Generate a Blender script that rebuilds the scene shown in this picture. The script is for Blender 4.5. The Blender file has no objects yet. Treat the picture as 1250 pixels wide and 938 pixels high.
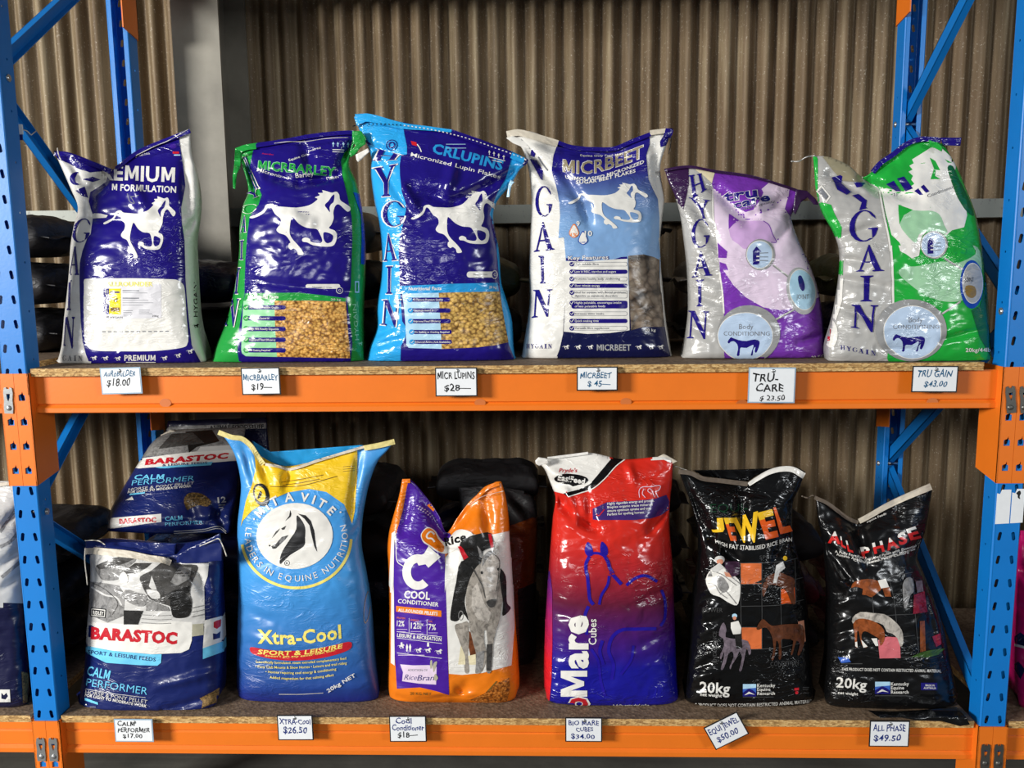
import bpy, bmesh, math, random
import numpy as np
from mathutils import Vector, Matrix, noise
from mathutils.bvhtree import BVHTree
R = math.radians
col = bpy.context.scene.collection
scene = bpy.context.scene
# ------------------------------------------------------------------ camera
F = 1036.5
CAM = Vector((0.082, -2.2306, 1.5806))
def _rot():
    yaw, pit, rol = 0.0312, 0.1382, 0.0106
    c, s = math.cos(yaw), math.sin(yaw)
    A = Matrix(((c, s, 0), (-s, c, 0), (0, 0, 1)))
    c, s = math.cos(pit), math.sin(pit)
    B = Matrix(((1, 0, 0), (0, c, -s), (0, s, c)))
    c, s = math.cos(rol), math.sin(rol)
    D = Matrix(((c, 0, -s), (0, 1, 0), (s, 0, c)))
    return D @ B @ A
MW = _rot()                       # world -> (right, forward, up)
MI = MW.transposed()
cam_d = bpy.data.cameras.new('camera')
cam_d.sensor_width = 36.0
cam_d.lens = F / 1250 * 36
cam_d.clip_start = 0.05
cam = bpy.data.objects.new('camera', cam_d)
rr = Matrix((MW[0], MW[2], -MW[1])).transposed()
cam.matrix_world = Matrix.Translation(CAM) @ rr.to_4x4()
col.objects.link(cam)
scene.camera = cam
# ------------------------------------------------------------------ view, sky, lamps
vs = scene.view_settings
vs.view_transform = 'Standard'
vs.look = 'None'
vs.gamma = 1.0
vs.use_curve_mapping = False
vs.exposure = 0.2
world = bpy.data.worlds.new('shed_daylight')
scene.world = world
world.use_nodes = True
wn = world.node_tree
wbg = wn.nodes['Background']
wbg.inputs[0].default_value = (0.80, 0.90, 1.0, 1)
wbg.inputs[1].default_value = 0.08
def area(name, loc, target, sx, sy, power, colr):
    d = bpy.data.lights.new(name, 'AREA')
    d.shape = 'RECTANGLE'
    d.size, d.size_y = sx, sy
    d.energy = power
    d.color = colr
    o = bpy.data.objects.new(name, d)
    o.location = loc
    o.rotation_euler = (Vector(target) - Vector(loc)).to_track_quat('-Z', 'Y').to_euler()
    col.objects.link(o)
    return o
# daylight through the open roller door (left, ahead of the rack); the second lamp is an added fill for the sack fronts
area('roller_door_daylight', (-6.1, -4.4, 2.6), (0, 0.3, 1.3), 1.8, 1.0, 670, (1.0, 0.985, 0.95))
area('front_fill_lamp', (-2.2, -7.0, 3.3), (0, 0.2, 1.2), 1.6, 0.9, 60, (0.97, 0.98, 1.0))
area('far_door_daylight', (5.2, -6.0, 2.9), (0, 0.2, 1.2), 1.4, 1.0, 130, (0.93, 0.97, 1.0))
# ------------------------------------------------------------------ pixel -> point of the place at depth Y
def ray(x, y):
    return MI @ Vector(((x - 625) / F, 1.0, (469 - y) / F))
def at(x, y, Y):
    d = ray(x, y)
    return CAM + d * ((Y - CAM.y) / d.y)
def to_px(p):
    q = MW @ (Vector(p) - CAM)
    return 625 + F * q.x / q.y, 469 - F * q.z / q.y
# ------------------------------------------------------------------ materials
MATS = {}
def srgb(r, g, b):
    f = lambda c: (c / 255 / 12.92) if c <= 10 else ((c / 255 + 0.055) / 1.055) ** 2.4
    return (f(r), f(g), f(b), 1)
class NT:
    def __init__(s, m):
        s.t = m.node_tree
        s.n = s.t.nodes
        s.b = s.n['Principled BSDF']
    def new(s, typ, **kw):
        o = s.n.new(typ)
        for k, v in kw.items():
            setattr(o, k, v)
        return o
    def link(s, a, b):
        s.t.links.new(a, b)
    def pos(s, scale=(1, 1, 1)):
        g = s.new('ShaderNodeNewGeometry')
        m = s.new('ShaderNodeMapping')
        m.inputs['Scale'].default_value = scale
        s.link(g.outputs['Position'], m.inputs[0])
        return m.outputs[0]
    def noise(s, v, scale, detail=4, rough=0.55, dist=0.0):
        o = s.new('ShaderNodeTexNoise')
        o.inputs['Scale'].default_value = scale
        o.inputs['Detail'].default_value = detail
        o.inputs['Roughness'].default_value = rough
        o.inputs['Distortion'].default_value = dist
        s.link(v, o.inputs['Vector'])
        return o.outputs[0]
    def ramp(s, f, stops):
        o = s.new('ShaderNodeValToRGB')
        e = o.color_ramp.elements
        e[0].position, e[0].color = stops[0]
        e[1].position, e[1].color = stops[-1]
        for p, c in stops[1:-1]:
            k = e.new(p)
            k.color = c
        s.link(f, o.inputs[0])
        return o.outputs[0]
    def mix(s, f, a, b, mode='MIX'):
        o = s.new('ShaderNodeMix', data_type='RGBA', blend_type=mode)
        for v, i in ((f, 0), (a, 6), (b, 7)):
            if hasattr(v, 'links'):
                s.link(v, o.inputs[i])
            else:
                o.inputs[i].default_value = v
        return o.outputs[2]
    def math(s, op, a, b=0.0):
        o = s.new('ShaderNodeMath', operation=op)
        for v, i in ((a, 0), (b, 1)):
            if hasattr(v, 'links'):
                s.link(v, o.inputs[i])
            else:
                o.inputs[i].default_value = v
        return o.outputs[0]
    def bump(s, h, strength, dist):
        o = s.new('ShaderNodeBump')
        o.inputs['Strength'].default_value = strength
        o.inputs['Distance'].default_value = dist
        s.link(h, o.inputs['Height'])
        s.link(o.outputs[0], s.b.inputs['Normal'])
        return o
def newmat(name, rough=0.5, metal=0.0):
    m = bpy.data.materials.new(name)
    m.use_nodes = True
    t = NT(m)
    t.b.inputs['Roughness'].default_value = rough
    t.b.inputs['Metallic'].default_value = metal
    MATS[name] = m
    return m, t
def crinkle(t, strength=0.5):
    """film crinkle shared by all printed plastic: broad puckers + sharp little folds"""
    v = t.pos((1, 1, 1.5))
    a = t.noise(v, 13, 2, 0.45, 0.6)
    b = t.noise(t.pos((14, 14, 36)), 1.0, 3, 0.55, 1.0)
    b = t.math('POWER', t.math('SUBTRACT', 1.0, t.math('ABSOLUTE', t.math('MULTIPLY', t.math('SUBTRACT', b, 0.5), 4.0))), 3.0)
    msk = t.ramp(t.noise(v, 5, 2, 0.5), [(0.45, (0, 0, 0, 1)), (0.62, (1, 1, 1, 1))])
    h = t.math('ADD', t.math('MULTIPLY', a, 0.6), t.math('MULTIPLY', t.math('MULTIPLY', b, msk), 0.16))
    t.bump(h, strength, 0.02)
def film(name, rgb, rough=0.2, k=0.42, metal=0.0):
    """glossy printed sack plastic of one ink colour"""
    if name in MATS:
        return MATS[name]
    m, t = newmat(name, rough, metal)
    v = t.pos()
    n = t.noise(v, 30, 3)
    c = srgb(*rgb)
    dk = tuple(x * 0.88 for x in c[:3]) + (1,)
    t.link(t.mix(n, dk, c), t.b.inputs['Base Color'])
    crinkle(t, k)
    return m
def film2(name, rgb1, rgb2, z0, z1, rough=0.30, k=0.42, mid=None):
    """printed plastic whose ink fades from one colour to another up the sack"""
    m, t = newmat(name, rough)
    g = t.new('ShaderNodeNewGeometry')
    sp = t.new('ShaderNodeSeparateXYZ')
    t.link(g.outputs['Position'], sp.inputs[0])
    f = t.math('DIVIDE', t.math('SUBTRACT', sp.outputs[2], z0), z1 - z0)
    st = [(0.0, srgb(*rgb1)), (1.0, srgb(*rgb2))]
    if mid:
        st.insert(1, (0.5, srgb(*mid)))
    t.link(t.ramp(f, st), t.b.inputs['Base Color'])
    crinkle(t, k)
    return m
def grain(name, scale, c1, c2, c3, stretch=(1, 1, 1.2)):
    """printed picture of grain or flakes"""
    m, t = newmat(name, 0.30)
    v = t.pos(stretch)
    w = t.new('ShaderNodeTexNoise')
    w.inputs['Scale'].default_value = scale * 0.9
    w.inputs['Detail'].default_value = 3
    t.link(v, w.inputs['Vector'])
    ad = t.new('ShaderNodeVectorMath', operation='MULTIPLY_ADD')
    t.link(w.outputs['Color'], ad.inputs[0])
    ad.inputs[1].default_value = (1.1 / scale,) * 3
    t.link(v, ad.inputs[2])
    o = t.new('ShaderNodeTexVoronoi')
    o.inputs['Scale'].default_value = scale
    t.link(ad.outputs[0], o.inputs['Vector'])
    c = t.ramp(o.outputs['Distance'], [(0.0, srgb(*c1)), (0.45, srgb(*c2)), (0.8, srgb(*c3))])
    sp = t.new('ShaderNodeSeparateColor')
    t.link(o.outputs['Color'], sp.inputs[0])
    hv = t.math('ADD', t.math('MULTIPLY', sp.outputs[0], 0.6), 0.65)
    cm = t.new('ShaderNodeCombineColor')
    for i in range(3):
        t.link(hv, cm.inputs[i])
    t.link(t.mix(1.0, c, cm.outputs[0], 'MULTIPLY'), t.b.inputs['Base Color'])
    crinkle(t, 0.5)
    return m
def photo(name, c1, c2, scale=25, stretch=(1, 1, 1), rough=0.3, mid=None):
    """printed photograph area: mottled ink between two colours"""
    m, t = newmat(name, rough)
    n = t.noise(t.pos(stretch), scale, 5, 0.6, 0.5)
    st = [(0.35, srgb(*c1)), (0.65, srgb(*c2))]
    if mid:
        st.insert(1, (0.5, srgb(*mid)))
    t.link(t.ramp(n, st), t.b.inputs['Base Color'])
    crinkle(t, 0.5)
    return m
def mottled(name, rgb, dark=0.62, scale=70, k=0.4, rough=0.25):
    """ink of a printed photograph: coat and cloth mottled light and dark"""
    m, t = newmat(name, rough)
    n = t.noise(t.pos((1, 1, 0.8)), scale, 5, 0.65, 0.8)
    c = srgb(*rgb)
    t.link(t.ramp(n, [(0.3, tuple(x * dark * dark for x in c[:3]) + (1,)), (0.5, tuple(x * 0.9 for x in c[:3]) + (1,)), (0.7, tuple(min(1, x * 1.25) for x in c[:3]) + (1,))]), t.b.inputs['Base Color'])
    crinkle(t, k)
    return m
def paint(name, rgb, rough=0.42, wear=(90, 90, 95), amt=0.72):
    m, t = newmat(name, rough)
    v = t.pos()
    n = t.noise(v, 9, 6, 0.65)
    c = srgb(*rgb)
    d = tuple(x * 0.82 for x in c[:3]) + (1,)
    base = t.mix(n, d, c)
    w = t.noise(t.pos((1, 1, 0.5)), 70, 5, 0.7)
    f = t.ramp(w, [(amt, (0, 0, 0, 1)), (amt + 0.03, (1, 1, 1, 1))])
    t.link(t.mix(f, base, srgb(*wear)), t.b.inputs['Base Color'])
    t.bump(t.noise(v, 120, 2), 0.08, 0.002)
    return m
paint('orange_paint', (240, 122, 30), 0.40, (120, 70, 40), 0.74)
paint('blue_paint', (10, 122, 206), 0.40, (110, 130, 150), 0.75)
paint('dull_metal', (120, 118, 112), 0.38)
paint('silver_metal', (190, 192, 192), 0.32)
MATS['silver_metal'].node_tree.nodes['Principled BSDF'].inputs['Metallic'].default_value = 0.8
MATS['dull_metal'].node_tree.nodes['Principled BSDF'].inputs['Metallic'].default_value = 0.8
paint('galvanised', (124, 127, 120), 0.5, (95, 95, 92), 0.62)
MATS['galvanised'].node_tree.nodes['Principled BSDF'].inputs['Metallic'].default_value = 0.3
def m_corrugated():
    m, t = newmat('weathered_iron', 0.62, 0.15)
    s1 = t.noise(t.pos((26, 26, 1.3)), 1.0, 6, 0.6, 0.3)
    s2 = t.noise(t.pos((1, 1, 1)), 140, 3, 0.6)
    s3 = t.noise(t.pos((1.2, 1.2, 1.0)), 1.6, 4, 0.6)
    c = t.ramp(s1, [(0.28, srgb(78, 64, 46)), (0.5, srgb(122, 104, 78)), (0.72, srgb(164, 148, 118))])
    c = t.mix(t.ramp(s3, [(0.35, (0, 0, 0, 1)), (0.75, (0.7, 0.7, 0.7, 1))]), c, srgb(104, 80, 52))
    c = t.mix(t.ramp(s2, [(0.62, (0, 0, 0, 1)), (0.70, (0.55, 0.55, 0.55, 1))]), c, srgb(205, 196, 178))
    t.link(c, t.b.inputs['Base Color'])
    t.bump(s2, 0.25, 0.002)
m_corrugated()
def m_board(name, c1, c2, c3):
    m, t = newmat(name, 0.75)
    o = t.new('ShaderNodeTexVoronoi')
    o.inputs['Scale'].default_value = 1.0
    t.link(t.pos((110, 110, 260)), o.inputs['Vector'])
    sp = t.new('ShaderNodeSeparateColor')
    t.link(o.outputs['Color'], sp.inputs[0])
    c = t.ramp(sp.outputs[0], [(0.0, srgb(*c1)), (0.55, srgb(*c2)), (1.0, srgb(*c3))])
    t.link(c, t.b.inputs['Base Color'])
    t.bump(o.outputs['Distance'], 0.4, 0.003)
m_board('chipboard_edge', (140, 104, 58), (190, 150, 92), (214, 180, 122))
m_board('chipboard_top', (98, 78, 58), (120, 98, 76), (134, 112, 90))
def m_floor():
    m, t = newmat('concrete', 0.8)
    n = t.noise(t.pos(), 3, 7, 0.65)
    s = t.noise(t.pos((2, 26, 1)), 1.0, 4, 0.6)
    c = t.ramp(n, [(0.3, srgb(66, 65, 60)), (0.7, srgb(94, 92, 85))])
    t.link(t.mix(t.ramp(s, [(0.45, (0, 0, 0, 1)), (0.75, (0.5, 0.5, 0.5, 1))]), c, srgb(54, 52, 48)), t.b.inputs['Base Color'])
    t.bump(n, 0.3, 0.01)
m_floor()
def m_post():
    m, t = newmat('grey_painted_steel', 0.55)
    n = t.noise(t.pos(), 5, 5, 0.6)
    c = t.ramp(n, [(0.3, srgb(118, 113, 102)), (0.7, srgb(146, 141, 128))])
    r = t.noise(t.pos((9, 9, 3)), 1.0, 5, 0.7)
    c = t.mix(t.ramp(r, [(0.70, (0, 0, 0, 1)), (0.74, (0.8, 0.8, 0.8, 1))]), c, srgb(120, 78, 50))
    t.link(c, t.b.inputs['Base Color'])
m_post()
def plain(name, rgb, rough=0.6):
    m, t = newmat(name, rough)
    n = t.noise(t.pos(), 60, 3)
    c = srgb(*rgb)
    t.link(t.mix(n, tuple(x * 0.9 for x in c[:3]) + (1,), c), t.b.inputs['Base Color'])
    return m
plain('card_white', (236, 238, 240), 0.5)
plain('card_black', (22, 22, 24), 0.5)
plain('card_edge_blue', (150, 176, 196), 0.5)
plain('ink_black', (18, 18, 20), 0.5)
plain('ink_blue', (24, 46, 120), 0.5)
plain('ink_teal', (30, 92, 130), 0.5)
plain('string_white', (215, 210, 198), 0.8)
# ------------------------------------------------------------------ objects
def link(o, parent=None):
    col.objects.link(o)
    if parent is not None:
        o.parent = parent
    return o
def tag(o, label=None, cat=None, group=None, kind=None):
    if label: o['label'] = label
    if cat: o['category'] = cat
    if group: o['group'] = group
    if kind: o['kind'] = kind
    return o
def empty(name, loc, label, cat, group=None):
    o = bpy.data.objects.new(name, None)
    o.empty_display_size = 0.05
    o.location = loc
    link(o)
    return tag(o, label, cat, group)
def obj(name, me_or_bm, mats, parent=None, smooth=False):
    """links a mesh given in WORLD coordinates; under a parent it is shifted to the parent's origin"""
    if isinstance(me_or_bm, bmesh.types.BMesh):
        me = bpy.data.meshes.new(name)
        me_or_bm.to_mesh(me)
        me_or_bm.free()
    else:
        me = me_or_bm
    if not isinstance(mats, (list, tuple)):
        mats = [mats]
    for m in mats:
        me.materials.append(MATS[m] if isinstance(m, str) else m)
    o = bpy.data.objects.new(name, me)
    if parent is not None:
        base = Vector((0, 0, 0))
        q = parent
        while q is not None:
            base += q.location
            q = q.parent
        me.transform(Matrix.Translation(-base))
    else:
        # origin at the thing's base centre
        xs = [v.co for v in me.vertices]
        c = Vector(((min(v.x for v in xs) + max(v.x for v in xs)) / 2, (min(v.y for v in xs) + max(v.y for v in xs)) / 2, min(v.z for v in xs)))
        me.transform(Matrix.Translation(-c))
        o.location = c
    if smooth:
        me.shade_smooth()
    return link(o, parent)
def box(bm, x0, x1, y0, y1, z0, z1, mi=0):
    v = [bm.verts.new(p) for p in ((x0, y0, z0), (x1, y0, z0), (x1, y1, z0), (x0, y1, z0), (x0, y0, z1), (x1, y0, z1), (x1, y1, z1), (x0, y1, z1))]
    for f in ((3, 2, 1, 0), (4, 5, 6, 7), (0, 1, 5, 4), (1, 2, 6, 5), (2, 3, 7, 6), (3, 0, 4, 7)):
        bm.faces.new([v[i] for i in f]).material_index = mi
    return v
def prism(bm, prof, x0, x1, mi=0):
    """closed profile of (y, z) run along X"""
    a = [bm.verts.new((x0, y, z)) for y, z in prof]
    b = [bm.verts.new((x1, y, z)) for y, z in prof]
    n = len(prof)
    for i in range(n):
        bm.faces.new((a[i], a[(i + 1) % n], b[(i + 1) % n], b[i])).material_index = mi
    bm.faces.new(a[::-1]).material_index = mi
    bm.faces.new(b).material_index = mi
    bmesh.ops.recalc_face_normals(bm, faces=bm.faces)
def curve_mesh(loops, thick=0.0):
    """flat plate in XY from an outline and holes, optional thickness along Z"""
    c = bpy.data.curves.new('plate', 'CURVE')
    c.dimensions = '2D'
    c.fill_mode = 'BOTH' if thick else 'FRONT'
    c.extrude = thick / 2
    for L in loops:
        s = c.splines.new('POLY')
        s.points.add(len(L) - 1)
        for p, q in zip(s.points, L):
            p.co = (q[0], q[1], 0, 1)
        s.use_cyclic_u = True
    o = bpy.data.objects.new('plate', c)
    t = o.to_mesh()
    vs_ = [v.co.copy() for v in t.vertices]
    fs = [tuple(p.vertices) for p in t.polygons]
    o.to_mesh_clear()
    bpy.data.objects.remove(o)
    bpy.data.curves.remove(c)
    return vs_, fs
def add_vf(bm, vs_, fs, M, mi=0):
    v = [bm.verts.new(M @ p) for p in vs_]
    for f in fs:
        try:
            bm.faces.new([v[i] for i in f]).material_index = mi
        except ValueError:
            pass
def rect(x0, y0, x1, y1):
    return [(x0, y0), (x1, y0), (x1, y1), (x0, y1)]
def circ(cx, cy, rx, ry=None, n=24, a0=0.0):
    ry = rx if ry is None else ry
    return [(cx + rx * math.cos(a0 + 2 * math.pi * i / n), cy + ry * math.sin(a0 + 2 * math.pi * i / n)) for i in range(n)]
def tube(bm, pts, r, n=8, mi=0):
    pts = [Vector(p) for p in pts]
    rings = []
    for i, p in enumerate(pts):
        d = (pts[min(i + 1, len(pts) - 1)] - pts[max(i - 1, 0)]).normalized()
        a = d.orthogonal().normalized()
        b = d.cross(a)
        rings.append([bm.verts.new(p + (a * math.cos(k * 2 * math.pi / n) + b * math.sin(k * 2 * math.pi / n)) * r) for k in range(n)])
    for A, B in zip(rings, rings[1:]):
        best = min(range(n), key=lambda s: (A[0].co - B[s].co).length)
        for k in range(n):
            f = bm.faces.new((A[k], A[(k + 1) % n], B[(k + 1 + best) % n], B[(k + best) % n]))
            f.material_index = mi
            f.smooth = True
    bm.faces.new(rings[0][::-1]).material_index = mi
    bm.faces.new(rings[-1]).material_index = mi
def smooth_loop(pts, n=6):
    P = [np.array(p, float) for p in pts]
    m = len(P)
    out = []
    for i in range(m):
        a, b, c, d = P[i - 1], P[i], P[(i + 1) % m], P[(i + 2) % m]
        for k in range(n):
            t = k / n
            out.append(tuple(0.5 * ((2 * b) + (c - a) * t + (2 * a - 5 * b + 4 * c - d) * t * t + (3 * b - a - 3 * c + d) * t ** 3)))
    return out
# ------------------------------------------------------------------ shed: floor, iron wall, girt, post
HW = 1.295                        # half of the clear width between the uprights
ZF = -0.08
def shed():
    bm = bmesh.new()
    box(bm, -4, 4, -4.0, 1.6, ZF - 0.1, ZF)
    tag(obj('floor', bm, 'concrete'), 'dark grey concrete floor under the rack', 'floor', kind='structure')
    bm = bmesh.new()
    x0, x1, p, a, yw = -2.9, 2.9, 0.0745, 0.018, 1.22
    n = int((x1 - x0) / p * 12)
    zs = [ZF, 0.6, 1.3, 2.0, 2.6, 3.2]
    rows = []
    for z in zs:
        r = []
        for i in range(n + 1):
            x = x0 + (x1 - x0) * i / n
            lap = 0.004 if (int((x + 10) / (p * 10)) % 2) else 0.0
            r.append(bm.verts.new((x, yw - a * math.cos(2 * math.pi * x / p) - lap, z)))
        rows.append(r)
    for A, B in zip(rows, rows[1:]):
        for i in range(n):
            bm.faces.new((A[i], A[i + 1], B[i + 1], B[i])).smooth = True
    o = tag(obj('wall_back', bm, 'weathered_iron'), 'weathered corrugated iron wall behind the rack', 'wall', kind='structure')
    md = o.modifiers.new('sheet', 'SOLIDIFY')
    md.thickness = 0.003
    md.offset = 1
    # horizontal girt: galvanised C section
    bm = bmesh.new()
    z0, z1, y0, y1, t = 1.745, 1.815, 1.11, 1.206, 0.004
    prism(bm, [(y0, z0), (y1, z0), (y1, z0 + t), (y0 + t, z0 + t), (y0 + t, z1 - t), (y1, z1 - t), (y1, z1), (y0, z1)], -2.8, -1.33)
    prism(bm, [(y0, z0), (y1, z0), (y1, z0 + t), (y0 + t, z0 + t), (y0 + t, z1 - t), (y1, z1 - t), (y1, z1), (y0, z1)], -1.135, 2.8)
    tag(obj('trim_1', bm, 'galvanised'), 'galvanised steel girt running along the iron wall', 'wall rail', kind='structure')
    bm = bmesh.new()                                            # portal column: H section, web edge-on
    xa, xb, ya, yb, t = -1.215, -1.045, 0.90, 1.20, 0.012
    box(bm, xa, xb, ya, ya + t, ZF, 3.2)
    box(bm, xa, xb, yb - t, yb, ZF, 3.2)
    box(bm, (xa + xb) / 2 - 0.005, (xa + xb) / 2 + 0.005, ya + t, yb - t, ZF, 3.2)
    tag(obj('trim_2', bm, 'grey_painted_steel'), 'pale grey rust-flecked steel column against the iron wall', 'column', kind='structure')
shed()
# ------------------------------------------------------------------ pallet rack
PITCH = 0.0655
def slot(cx, cy, w, h, lean=0.0):
    r = w / 2
    pts = []
    for k in range(9):
        a = math.pi * k / 8
        pts.append((cx + lean + r * math.cos(a), cy + h / 2 - r + r * math.sin(a)))
    for k in range(9):
        a = math.pi + math.pi * k / 8
        pts.append((cx - lean + r * math.cos(a), cy - h / 2 + r + r * math.sin(a)))
    return pts
def fold(bm, cx, cy, r, a0, a1, z0, z1, t=0.002, n=5):
    """rounded sheet corner in plan"""
    o, i = [], []
    for k in range(n + 1):
        a = a0 + (a1 - a0) * k / n
        o.append((cx + r * math.cos(a), cy + r * math.sin(a)))
        i.append((cx + (r - t) * math.cos(a), cy + (r - t) * math.sin(a)))
    loop = o + i[::-1]
    b0 = [bm.verts.new((x, y, z0)) for x, y in loop]
    b1 = [bm.verts.new((x, y, z1)) for x, y in loop]
    m = len(loop)
    for k in range(m):
        bm.faces.new((b0[k], b0[(k + 1) % m], b1[(k + 1) % m], b1[k])).smooth = k < n
def upright_bm(sx, sy, z0, z1, zh):
    """perforated channel; web at y=0 facing -y (mirrored by sy), centred on x=0, 65 deep"""
    bm = bmesh.new()
    w, d, t, r = 0.036, 0.065, 0.002, 0.006
    holes = []
    k = 0
    z = zh
    while z > z0 + 0.05:
        z -= PITCH
    while z < z1 - 0.03:
        if z > z0 + 0.03:
            holes.append(slot(-0.018, z, 0.010, 0.024, 0.0012))
            holes.append(slot(0.018, z, 0.010, 0.024, -0.0012))
        z += PITCH
    v, f = curve_mesh([rect(-w + r, z0, w - r, z1)] + holes, t)
    add_vf(bm, v, f, Matrix.Translation((0, t / 2, 0)) @ Matrix.Rotation(R(90), 4, 'X'))
    for s in (-1, 1):
        sh = []
        z = zh + PITCH / 2
        while z > z0 + 0.08:
            z -= PITCH * 2
        while z < z1 - 0.03:
            if z > z0 + 0.03:
                sh.append(circ(0.035, z, 0.0035, n=10))
            z += PITCH * 2
        v, f = curve_mesh([rect(r, z0, d - r, z1)] + sh, t)
        M = Matrix.Translation((s * (w - t / 2), 0, 0)) @ Matrix(((0, 0, 1, 0), (1, 0, 0, 0), (0, 1, 0, 0), (0, 0, 0, 1)))
        add_vf(bm, v, f, M)
        fold(bm, s * (w - r), r, r, R(180) if s < 0 else R(-90), R(270) if s < 0 else R(0), z0, z1, t)
        fold(bm, s * (w - r), d - r, r, R(90) if s < 0 else R(0), R(180) if s < 0 else R(90), z0, z1, t)
        xi = s * (w - r)
        box(bm, min(xi, xi - s * 0.012), max(xi, xi - s * 0.012), d - t, d, z0, z1)
    if sy < 0:
        bmesh.ops.scale(bm, vec=(1, -1, 1), verts=bm.verts)
    bmesh.ops.recalc_face_normals(bm, faces=bm.faces)
    return bm
def channel_brace(bm, a, b, w=0.042, d=0.022, t=0.0025, flip=1):
    """C section from a to b in a plane of constant X; open side along +X*flip"""
    a, b = Vector(a), Vector(b)
    u = (b - a).normalized()
    x = Vector((flip, 0, 0))
    n = x.cross(u).normalized()
    def slab(o, e1, l1, e2, l2):
        vv = []
        for p in (a, b):
            q = p + o
            vv.append([bm.verts.new(q), bm.verts.new(q + e1 * l1), bm.verts.new(q + e1 * l1 + e2 * l2), bm.verts.new(q + e2 * l2)])
        A, B = vv
        for i in range(4):
            bm.faces.new((A[i], A[(i + 1) % 4], B[(i + 1) % 4], B[i]))
        bm.faces.new(A[::-1])
        bm.faces.new(B)
    slab(-n * w / 2, n, w, x, t)
    slab(-n * w / 2, n, t, x, d)
    slab(n * (w / 2 - t), n, t, x, d)
    bmesh.ops.recalc_face_normals(bm, faces=bm.faces)
RACK = empty('pallet_rack', (0, 0.4, ZF), 'blue and orange steel pallet rack holding two rows of feed sacks', 'pallet rack')
def rack_frame(side, nodes_front, nodes_back):
    xc = side * (HW + 0.036)
    fr = RACK
    for y, sy in ((0.0, 1), (0.80, -1)):
        bm = upright_bm(0, sy, ZF + 0.004, 3.0, 0.392)
        bmesh.ops.translate(bm, vec=(xc, y, 0), verts=bm.verts)
        u = obj('upright', bm, 'blue_paint', fr)
        fp = bmesh.new()
        box(fp, xc - 0.06, xc + 0.06, min(y - 0.03 * sy, y + 0.095 * sy), max(y - 0.03 * sy, y + 0.095 * sy), ZF, ZF + 0.005)
        obj('foot_plate', fp, 'blue_paint', fr)
    pts = sorted([(z, 0.032) for z in nodes_front] + [(z, 0.768) for z in nodes_back])
    for i, ((z0, y0), (z1, y1)) in enumerate(zip(pts, pts[1:])):
        bm = bmesh.new()
        xo = xc - 0.012 + (0.0 if i % 2 else 0.0)
        d = 0.022
        dz = 0.022
        channel_brace(bm, (xo, y0, z0 + dz), (xo, y1, z1 - dz), flip=1)
        obj('brace', bm, 'blue_paint', fr)
    for z, y in pts:
        bm = bmesh.new()
        tube(bm, [(xc - 0.042, y, z), (xc + 0.042, y, z)], 0.006, 10)
        tube(bm, [(xc - 0.040 , y, z), (xc - 0.036, y, z)], 0.010, 6)
        tube(bm, [(xc + 0.036, y, z), (xc + 0.040, y, z)], 0.010, 6)
        obj('brace_bolt', bm, 'silver_metal', fr)
    return fr
FL = rack_frame(-1, (0.914, 2.08), (0.331, 1.497, 2.663))
FR = rack_frame(1, (0.30, 1.45, 2.62), (0.87, 2.04))
# stickers on the right front upright
bm = bmesh.new()
for a, b in (((1217.5, 598), (1231.5, 640)), ((1236, 597), (1248, 639))):
    p, q = at(a[0], a[1], 0.0), at(b[0], b[1], 0.0)
    v, f = curve_mesh([[(p.x, q.z), (q.x, q.z + 0.002), (q.x, p.z), (p.x + 0.012, p.z), (p.x + 0.008, p.z - 0.012), (p.x, p.z - 0.01)]], 0.0006)
    add_vf(bm, v, f, Matrix.Translation((0, -0.0004, 0)) @ Matrix.Rotation(R(90), 4, 'X'))
obj('paper_sticker', bm, 'card_white', FR)
bm = bmesh.new()
p = at(1243, 604, 0.0)
v, f = curve_mesh([smooth_loop([(-0.006, 0.004), (0.002, 0.011), (0.006, 0.004), (0.003, -0.004), (0.005, -0.012), (-0.001, -0.008), (-0.002, -0.001)], 3)])
add_vf(bm, v, f, Matrix.Translation((p.x, -0.0012, p.z)) @ Matrix.Rotation(R(90), 4, 'X'))
obj('torn_patch', bm, 'ink_black', FR)
def keyhole(cx, cy, s=0.0165):
    h = s * 0.55
    return [(cx - h, cy - h), (cx + h, cy - h), (cx + h, cy + h * 0.7), (cx + h * 0.55, cy + h * 0.75), (cx + h * 0.25, cy + h * 1.9), (cx - h * 0.05, cy + h * 1.1), (cx - h, cy + h * 0.7)]
def end_bracket(bm, bx, side, ytop, zt, sy=1):
    """L-shaped connector at a beam end: half of the upright's face + wrap onto its inner side"""
    t = 0.004
    hl = []
    x0, x1 = (bx - 0.0355, bx + t) if side < 0 else (bx - t, bx + 0.0355)
    for k in range(4):
        hl.append(keyhole(bx + side * 0.018, zt - 0.055 - 0.0675 * k))
    z0, z1 = zt - 0.300, zt + 0.010
    v, f = curve_mesh([rect(x0, z0, x1, z1)] + hl, t)
    add_vf(bm, v, f, Matrix.Translation((0, ytop - sy * t / 2, 0)) @ Matrix.Rotation(R(90), 4, 'X'))
    ya, yb = sorted((ytop, ytop + sy * 0.105))
    xi = sorted((bx, bx - side * t))
    # side plate with a slanting foot
    p = [(ytop - sy * t, z1), (ytop + sy * 0.105, z1), (ytop + sy * 0.105, z0 + 0.018), (ytop - sy * t, z0)]
    A = [bm.verts.new((xi[0], y, z)) for y, z in p]
    B = [bm.verts.new((xi[1], y, z)) for y, z in p]
    for i in range(4):
        bm.faces.new((A[i], A[(i + 1) % 4], B[(i + 1) % 4], B[i]))
    bm.faces.new(A)
    bm.faces.new(B)
    bmesh.ops.recalc_face_normals(bm, faces=bm.faces)
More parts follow.
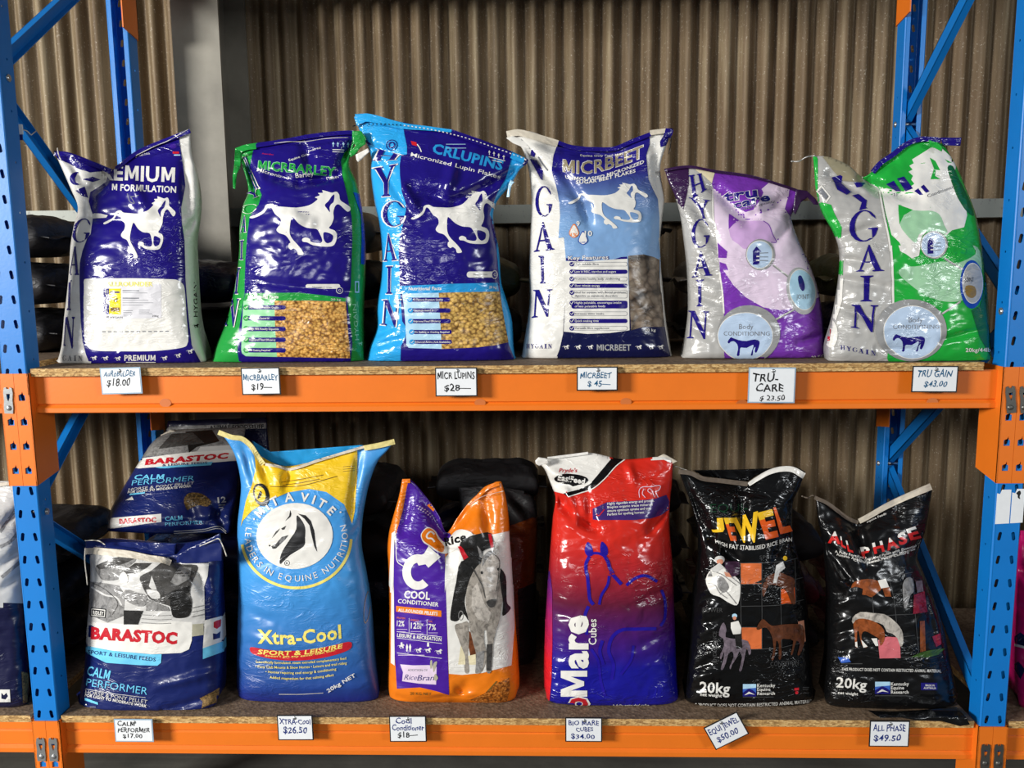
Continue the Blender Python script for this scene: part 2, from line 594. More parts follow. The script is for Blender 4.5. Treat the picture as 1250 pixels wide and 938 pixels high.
def safety_clip(parent, cx, zc, mat, y0=-0.004, tilt=0.0):
    bm = bmesh.new()
    out = [(-0.0115, -0.036), (0.0115, -0.036), (0.013, -0.02), (0.0115, 0.0), (0.013, 0.02), (0.011, 0.034), (0.005, 0.036), (0.004, 0.031), (-0.004, 0.031), (-0.005, 0.036), (-0.011, 0.034), (-0.013, 0.02), (-0.0115, 0), (-0.013, -0.02)]
    hole = [(-0.005, 0.018), (0.005, 0.018), (0.0045, 0.008), (0.0, -0.004), (-0.0035, 0.006)]
    v, f = curve_mesh([out, hole], 0.002)
    M = Matrix.Translation((cx, y0 - 0.0022, zc)) @ Matrix.Rotation(R(90), 4, 'X') @ Matrix.Rotation(tilt, 4, 'Z')
    add_vf(bm, v, f, M)
    o = obj('safety_clip', bm, mat, parent)
    b2 = bmesh.new()
    b2.from_mesh(o.data)
    bmesh.ops.create_uvsphere(b2, u_segments=14, v_segments=8, radius=0.0075, matrix=Matrix.Translation(Vector((cx, y0 - 0.003, zc - 0.021)) - RACK.location - parent.location) @ Matrix.Diagonal((1, 0.6, 1, 1)))
    b2.to_mesh(o.data)
    b2.free()
def beam_profile(y0, zt, sy, grooves):
    h, d = 0.103, 0.05
    pr = [(0, 0)]
    for g in grooves:
        pr += [(0, -g + 0.004), (0.004, -g), (0.0, -g - 0.004)]
    pr += [(0, -h + 0.026), (0.005, -h + 0.022), (-0.003, -h + 0.014), (-0.003, -h + 0.002), (0.0, -h), (d, -h), (d, 0.0)]
    return [(y0 + sy * y, zt + z) for y, z in pr]
def rack_beam(xa, xb, y, zt, sy, label, clips, grooves=(), marks=(), group=None):
    """one beam: stepped box section + a connector at each end"""
    yf = y + sy * 0.025
    bm = bmesh.new()
    prism(bm, beam_profile(yf, zt, sy, grooves), xa + 0.004, xb - 0.004)
    b = obj('rack_beam', bm, 'orange_paint', RACK)
    for s, bx in ((-1, xa), (1, xb)):
        bm = bmesh.new()
        end_bracket(bm, bx, s, y, zt, sy)
        e = obj('end_bracket', bm, 'orange_paint', b)
    for cx, cz, mt, tl in clips:
        safety_clip(b, cx, cz, mt, y - 0.004, tl)
    for i, (px_, py_, rw) in enumerate(marks):
        p = at(px_, py_, yf)
        bm = bmesh.new()
        v, f = curve_mesh([circ(0, 0, rw, rw * 0.75)], 0.0008)
        add_vf(bm, v, f, Matrix.Translation((p.x, yf - 0.0006, p.z)) @ Matrix.Rotation(R(90), 4, 'X'))
        obj('round_sticker', bm, 'old_sticker', b)
    return b
plain('old_sticker', (206, 112, 52), 0.45)
ZU, ZL = 1.297, 0.2965
S2, D2 = 'silver_metal', 'dull_metal'
BW = 0.072
rack_beam(-HW, HW, 0.0, ZU, 1, 'orange rack beam under the upper row of sacks', [(HW + 0.018, ZU - 0.075, D2, 0.12)], (), [(202, 492, 0.016), (586, 492, 0.015), (764, 491, 0.015), (906, 494, 0.017), (1138, 491, 0.015)])
rack_beam(-HW, HW, 0.0, ZL, 1, 'orange rack beam under the lower row of sacks, near the floor', [(-HW - 0.018, ZL - 0.075, S2, -0.03), (HW + 0.018, ZL - 0.075, D2, 0.0)], (0.034,))
rack_beam(-HW, HW, 0.80, ZU, -1, 'orange rear rack beam carrying the back of the upper shelf', [])
rack_beam(-HW, HW, 0.80, ZL, -1, 'orange rear rack beam carrying the back of the lower shelf', [])
rack_beam(-HW, HW, 0.80, 2.665, -1, 'orange rear rack beam at the very top of the picture', [])
rack_beam(-HW, HW, 0.0, 2.665, 1, 'orange front rack beam above the picture', [])
rack_beam(-HW - BW - 2.59, -HW - BW, 0.0, ZU, 1, 'orange beam of the next bay, meeting the left post at upper shelf height', [(-HW - 0.072 + 0.018, ZU - 0.062, S2, -0.05)])
rack_beam(-HW - BW - 2.59, -HW - BW, 0.0, ZL, 1, 'orange beam of the next bay, meeting the left post near the floor', [(-HW - 0.072 + 0.018, ZL - 0.075, S2, -0.03)], (0.034,))
rack_beam(HW + BW, HW + BW + 2.59, 0.0, ZU, 1, 'orange beam of the next bay, meeting the right post at upper shelf height', [(HW + 0.054, ZU - 0.075, D2, 0.1)])
rack_beam(HW + BW, HW + BW + 2.59, 0.0, ZL, 1, 'orange beam of the next bay, meeting the right post near the floor', [(HW + 0.054, ZL - 0.075, D2, 0.02)], (0.034,))
def shelf(x0, x1, z, label, layers=2, y0=0.008):
    s = empty('shelf_board', ((x0 + x1) / 2, 0.4, z), label, 'shelf board')
    n = layers
    t = 0.022 / n
    for k in range(n):
        bm = bmesh.new()
        z_ = z + 0.0006
        zt = z + t * (k + 1) - (0.0004 if k < n - 1 else 0)
        yy = y0 - 0.002 * k
        vv = box(bm, x0, x1, yy, 0.79, z_ + t * k, zt)
        bm.faces.ensure_lookup_table()
        for f in bm.faces:
            if f.normal.z > 0.5 or f.calc_center_median().z > zt - 1e-5:
                f.material_index = 1
        obj('board_sheet', bm, ['chipboard_edge', 'chipboard_top'], s)
    return s
DU, DL = ZU + 0.022, ZL + 0.022
shelf(-HW + 0.006, HW - 0.05, ZU, 'upper chipboard shelf in two sheets, under the row of running-horse sacks')
s_ = shelf(-HW + 0.006, HW - 0.012, ZL, 'lower dusty chipboard shelf under the second row of sacks')
shelf(-HW - BW - 2.58, -HW - BW - 0.012, ZL, 'chipboard shelf of the left neighbouring bay')
shelf(HW + BW + 0.012, HW + BW + 2.58, ZL, 'chipboard shelf of the right neighbouring bay')

# small tag zip-tied to the left frame's brace
bm = bmesh.new()
p, q = at(19, 152, 0.085), at(28, 164, 0.085)
box(bm, p.x, q.x, 0.084, 0.088, q.z, p.z)
tg = obj('hanging_tag', bm, 'card_white')
tag(tg, 'small white and navy tag tied to the left post near the diagonal brace', 'tag')
bm = bmesh.new()
p2, q2 = at(20, 164.4, 0.085), at(27.5, 171, 0.085)
box(bm, p2.x, q2.x, 0.084, 0.088, q2.z, p2.z)
obj('tag_foot', bm, 'ink_blue', tg)
bm = bmesh.new()
tube(bm, [at(27, 158, 0.086), at(33, 160, 0.09), at(38, 165, 0.10), at(44, 160, 0.12)], 0.0016, 6)
obj('cable_tie', bm, 'string_white', tg)

shelf(-HW - BW - 2.58, -HW - BW - 0.012, ZU, 'upper chipboard shelf of the left neighbouring bay')
# ------------------------------------------------------------------ sacks
def catmull(P, m):
    """resample a list of numpy rows smoothly to m rows along the first axis, given knots 0..1"""
    T, V = P
    out = []
    for t in np.linspace(0, 1, m):
        k = max(0, min(len(T) - 2, int(np.searchsorted(T, t, side='right') - 1)))
        h = T[k + 1] - T[k]
        u = (t - T[k]) / h
        def tan(i):
            if i == 0: return (V[1] - V[0]) / (T[1] - T[0])
            if i == len(T) - 1: return (V[-1] - V[-2]) / (T[-1] - T[-2])
            return (V[i + 1] - V[i - 1]) / (T[i + 1] - T[i - 1])
        a, b = tan(k) * h, tan(k + 1) * h
        u2, u3 = u * u, u * u * u
        out.append(V[k] * (2 * u3 - 3 * u2 + 1) + a * (u3 - 2 * u2 + u) + V[k + 1] * (3 * u2 - 2 * u3) + b * (u3 - u2))
    return np.array(out)
def row_points(pts, n):
    """points along an outline row, evenly by chord, softly rounded at the knots"""
    pts = np.array(pts, float)
    if len(pts) == 2:
        return np.array([pts[0] + (pts[1] - pts[0]) * t for t in np.linspace(0, 1, n)])
    d = np.r_[0, np.cumsum(np.hypot(*(pts[1:] - pts[:-1]).T))]
    return catmull((d / d[-1], pts), n)
def pip(x, y, poly):
    c = False
    j = len(poly) - 1
    for i in range(len(poly)):
        xi, yi = poly[i]
        xj, yj = poly[j]
        if (yi > y) != (yj > y) and x < (xj - xi) * (y - yi) / (yj - yi) + xi:
            c = not c
        j = i
    return c
def seg_d(x, y, a, b):
    ax, ay = a
    bx, by = b
    dx, dy = bx - ax, by - ay
    t = max(0, min(1, ((x - ax) * dx + (y - ay) * dy) / (dx * dx + dy * dy + 1e-9)))
    return math.hypot(x - ax - t * dx, y - ay - t * dy), t
STEP = 3.0
class Sack:
    """A filled sack: outline rows (bottom to top) at their own depth, real front/back bulge, folds; artwork is laid on its front skin."""
    def __init__(s, name, label, cat, group, rows, Y, T, zd, base, zones=(), folds=(), lean=0.03, prof=None, pw=None, nu=84, nv=110,
                 puck=1.0, stand=True, extra_dy=None, under=None):
        s.parts, s.boxes = {}, []
        s.low = zd + 0.0007 if stand else -9.0
        s.name = name
        T_ = [0.0]
        mids = [np.mean(np.array(r, float)[:, 1]) for r in rows]
        H = mids[0] - mids[-1]
        T_ = np.array([(mids[0] - m) / H for m in mids])
        for i in range(1, len(T_)):
            T_[i] = max(T_[i], T_[i - 1] + 0.01)
        T_ /= T_[-1]
        G = np.array([row_points(r, nu + 1) for r in rows])
        G = catmull((T_, G), nv + 1)                               # nv+1, nu+1, 2
        prof = prof or [(0, 0.80), (0.05, 1.0), (0.5, 0.95), (0.75, 0.72), (0.9, 0.34), (1, 0.03)]
        pw = pw or [(0, 4.5), (0.25, 2.8), (1, 2.2)]
        lin = lambda tab, v: float(np.interp(v, [a for a, b in tab], [b for a, b in tab]))
        seed = Vector((Y * 31.7 + rows[0][0][0] * 0.37, rows[0][0][1] * 0.11, 5.3))
        s.Y = Y
        front = np.zeros((nv + 1, nu + 1, 3))
        back = np.zeros((nv + 1, nu + 1, 3))
        base_c = at(np.mean(G[0, :, 0]), np.mean(G[0, :, 1]), Y)
        for j in range(nv + 1):
            v = j / nv
            t, p = T * lin(prof, v), lin(pw, v)
            Ys = Y + lean * v ** 1.3 + (lin(extra_dy, v) if extra_dy else 0)
            for i in range(nu + 1):
                fd = 0.0
                x, y = G[j, i]
                c = 2 * i / nu - 1
                f = max(0.0, 1 - abs(c) ** p) ** (1 / p)
                q = seed + Vector((x * 0.02, y * 0.02, 0))
                e = min(1, (1 - abs(c)) * 14) * min(1, v * 18) * min(1, (1 - v) * 12 + 0.15)
                edge = 0.25 + 0.75 * abs(c) ** 3
                d = 0.0045 * noise.noise(q * 1.3) * puck
                d += 0.0028 * puck * edge * noise.noise(seed + Vector((x * 0.035, y * 0.15 + 0.6 * noise.noise(q * 2), 3)))
                d += 0.0016 * puck * noise.noise(seed + Vector((x * 0.11, y * 0.13, 9)))
                for (a, b, w, dep) in folds:
                    dd, tt = seg_d(x, y, a, b)
                    if dd < 3 * w:
                        fd += 1.7 * dep * math.exp(-(dd / w) ** 2) * (0.35 + 0.65 * math.sin(math.pi * min(max(tt, 0.08), 0.92)))
                ef = min(1, (1 - abs(c)) * 14) * min(1, v * 18) * min(1, (1 - v) * 20 + 0.4)
                yy = Ys - t * f + d * e + fd * ef
                P = at(x, y, yy)
                Q = at(x, y, Ys)
                if stand:
                    P.z = max(P.z, zd + 0.0012 + 0.0008 * min(j, 4))
                    Q.z = max(Q.z, zd + 0.0012 + 0.0008 * min(j, 4))
                    if j == 0:
                        P.z = Q.z = zd + 0.0012
                front[j, i] = P
                back[j, i] = (P if i in (0, nu) else (Q.x, max(Ys + t * f + 0.003 * e * noise.noise(q * 2.1), yy + 0.003), Q.z))
                G[j, i] = to_px(P)
        s.G = G
        n1 = 2 * nu
        verts, ring = [], []
        for j in range(nv + 1):
            r = []
            for i in range(nu + 1):
                r.append(len(verts))
                verts.append(front[j, i])
            for i in range(nu - 1, 0, -1):
                r.append(len(verts))
                verts.append(back[j, i])
            ring.append(r)
        base_v = Vector((float(np.mean(front[0, :, 0])), Y, zd if stand else float(np.min(front[:, :, 2]))))
        s.root = empty(name, base_v, label, cat, group)
        s.mats = [base] + [z[0] for z in zones]
        faces, mi = [], []
        zin = [np.array([[pip(G[j, i, 0], G[j, i, 1], z[1]) for i in range(nu + 1)] for j in range(nv + 1)]) for z in zones]
        def zone_of(j, i):
            k = 0
            for n, zi in enumerate(zin):
                if zi[j, i] and zi[j + 1, i] and zi[j, i + 1] and zi[j + 1, i + 1]:
                    k = n + 1
            return k
        zb = np.array([[zone_of(j, i) for i in range(nu)] for j in range(nv)])
        s.fq = []
        for j in range(nv):
            A, B = ring[j], ring[j + 1]
            for k in range(n1):
                k2 = (k + 1) % n1
                faces.append((A[k], A[k2], B[k2], B[k]))
                mi.append(int(zb[j, k] if k < nu else zb[j, n1 - 1 - k]))
        nfront = len(faces)
        for J, rev in ((0, True), (nv, False)):
            r = ring[J]
            for i in range(nu):
                a, b = r[i], r[i + 1]
                c_ = r[n1 - i - 1] if i + 1 < nu else r[nu]
                d_ = r[n1 - i] if i > 0 else r[0]
                q = [a, b, c_, d_]
                q = [x for n, x in enumerate(q) if x not in q[:n]]
                if len(q) < 3: continue
                faces.append(q[::-1] if rev else q)
                mi.append(int(zb[min(J, nv - 1), i]))
        me = bpy.data.meshes.new('shape')
        me.from_pydata([tuple(v) for v in verts], [], faces)
        me.shade_smooth()
        me.update()
        fv = [Vector(v) for v in verts]
        vn = [n.vector.copy() for n in me.vertex_normals]
        s.vn, s.fv = vn, fv
        ff = []
        for j in range(nv):
            for i in range(nu):
                a, b, c_, d_ = ring[j][i], ring[j][i + 1], ring[j + 1][i + 1], ring[j + 1][i]
                ff.append((a, b, c_))
                ff.append((a, c_, d_))
        s.ff = ff
        s.bvh = BVHTree.FromPolygons(fv, ff)
        bpy.data.meshes.remove(me)
        s.shape = (faces, mi)
        s.xy0, s.xy1 = G.reshape(-1, 2).min(0), G.reshape(-1, 2).max(0)
        # exact edges of the ink zones
        for m, poly in zones:
            s.poly('body_ink', m, poly)
    # --- artwork -------------------------------------------------
    def hit(s, x, y):
        d = ray(x, y).normalized()
        h = s.bvh.ray_cast(CAM, d)
        if h[0] is None:
            return None
        a, b, c = s.ff[h[2]]
        A, B, C = s.fv[a], s.fv[b], s.fv[c]
        n0 = (B - A).cross(C - A)
        ar = n0.length or 1e-12
        wa = (B - h[0]).cross(C - h[0]).length / ar
        wb = (C - h[0]).cross(A - h[0]).length / ar
        wc = max(0, 1 - wa - wb)
        n = (s.vn[a] * wa + s.vn[b] * wb + s.vn[c] * wc).normalized()
        if n.dot(d) > 0: n = -n
        return h[0], n
    def lay(s, part, mat, v2, f2, step=None, lift=None):
        """cut a flat figure along a fine grid and lay it on the front skin"""
        step = step or STEP
        bm = bmesh.new()
        vv = [bm.verts.new((x, y, 0)) for x, y in v2]
        for f in f2:
            try: bm.faces.new([vv[i] for i in f])
            except ValueError: pass
        if not bm.faces:
            bm.free()
            return
        xs = [v[0] for v in v2]
        ys = [v[1] for v in v2]
        m = 2.0
        lo = (max(min(xs), s.xy0[0] - m), max(min(ys), s.xy0[1] - m))
        hi = (min(max(xs), s.xy1[0] + m), min(max(ys), s.xy1[1] + m))
        bmesh.ops.triangulate(bm, faces=bm.faces)
        for ax in (0, 1):
            k = math.floor(lo[ax] / step) * step
            while k <= hi[ax] + step:
                co = [0, 0, 0]
                no = [0, 0, 0]
                co[ax], no[ax] = k, 1
                if min(xs if ax == 0 else ys) < k < max(xs if ax == 0 else ys):
                    bmesh.ops.bisect_plane(bm, geom=bm.verts[:] + bm.edges[:] + bm.faces[:], dist=1e-5, plane_co=co, plane_no=no)
                k += step
        bb = (min(xs), min(ys), max(xs), max(ys))
        lv = 1
        for o_ in s.boxes:
            if o_[0] < bb[2] and o_[2] > bb[0] and o_[1] < bb[3] and o_[3] > bb[1]:
                lv = max(lv, o_[4] + 1)
        s.boxes.append(bb + (lv,))
        off = lift if lift is not None else 0.0010 + 0.00030 * lv
        P = s.parts.setdefault(part, dict(v=[], n=[], f=[], m=[], mats=[]))
        if mat not in P['mats']: P['mats'].append(mat)
        mi = P['mats'].index(mat)
        idx = {}
        bm.verts.ensure_lookup_table()
        bm.verts.index_update()
        for v in bm.verts:
            h = s.hit(v.co.x, v.co.y)
            if h is None: continue
            idx[v.index] = len(P['v'])
            q = h[0] + h[1] * off
            q.z = max(q.z, s.low)
            P['v'].append(q)
            P['n'].append(h[1])
        for f in bm.faces:
            q = [v.index for v in f.verts]
            if all(i in idx for i in q):
                g = [idx[i] for i in q]
                if (P['v'][g[0]] - CAM).dot((P['v'][g[1]] - P['v'][g[0]]).cross(P['v'][g[2]] - P['v'][g[0]])) > 0:
                    g = g[::-1]
                P['f'].append(g)
                P['m'].append(mi)
        bm.free()
    def poly(s, part, mat, *loops, **kw):
        loops = [list(L) for L in loops]
        v, f = curve_mesh(loops)
        s.lay(part, mat, [(p.x, p.y) for p in v], f, **kw)
    def spline(s, part, mat, pts, n=6, **kw):
        s.poly(part, mat, smooth_loop(pts, n), **kw)
    def stroke(s, part, mat, pts, w, smooth=True, **kw):
        s.poly(part, mat, stroke_loop(pts, w, smooth), **kw)
    def text(s, part, mat, body, x, y, h, ang=0.0, wid=None, bold=0.0, shear=0.0, align='L', warp=None, squeeze=1.0, lead=1.0, **kw):
        """lettering: baseline start (x, y) in the artwork, cap height h, total width wid"""
        v, f = text_mesh(body, bold, lead)
        if not v: return
        x0, x1 = min(p[0] for p in v), max(p[0] for p in v)
        k = h / 0.70
        kx = k * squeeze if wid is None else wid / (x1 - x0)
        W = (x1 - x0) * kx
        ox = {'L': 0, 'C': -W / 2, 'R': -W}[align]
        ca, sa = math.cos(ang), math.sin(ang)
        out = []
        for px_, py_ in v:
            a = (px_ - x0) * kx + ox + shear * py_ * k
            b = -py_ * k
            if warp:
                b += warp(a / W if W else 0)
            out.append((x + a * ca - b * sa, y + a * sa + b * ca))
        s.lay(part, mat, out, f, **kw)
    def arc_text(s, part, mat, body, cx, cy, rx, ry, a0, a1, h, bold=0.0, inside=False, kern=None, **kw):
        """letters set around an ellipse from angle a0 to a1 (degrees, 0 = right, 90 = up); inside: letters stand with heads to the centre"""
        ws = [char_w(c) for c in body]
        tot = sum(ws)
        acc = 0
        for c, w in zip(body, ws):
            a = R(a0 + (a1 - a0) * (acc + w / 2) / tot)
            acc += w
            if c == ' ': continue
            v, f = text_mesh(c, bold)
            mx = (min(p[0] for p in v) + max(p[0] for p in v)) / 2
            k = h / 0.7
            X, Y_ = cx + rx * math.cos(a), cy - ry * math.sin(a)
            tx, ty = -rx * math.sin(a), -ry * math.cos(a)
            L = math.hypot(tx, ty)
            tx, ty = tx / L, ty / L
            if not inside: tx, ty = -tx, -ty
            ux, uy = ty, -tx                                     # up of the letter
            s.lay(part, mat, [(X + (p[0] - mx) * k * tx + p[1] * k * ux, Y_ + (p[0] - mx) * k * ty + p[1] * k * uy) for p in v], f, **kw)
    def letter(s, part, mat, ch, quad, bold=0.03, top=None, split=0.5, **kw):
        """one plain capital stretched to a quad (top-left, top-right, bottom-right, bottom-left); top: second ink above the split"""
        v, f = text_mesh(ch, bold)
        x0, x1 = min(p[0] for p in v), max(p[0] for p in v)
        y0, y1 = min(p[1] for p in v), max(p[1] for p in v)
        (ax, ay), (bx, by), (cx, cy), (dx, dy) = quad
        def m(u, w):
            w = 1 - w
            return ((1 - u) * (1 - w) * ax + u * (1 - w) * bx + u * w * cx + (1 - u) * w * dx, (1 - u) * (1 - w) * ay + u * (1 - w) * by + u * w * cy + (1 - u) * w * dy)
        n = [((a - x0) / (x1 - x0), (b - y0) / (y1 - y0)) for a, b in v]
        s.lay(part, mat, [m(*p) for p in n], f, **kw)
        if top:
            bm = bmesh.new()
            vv = [bm.verts.new((a, b, 0)) for a, b in n]
            for q in f: bm.faces.new([vv[i] for i in q])
            bmesh.ops.bisect_plane(bm, geom=bm.verts[:] + bm.edges[:] + bm.faces[:], dist=1e-6, plane_co=(0, split, 0), plane_no=(0, 1, 0), clear_inner=True)
            bm.verts.index_update()
            s.lay(part, top, [m(w.co.x, w.co.y) for w in bm.verts], [[w.index for w in q.verts] for q in bm.faces], **kw)
            bm.free()
    def glyph(s, part, mat, ch, quad, **kw):
        """a roman serif capital fitted to a quad: top-left, top-right, bottom-right, bottom-left"""
        (ax, ay), (bx, by), (cx, cy), (dx, dy) = quad
        for loops in SERIF[ch]:
            lp = []
            for L in loops:
                o = []
                for u, v in L:
                    v = 1 - v
                    o.append(((1 - u) * (1 - v) * ax + u * (1 - v) * bx + u * v * cx + (1 - u) * v * dx, (1 - u) * (1 - v) * ay + u * (1 - v) * by + u * v * cy + (1 - u) * v * dy))
                lp.append(o)
            s.poly(part, mat, *lp, **kw)
    def ell(s, part, mat, cx, cy, rx, ry, hole=None, rot=0.0, n=40, **kw):
        def e(a, b):
            c, q = math.cos(rot), math.sin(rot)
            return [(cx + u * c - w * q, cy + u * q + w * c) for u, w in circ(0, 0, a, b, n)]
        L = [e(rx, ry)]
        if hole: L.append(e(*hole))
        s.poly(part, mat, *L, **kw)
    def done(s):
        faces, mi = s.shape
        P = s.parts.pop('body_ink', None)
        vv, nn = [tuple(v) for v in s.fv], [tuple(n) for n in s.vn]
        if P:
            o_, base = len(vv), len(s.mats)
            vv += [tuple(v) for v in P['v']]
            nn += [tuple(n) for n in P['n']]
            faces = faces + [[o_ + i for i in f] for f in P['f']]
            mi = mi + [base + m for m in P['m']]
            s.mats = s.mats + P['mats']
        me = bpy.data.meshes.new('body')
        me.from_pydata(vv, [], faces)
        me.polygons.foreach_set('material_index', mi)
        me.shade_smooth()
        me.normals_split_custom_set_from_vertices(nn)
        obj('body', me, s.mats, s.root)
        for part, P in s.parts.items():
            if not P['f']: continue
            me = bpy.data.meshes.new(part)
            me.from_pydata([tuple(v) for v in P['v']], [], P['f'])
            me.polygons.foreach_set('material_index', P['m'])
            me.shade_smooth()
            me.normals_split_custom_set_from_vertices([tuple(n) for n in P['n']])
            obj(part, me, P['mats'], s.root)
        return s
    def hem(s, mat, pts, w, dy=-0.010, thick=0.0026, name='top_hem', fold=0.0):
        """sewn paper or plastic strip folded over the mouth: a band with its own thickness along traced points"""
        P = row_points(pts, max(16, int(len(pts) * 9)))
        bm = bmesh.new()
        rows = []
        nseg = 4
        for k, (x, y) in enumerate(P):
            a, b = P[max(k - 1, 0)], P[min(k + 1, len(P) - 1)]
            tx, ty = b - a
            L = math.hypot(tx, ty) or 1
            nx, ny = -ty / L, tx / L
            if ny < 0: nx, ny = -nx, -ny
            r = []
            wk = w(k / (len(P) - 1)) if callable(w) else w
            h = None
            for m in range(nseg + 1):
                h = s.hit(x + nx * wk * m / nseg, y + ny * wk * m / nseg) or h
            Yb = s.Y_at(x, y, wk)
            for m in range(nseg + 1):
                q = wk * m / nseg
                hh = s.hit(x + nx * q, y + ny * q)
                Yq = (min(hh[0].y, Yb) if hh else Yb) + dy + 0.0010 * noise.noise(Vector((x * 0.2, m * 0.7, s.Y * 9)))
                r.append(at(x + nx * q, y + ny * q, Yq))
            rows.append(r)
        F_, B_ = [], []
        for r in rows:
            F_.append([bm.verts.new(p) for p in r])
            B_.append([bm.verts.new(p + Vector((0, thick, 0))) for p in r])
        loops = [F_[k] + B_[k][::-1] for k in range(len(rows))]
        n = len(loops[0])
        for A, B in zip(loops, loops[1:]):
            for k in range(n):
                bm.faces.new((A[k], A[(k + 1) % n], B[(k + 1) % n], B[k]))
        bm.faces.new(loops[0][::-1])
        bm.faces.new(loops[-1])
        bmesh.ops.recalc_face_normals(bm, faces=bm.faces)
        return obj(name, bm, mat, s.root)
    def Y_at(s, x, y, w):
        d = np.hypot(s.G[:, :, 0] - x, s.G[:, :, 1] - y)
        j, i = np.unravel_index(np.argmin(d), d.shape)
        return s.fv[j * 2 * (s.G.shape[1] - 1) + i].y
    def string(s, mat, pts, Y, r=0.0016, name='sewing_thread'):
        P = catmull((np.linspace(0, 1, len(pts)), np.array(pts, float)), len(pts) * 6)
        bm = bmesh.new()
        tube(bm, [at(x, y, Y + 0.004 * math.sin(k * 0.7)) for k, (x, y) in enumerate(P)], r, 6)
        return obj(name, bm, mat, s.root)
    def flap(s, mat, outline, Y, name, bend=None, thick=0.003):
        """a loose tag of film: outline traced at depth Y, bent by bend(x, y)"""
        v, f = curve_mesh([outline])
        bm = bmesh.new()
        vv = [bm.verts.new((p.x, p.y, 0)) for p in v]
        for q in f: bm.faces.new([vv[i] for i in q])
        bmesh.ops.triangulate(bm, faces=bm.faces)
        xs, ys = [p[0] for p in outline], [p[1] for p in outline]
        for ax, lo, hi in ((0, min(xs), max(xs)), (1, min(ys), max(ys))):
            k = lo + 3
            while k < hi:
                co, no = [0, 0, 0], [0, 0, 0]
                co[ax], no[ax] = k, 1
                bmesh.ops.bisect_plane(bm, geom=bm.verts[:] + bm.edges[:] + bm.faces[:], dist=1e-5, plane_co=co, plane_no=no)
                k += 3
        for w in bm.verts:
            x, y = w.co.x, w.co.y
            w.co = at(x, y, Y + (bend(x, y) if bend else 0) + 0.004 * noise.noise(Vector((x * 0.08, y * 0.08, Y))))
        r = bmesh.ops.extrude_face_region(bm, geom=bm.faces[:])
        for w in [g for g in r['geom'] if isinstance(g, bmesh.types.BMVert)]:
            w.co.y += thick
        bmesh.ops.recalc_face_normals(bm, faces=bm.faces)
        return obj(name, bm, mat, s.root, True)
def stroke_loop(pts, w, smooth=True):
    P = np.array(pts, float)
    if smooth and len(P) > 2:
        P = catmull((np.linspace(0, 1, len(P)), P), len(P) * 5)
    a, b = [], []
    m = len(P)
    for k in range(m):
        t = P[min(k + 1, m - 1)] - P[max(k - 1, 0)]
        L = math.hypot(*t) or 1
        wk = (w(k / (m - 1)) if callable(w) else w) / 2
        nx, ny = -t[1] / L * wk, t[0] / L * wk
        a.append((P[k][0] + nx, P[k][1] + ny))
        b.append((P[k][0] - nx, P[k][1] - ny))
    return a + b[::-1]
_TM = {}
def _raw(body, bold, lead):
    c = bpy.data.curves.new('lettering', 'FONT')
    c.body, c.size, c.resolution_u, c.offset, c.fill_mode = body, 1, 2, bold, 'FRONT'
    c.space_line = lead
    c.space_character = 1.0 + bold * 1.6
    o = bpy.data.objects.new('lettering', c)
    m = o.to_mesh()
    r = ([(v.co.x, v.co.y) for v in m.vertices], [tuple(p.vertices) for p in m.polygons])
    o.to_mesh_clear()
    bpy.data.objects.remove(o)
    bpy.data.curves.remove(c)
    return r
def _right(body, bold, lead):
    return max((p[0] for p in _raw(body, bold, lead)[0]), default=0.0)
HEAVY_M = [[(0, 0), (0, 1), (0.27, 1), (0.5, 0.42), (0.73, 1), (1, 1), (1, 0), (0.77, 0), (0.77, 0.62), (0.585, 0.12), (0.415, 0.12), (0.23, 0.62), (0.23, 0)]]
def text_mesh(body, bold=0.0, lead=1.0):
    bold = bold * 0.62
    k = (body, bold, lead)
    if k not in _TM:
        v, f = _raw(body, bold, lead)
        if bold > 0.012 and 'M' in body:                        # the fattened face closes up its M: draw a heavy one
            w1 = _right('I', bold, lead)
            for i, ch in enumerate(body):
                if ch != 'M': continue
                xs = _right(body[:i] + 'I', bold, lead) - w1
                xe = _right(body[:i + 1], bold, lead)
                f = [q for q in f if not xs - 0.02 < sum(v[n][0] for n in q) / len(q) < xe + 0.02]
                mv, mf = curve_mesh(HEAVY_M)
                o_ = len(v)
                x0 = xs + 0.07
                v = v + [(x0 + p.x * (xe - x0), p.y * 0.70) for p in mv]
                f = f + [tuple(n + o_ for n in q) for q in mf]
            used = sorted({n for q in f for n in q})
            re_ = {n: i for i, n in enumerate(used)}
            v, f = [v[n] for n in used], [tuple(re_[n] for n in q) for q in f]
        _TM[k] = (v, f)
    return _TM[k]
def char_w(ch):
    if ch == ' ': return 0.32
    v, f = text_mesh(ch)
    return max(p[0] for p in v) - min(p[0] for p in v) + 0.09
def _arc(cx, cy, rx, ry, a0, a1, n=14):
    return [(cx + rx * math.cos(R(a0 + (a1 - a0) * k / n)), cy + ry * math.sin(R(a0 + (a1 - a0) * k / n))) for k in range(n + 1)]
def _stem(x0, x1, s=0.09, y0=0.0, y1=1.0):
    return [(x0 - s, y0), (x1 + s, y0), (x1 + s, y0 + 0.035), (x1, y0 + 0.08), (x1, y1 - 0.08), (x1 + s, y1 - 0.035), (x1 + s, y1), (x0 - s, y1), (x0 - s, y1 - 0.035), (x0, y1 - 0.08), (x0, y0 + 0.08), (x0 - s, y0 + 0.035)]
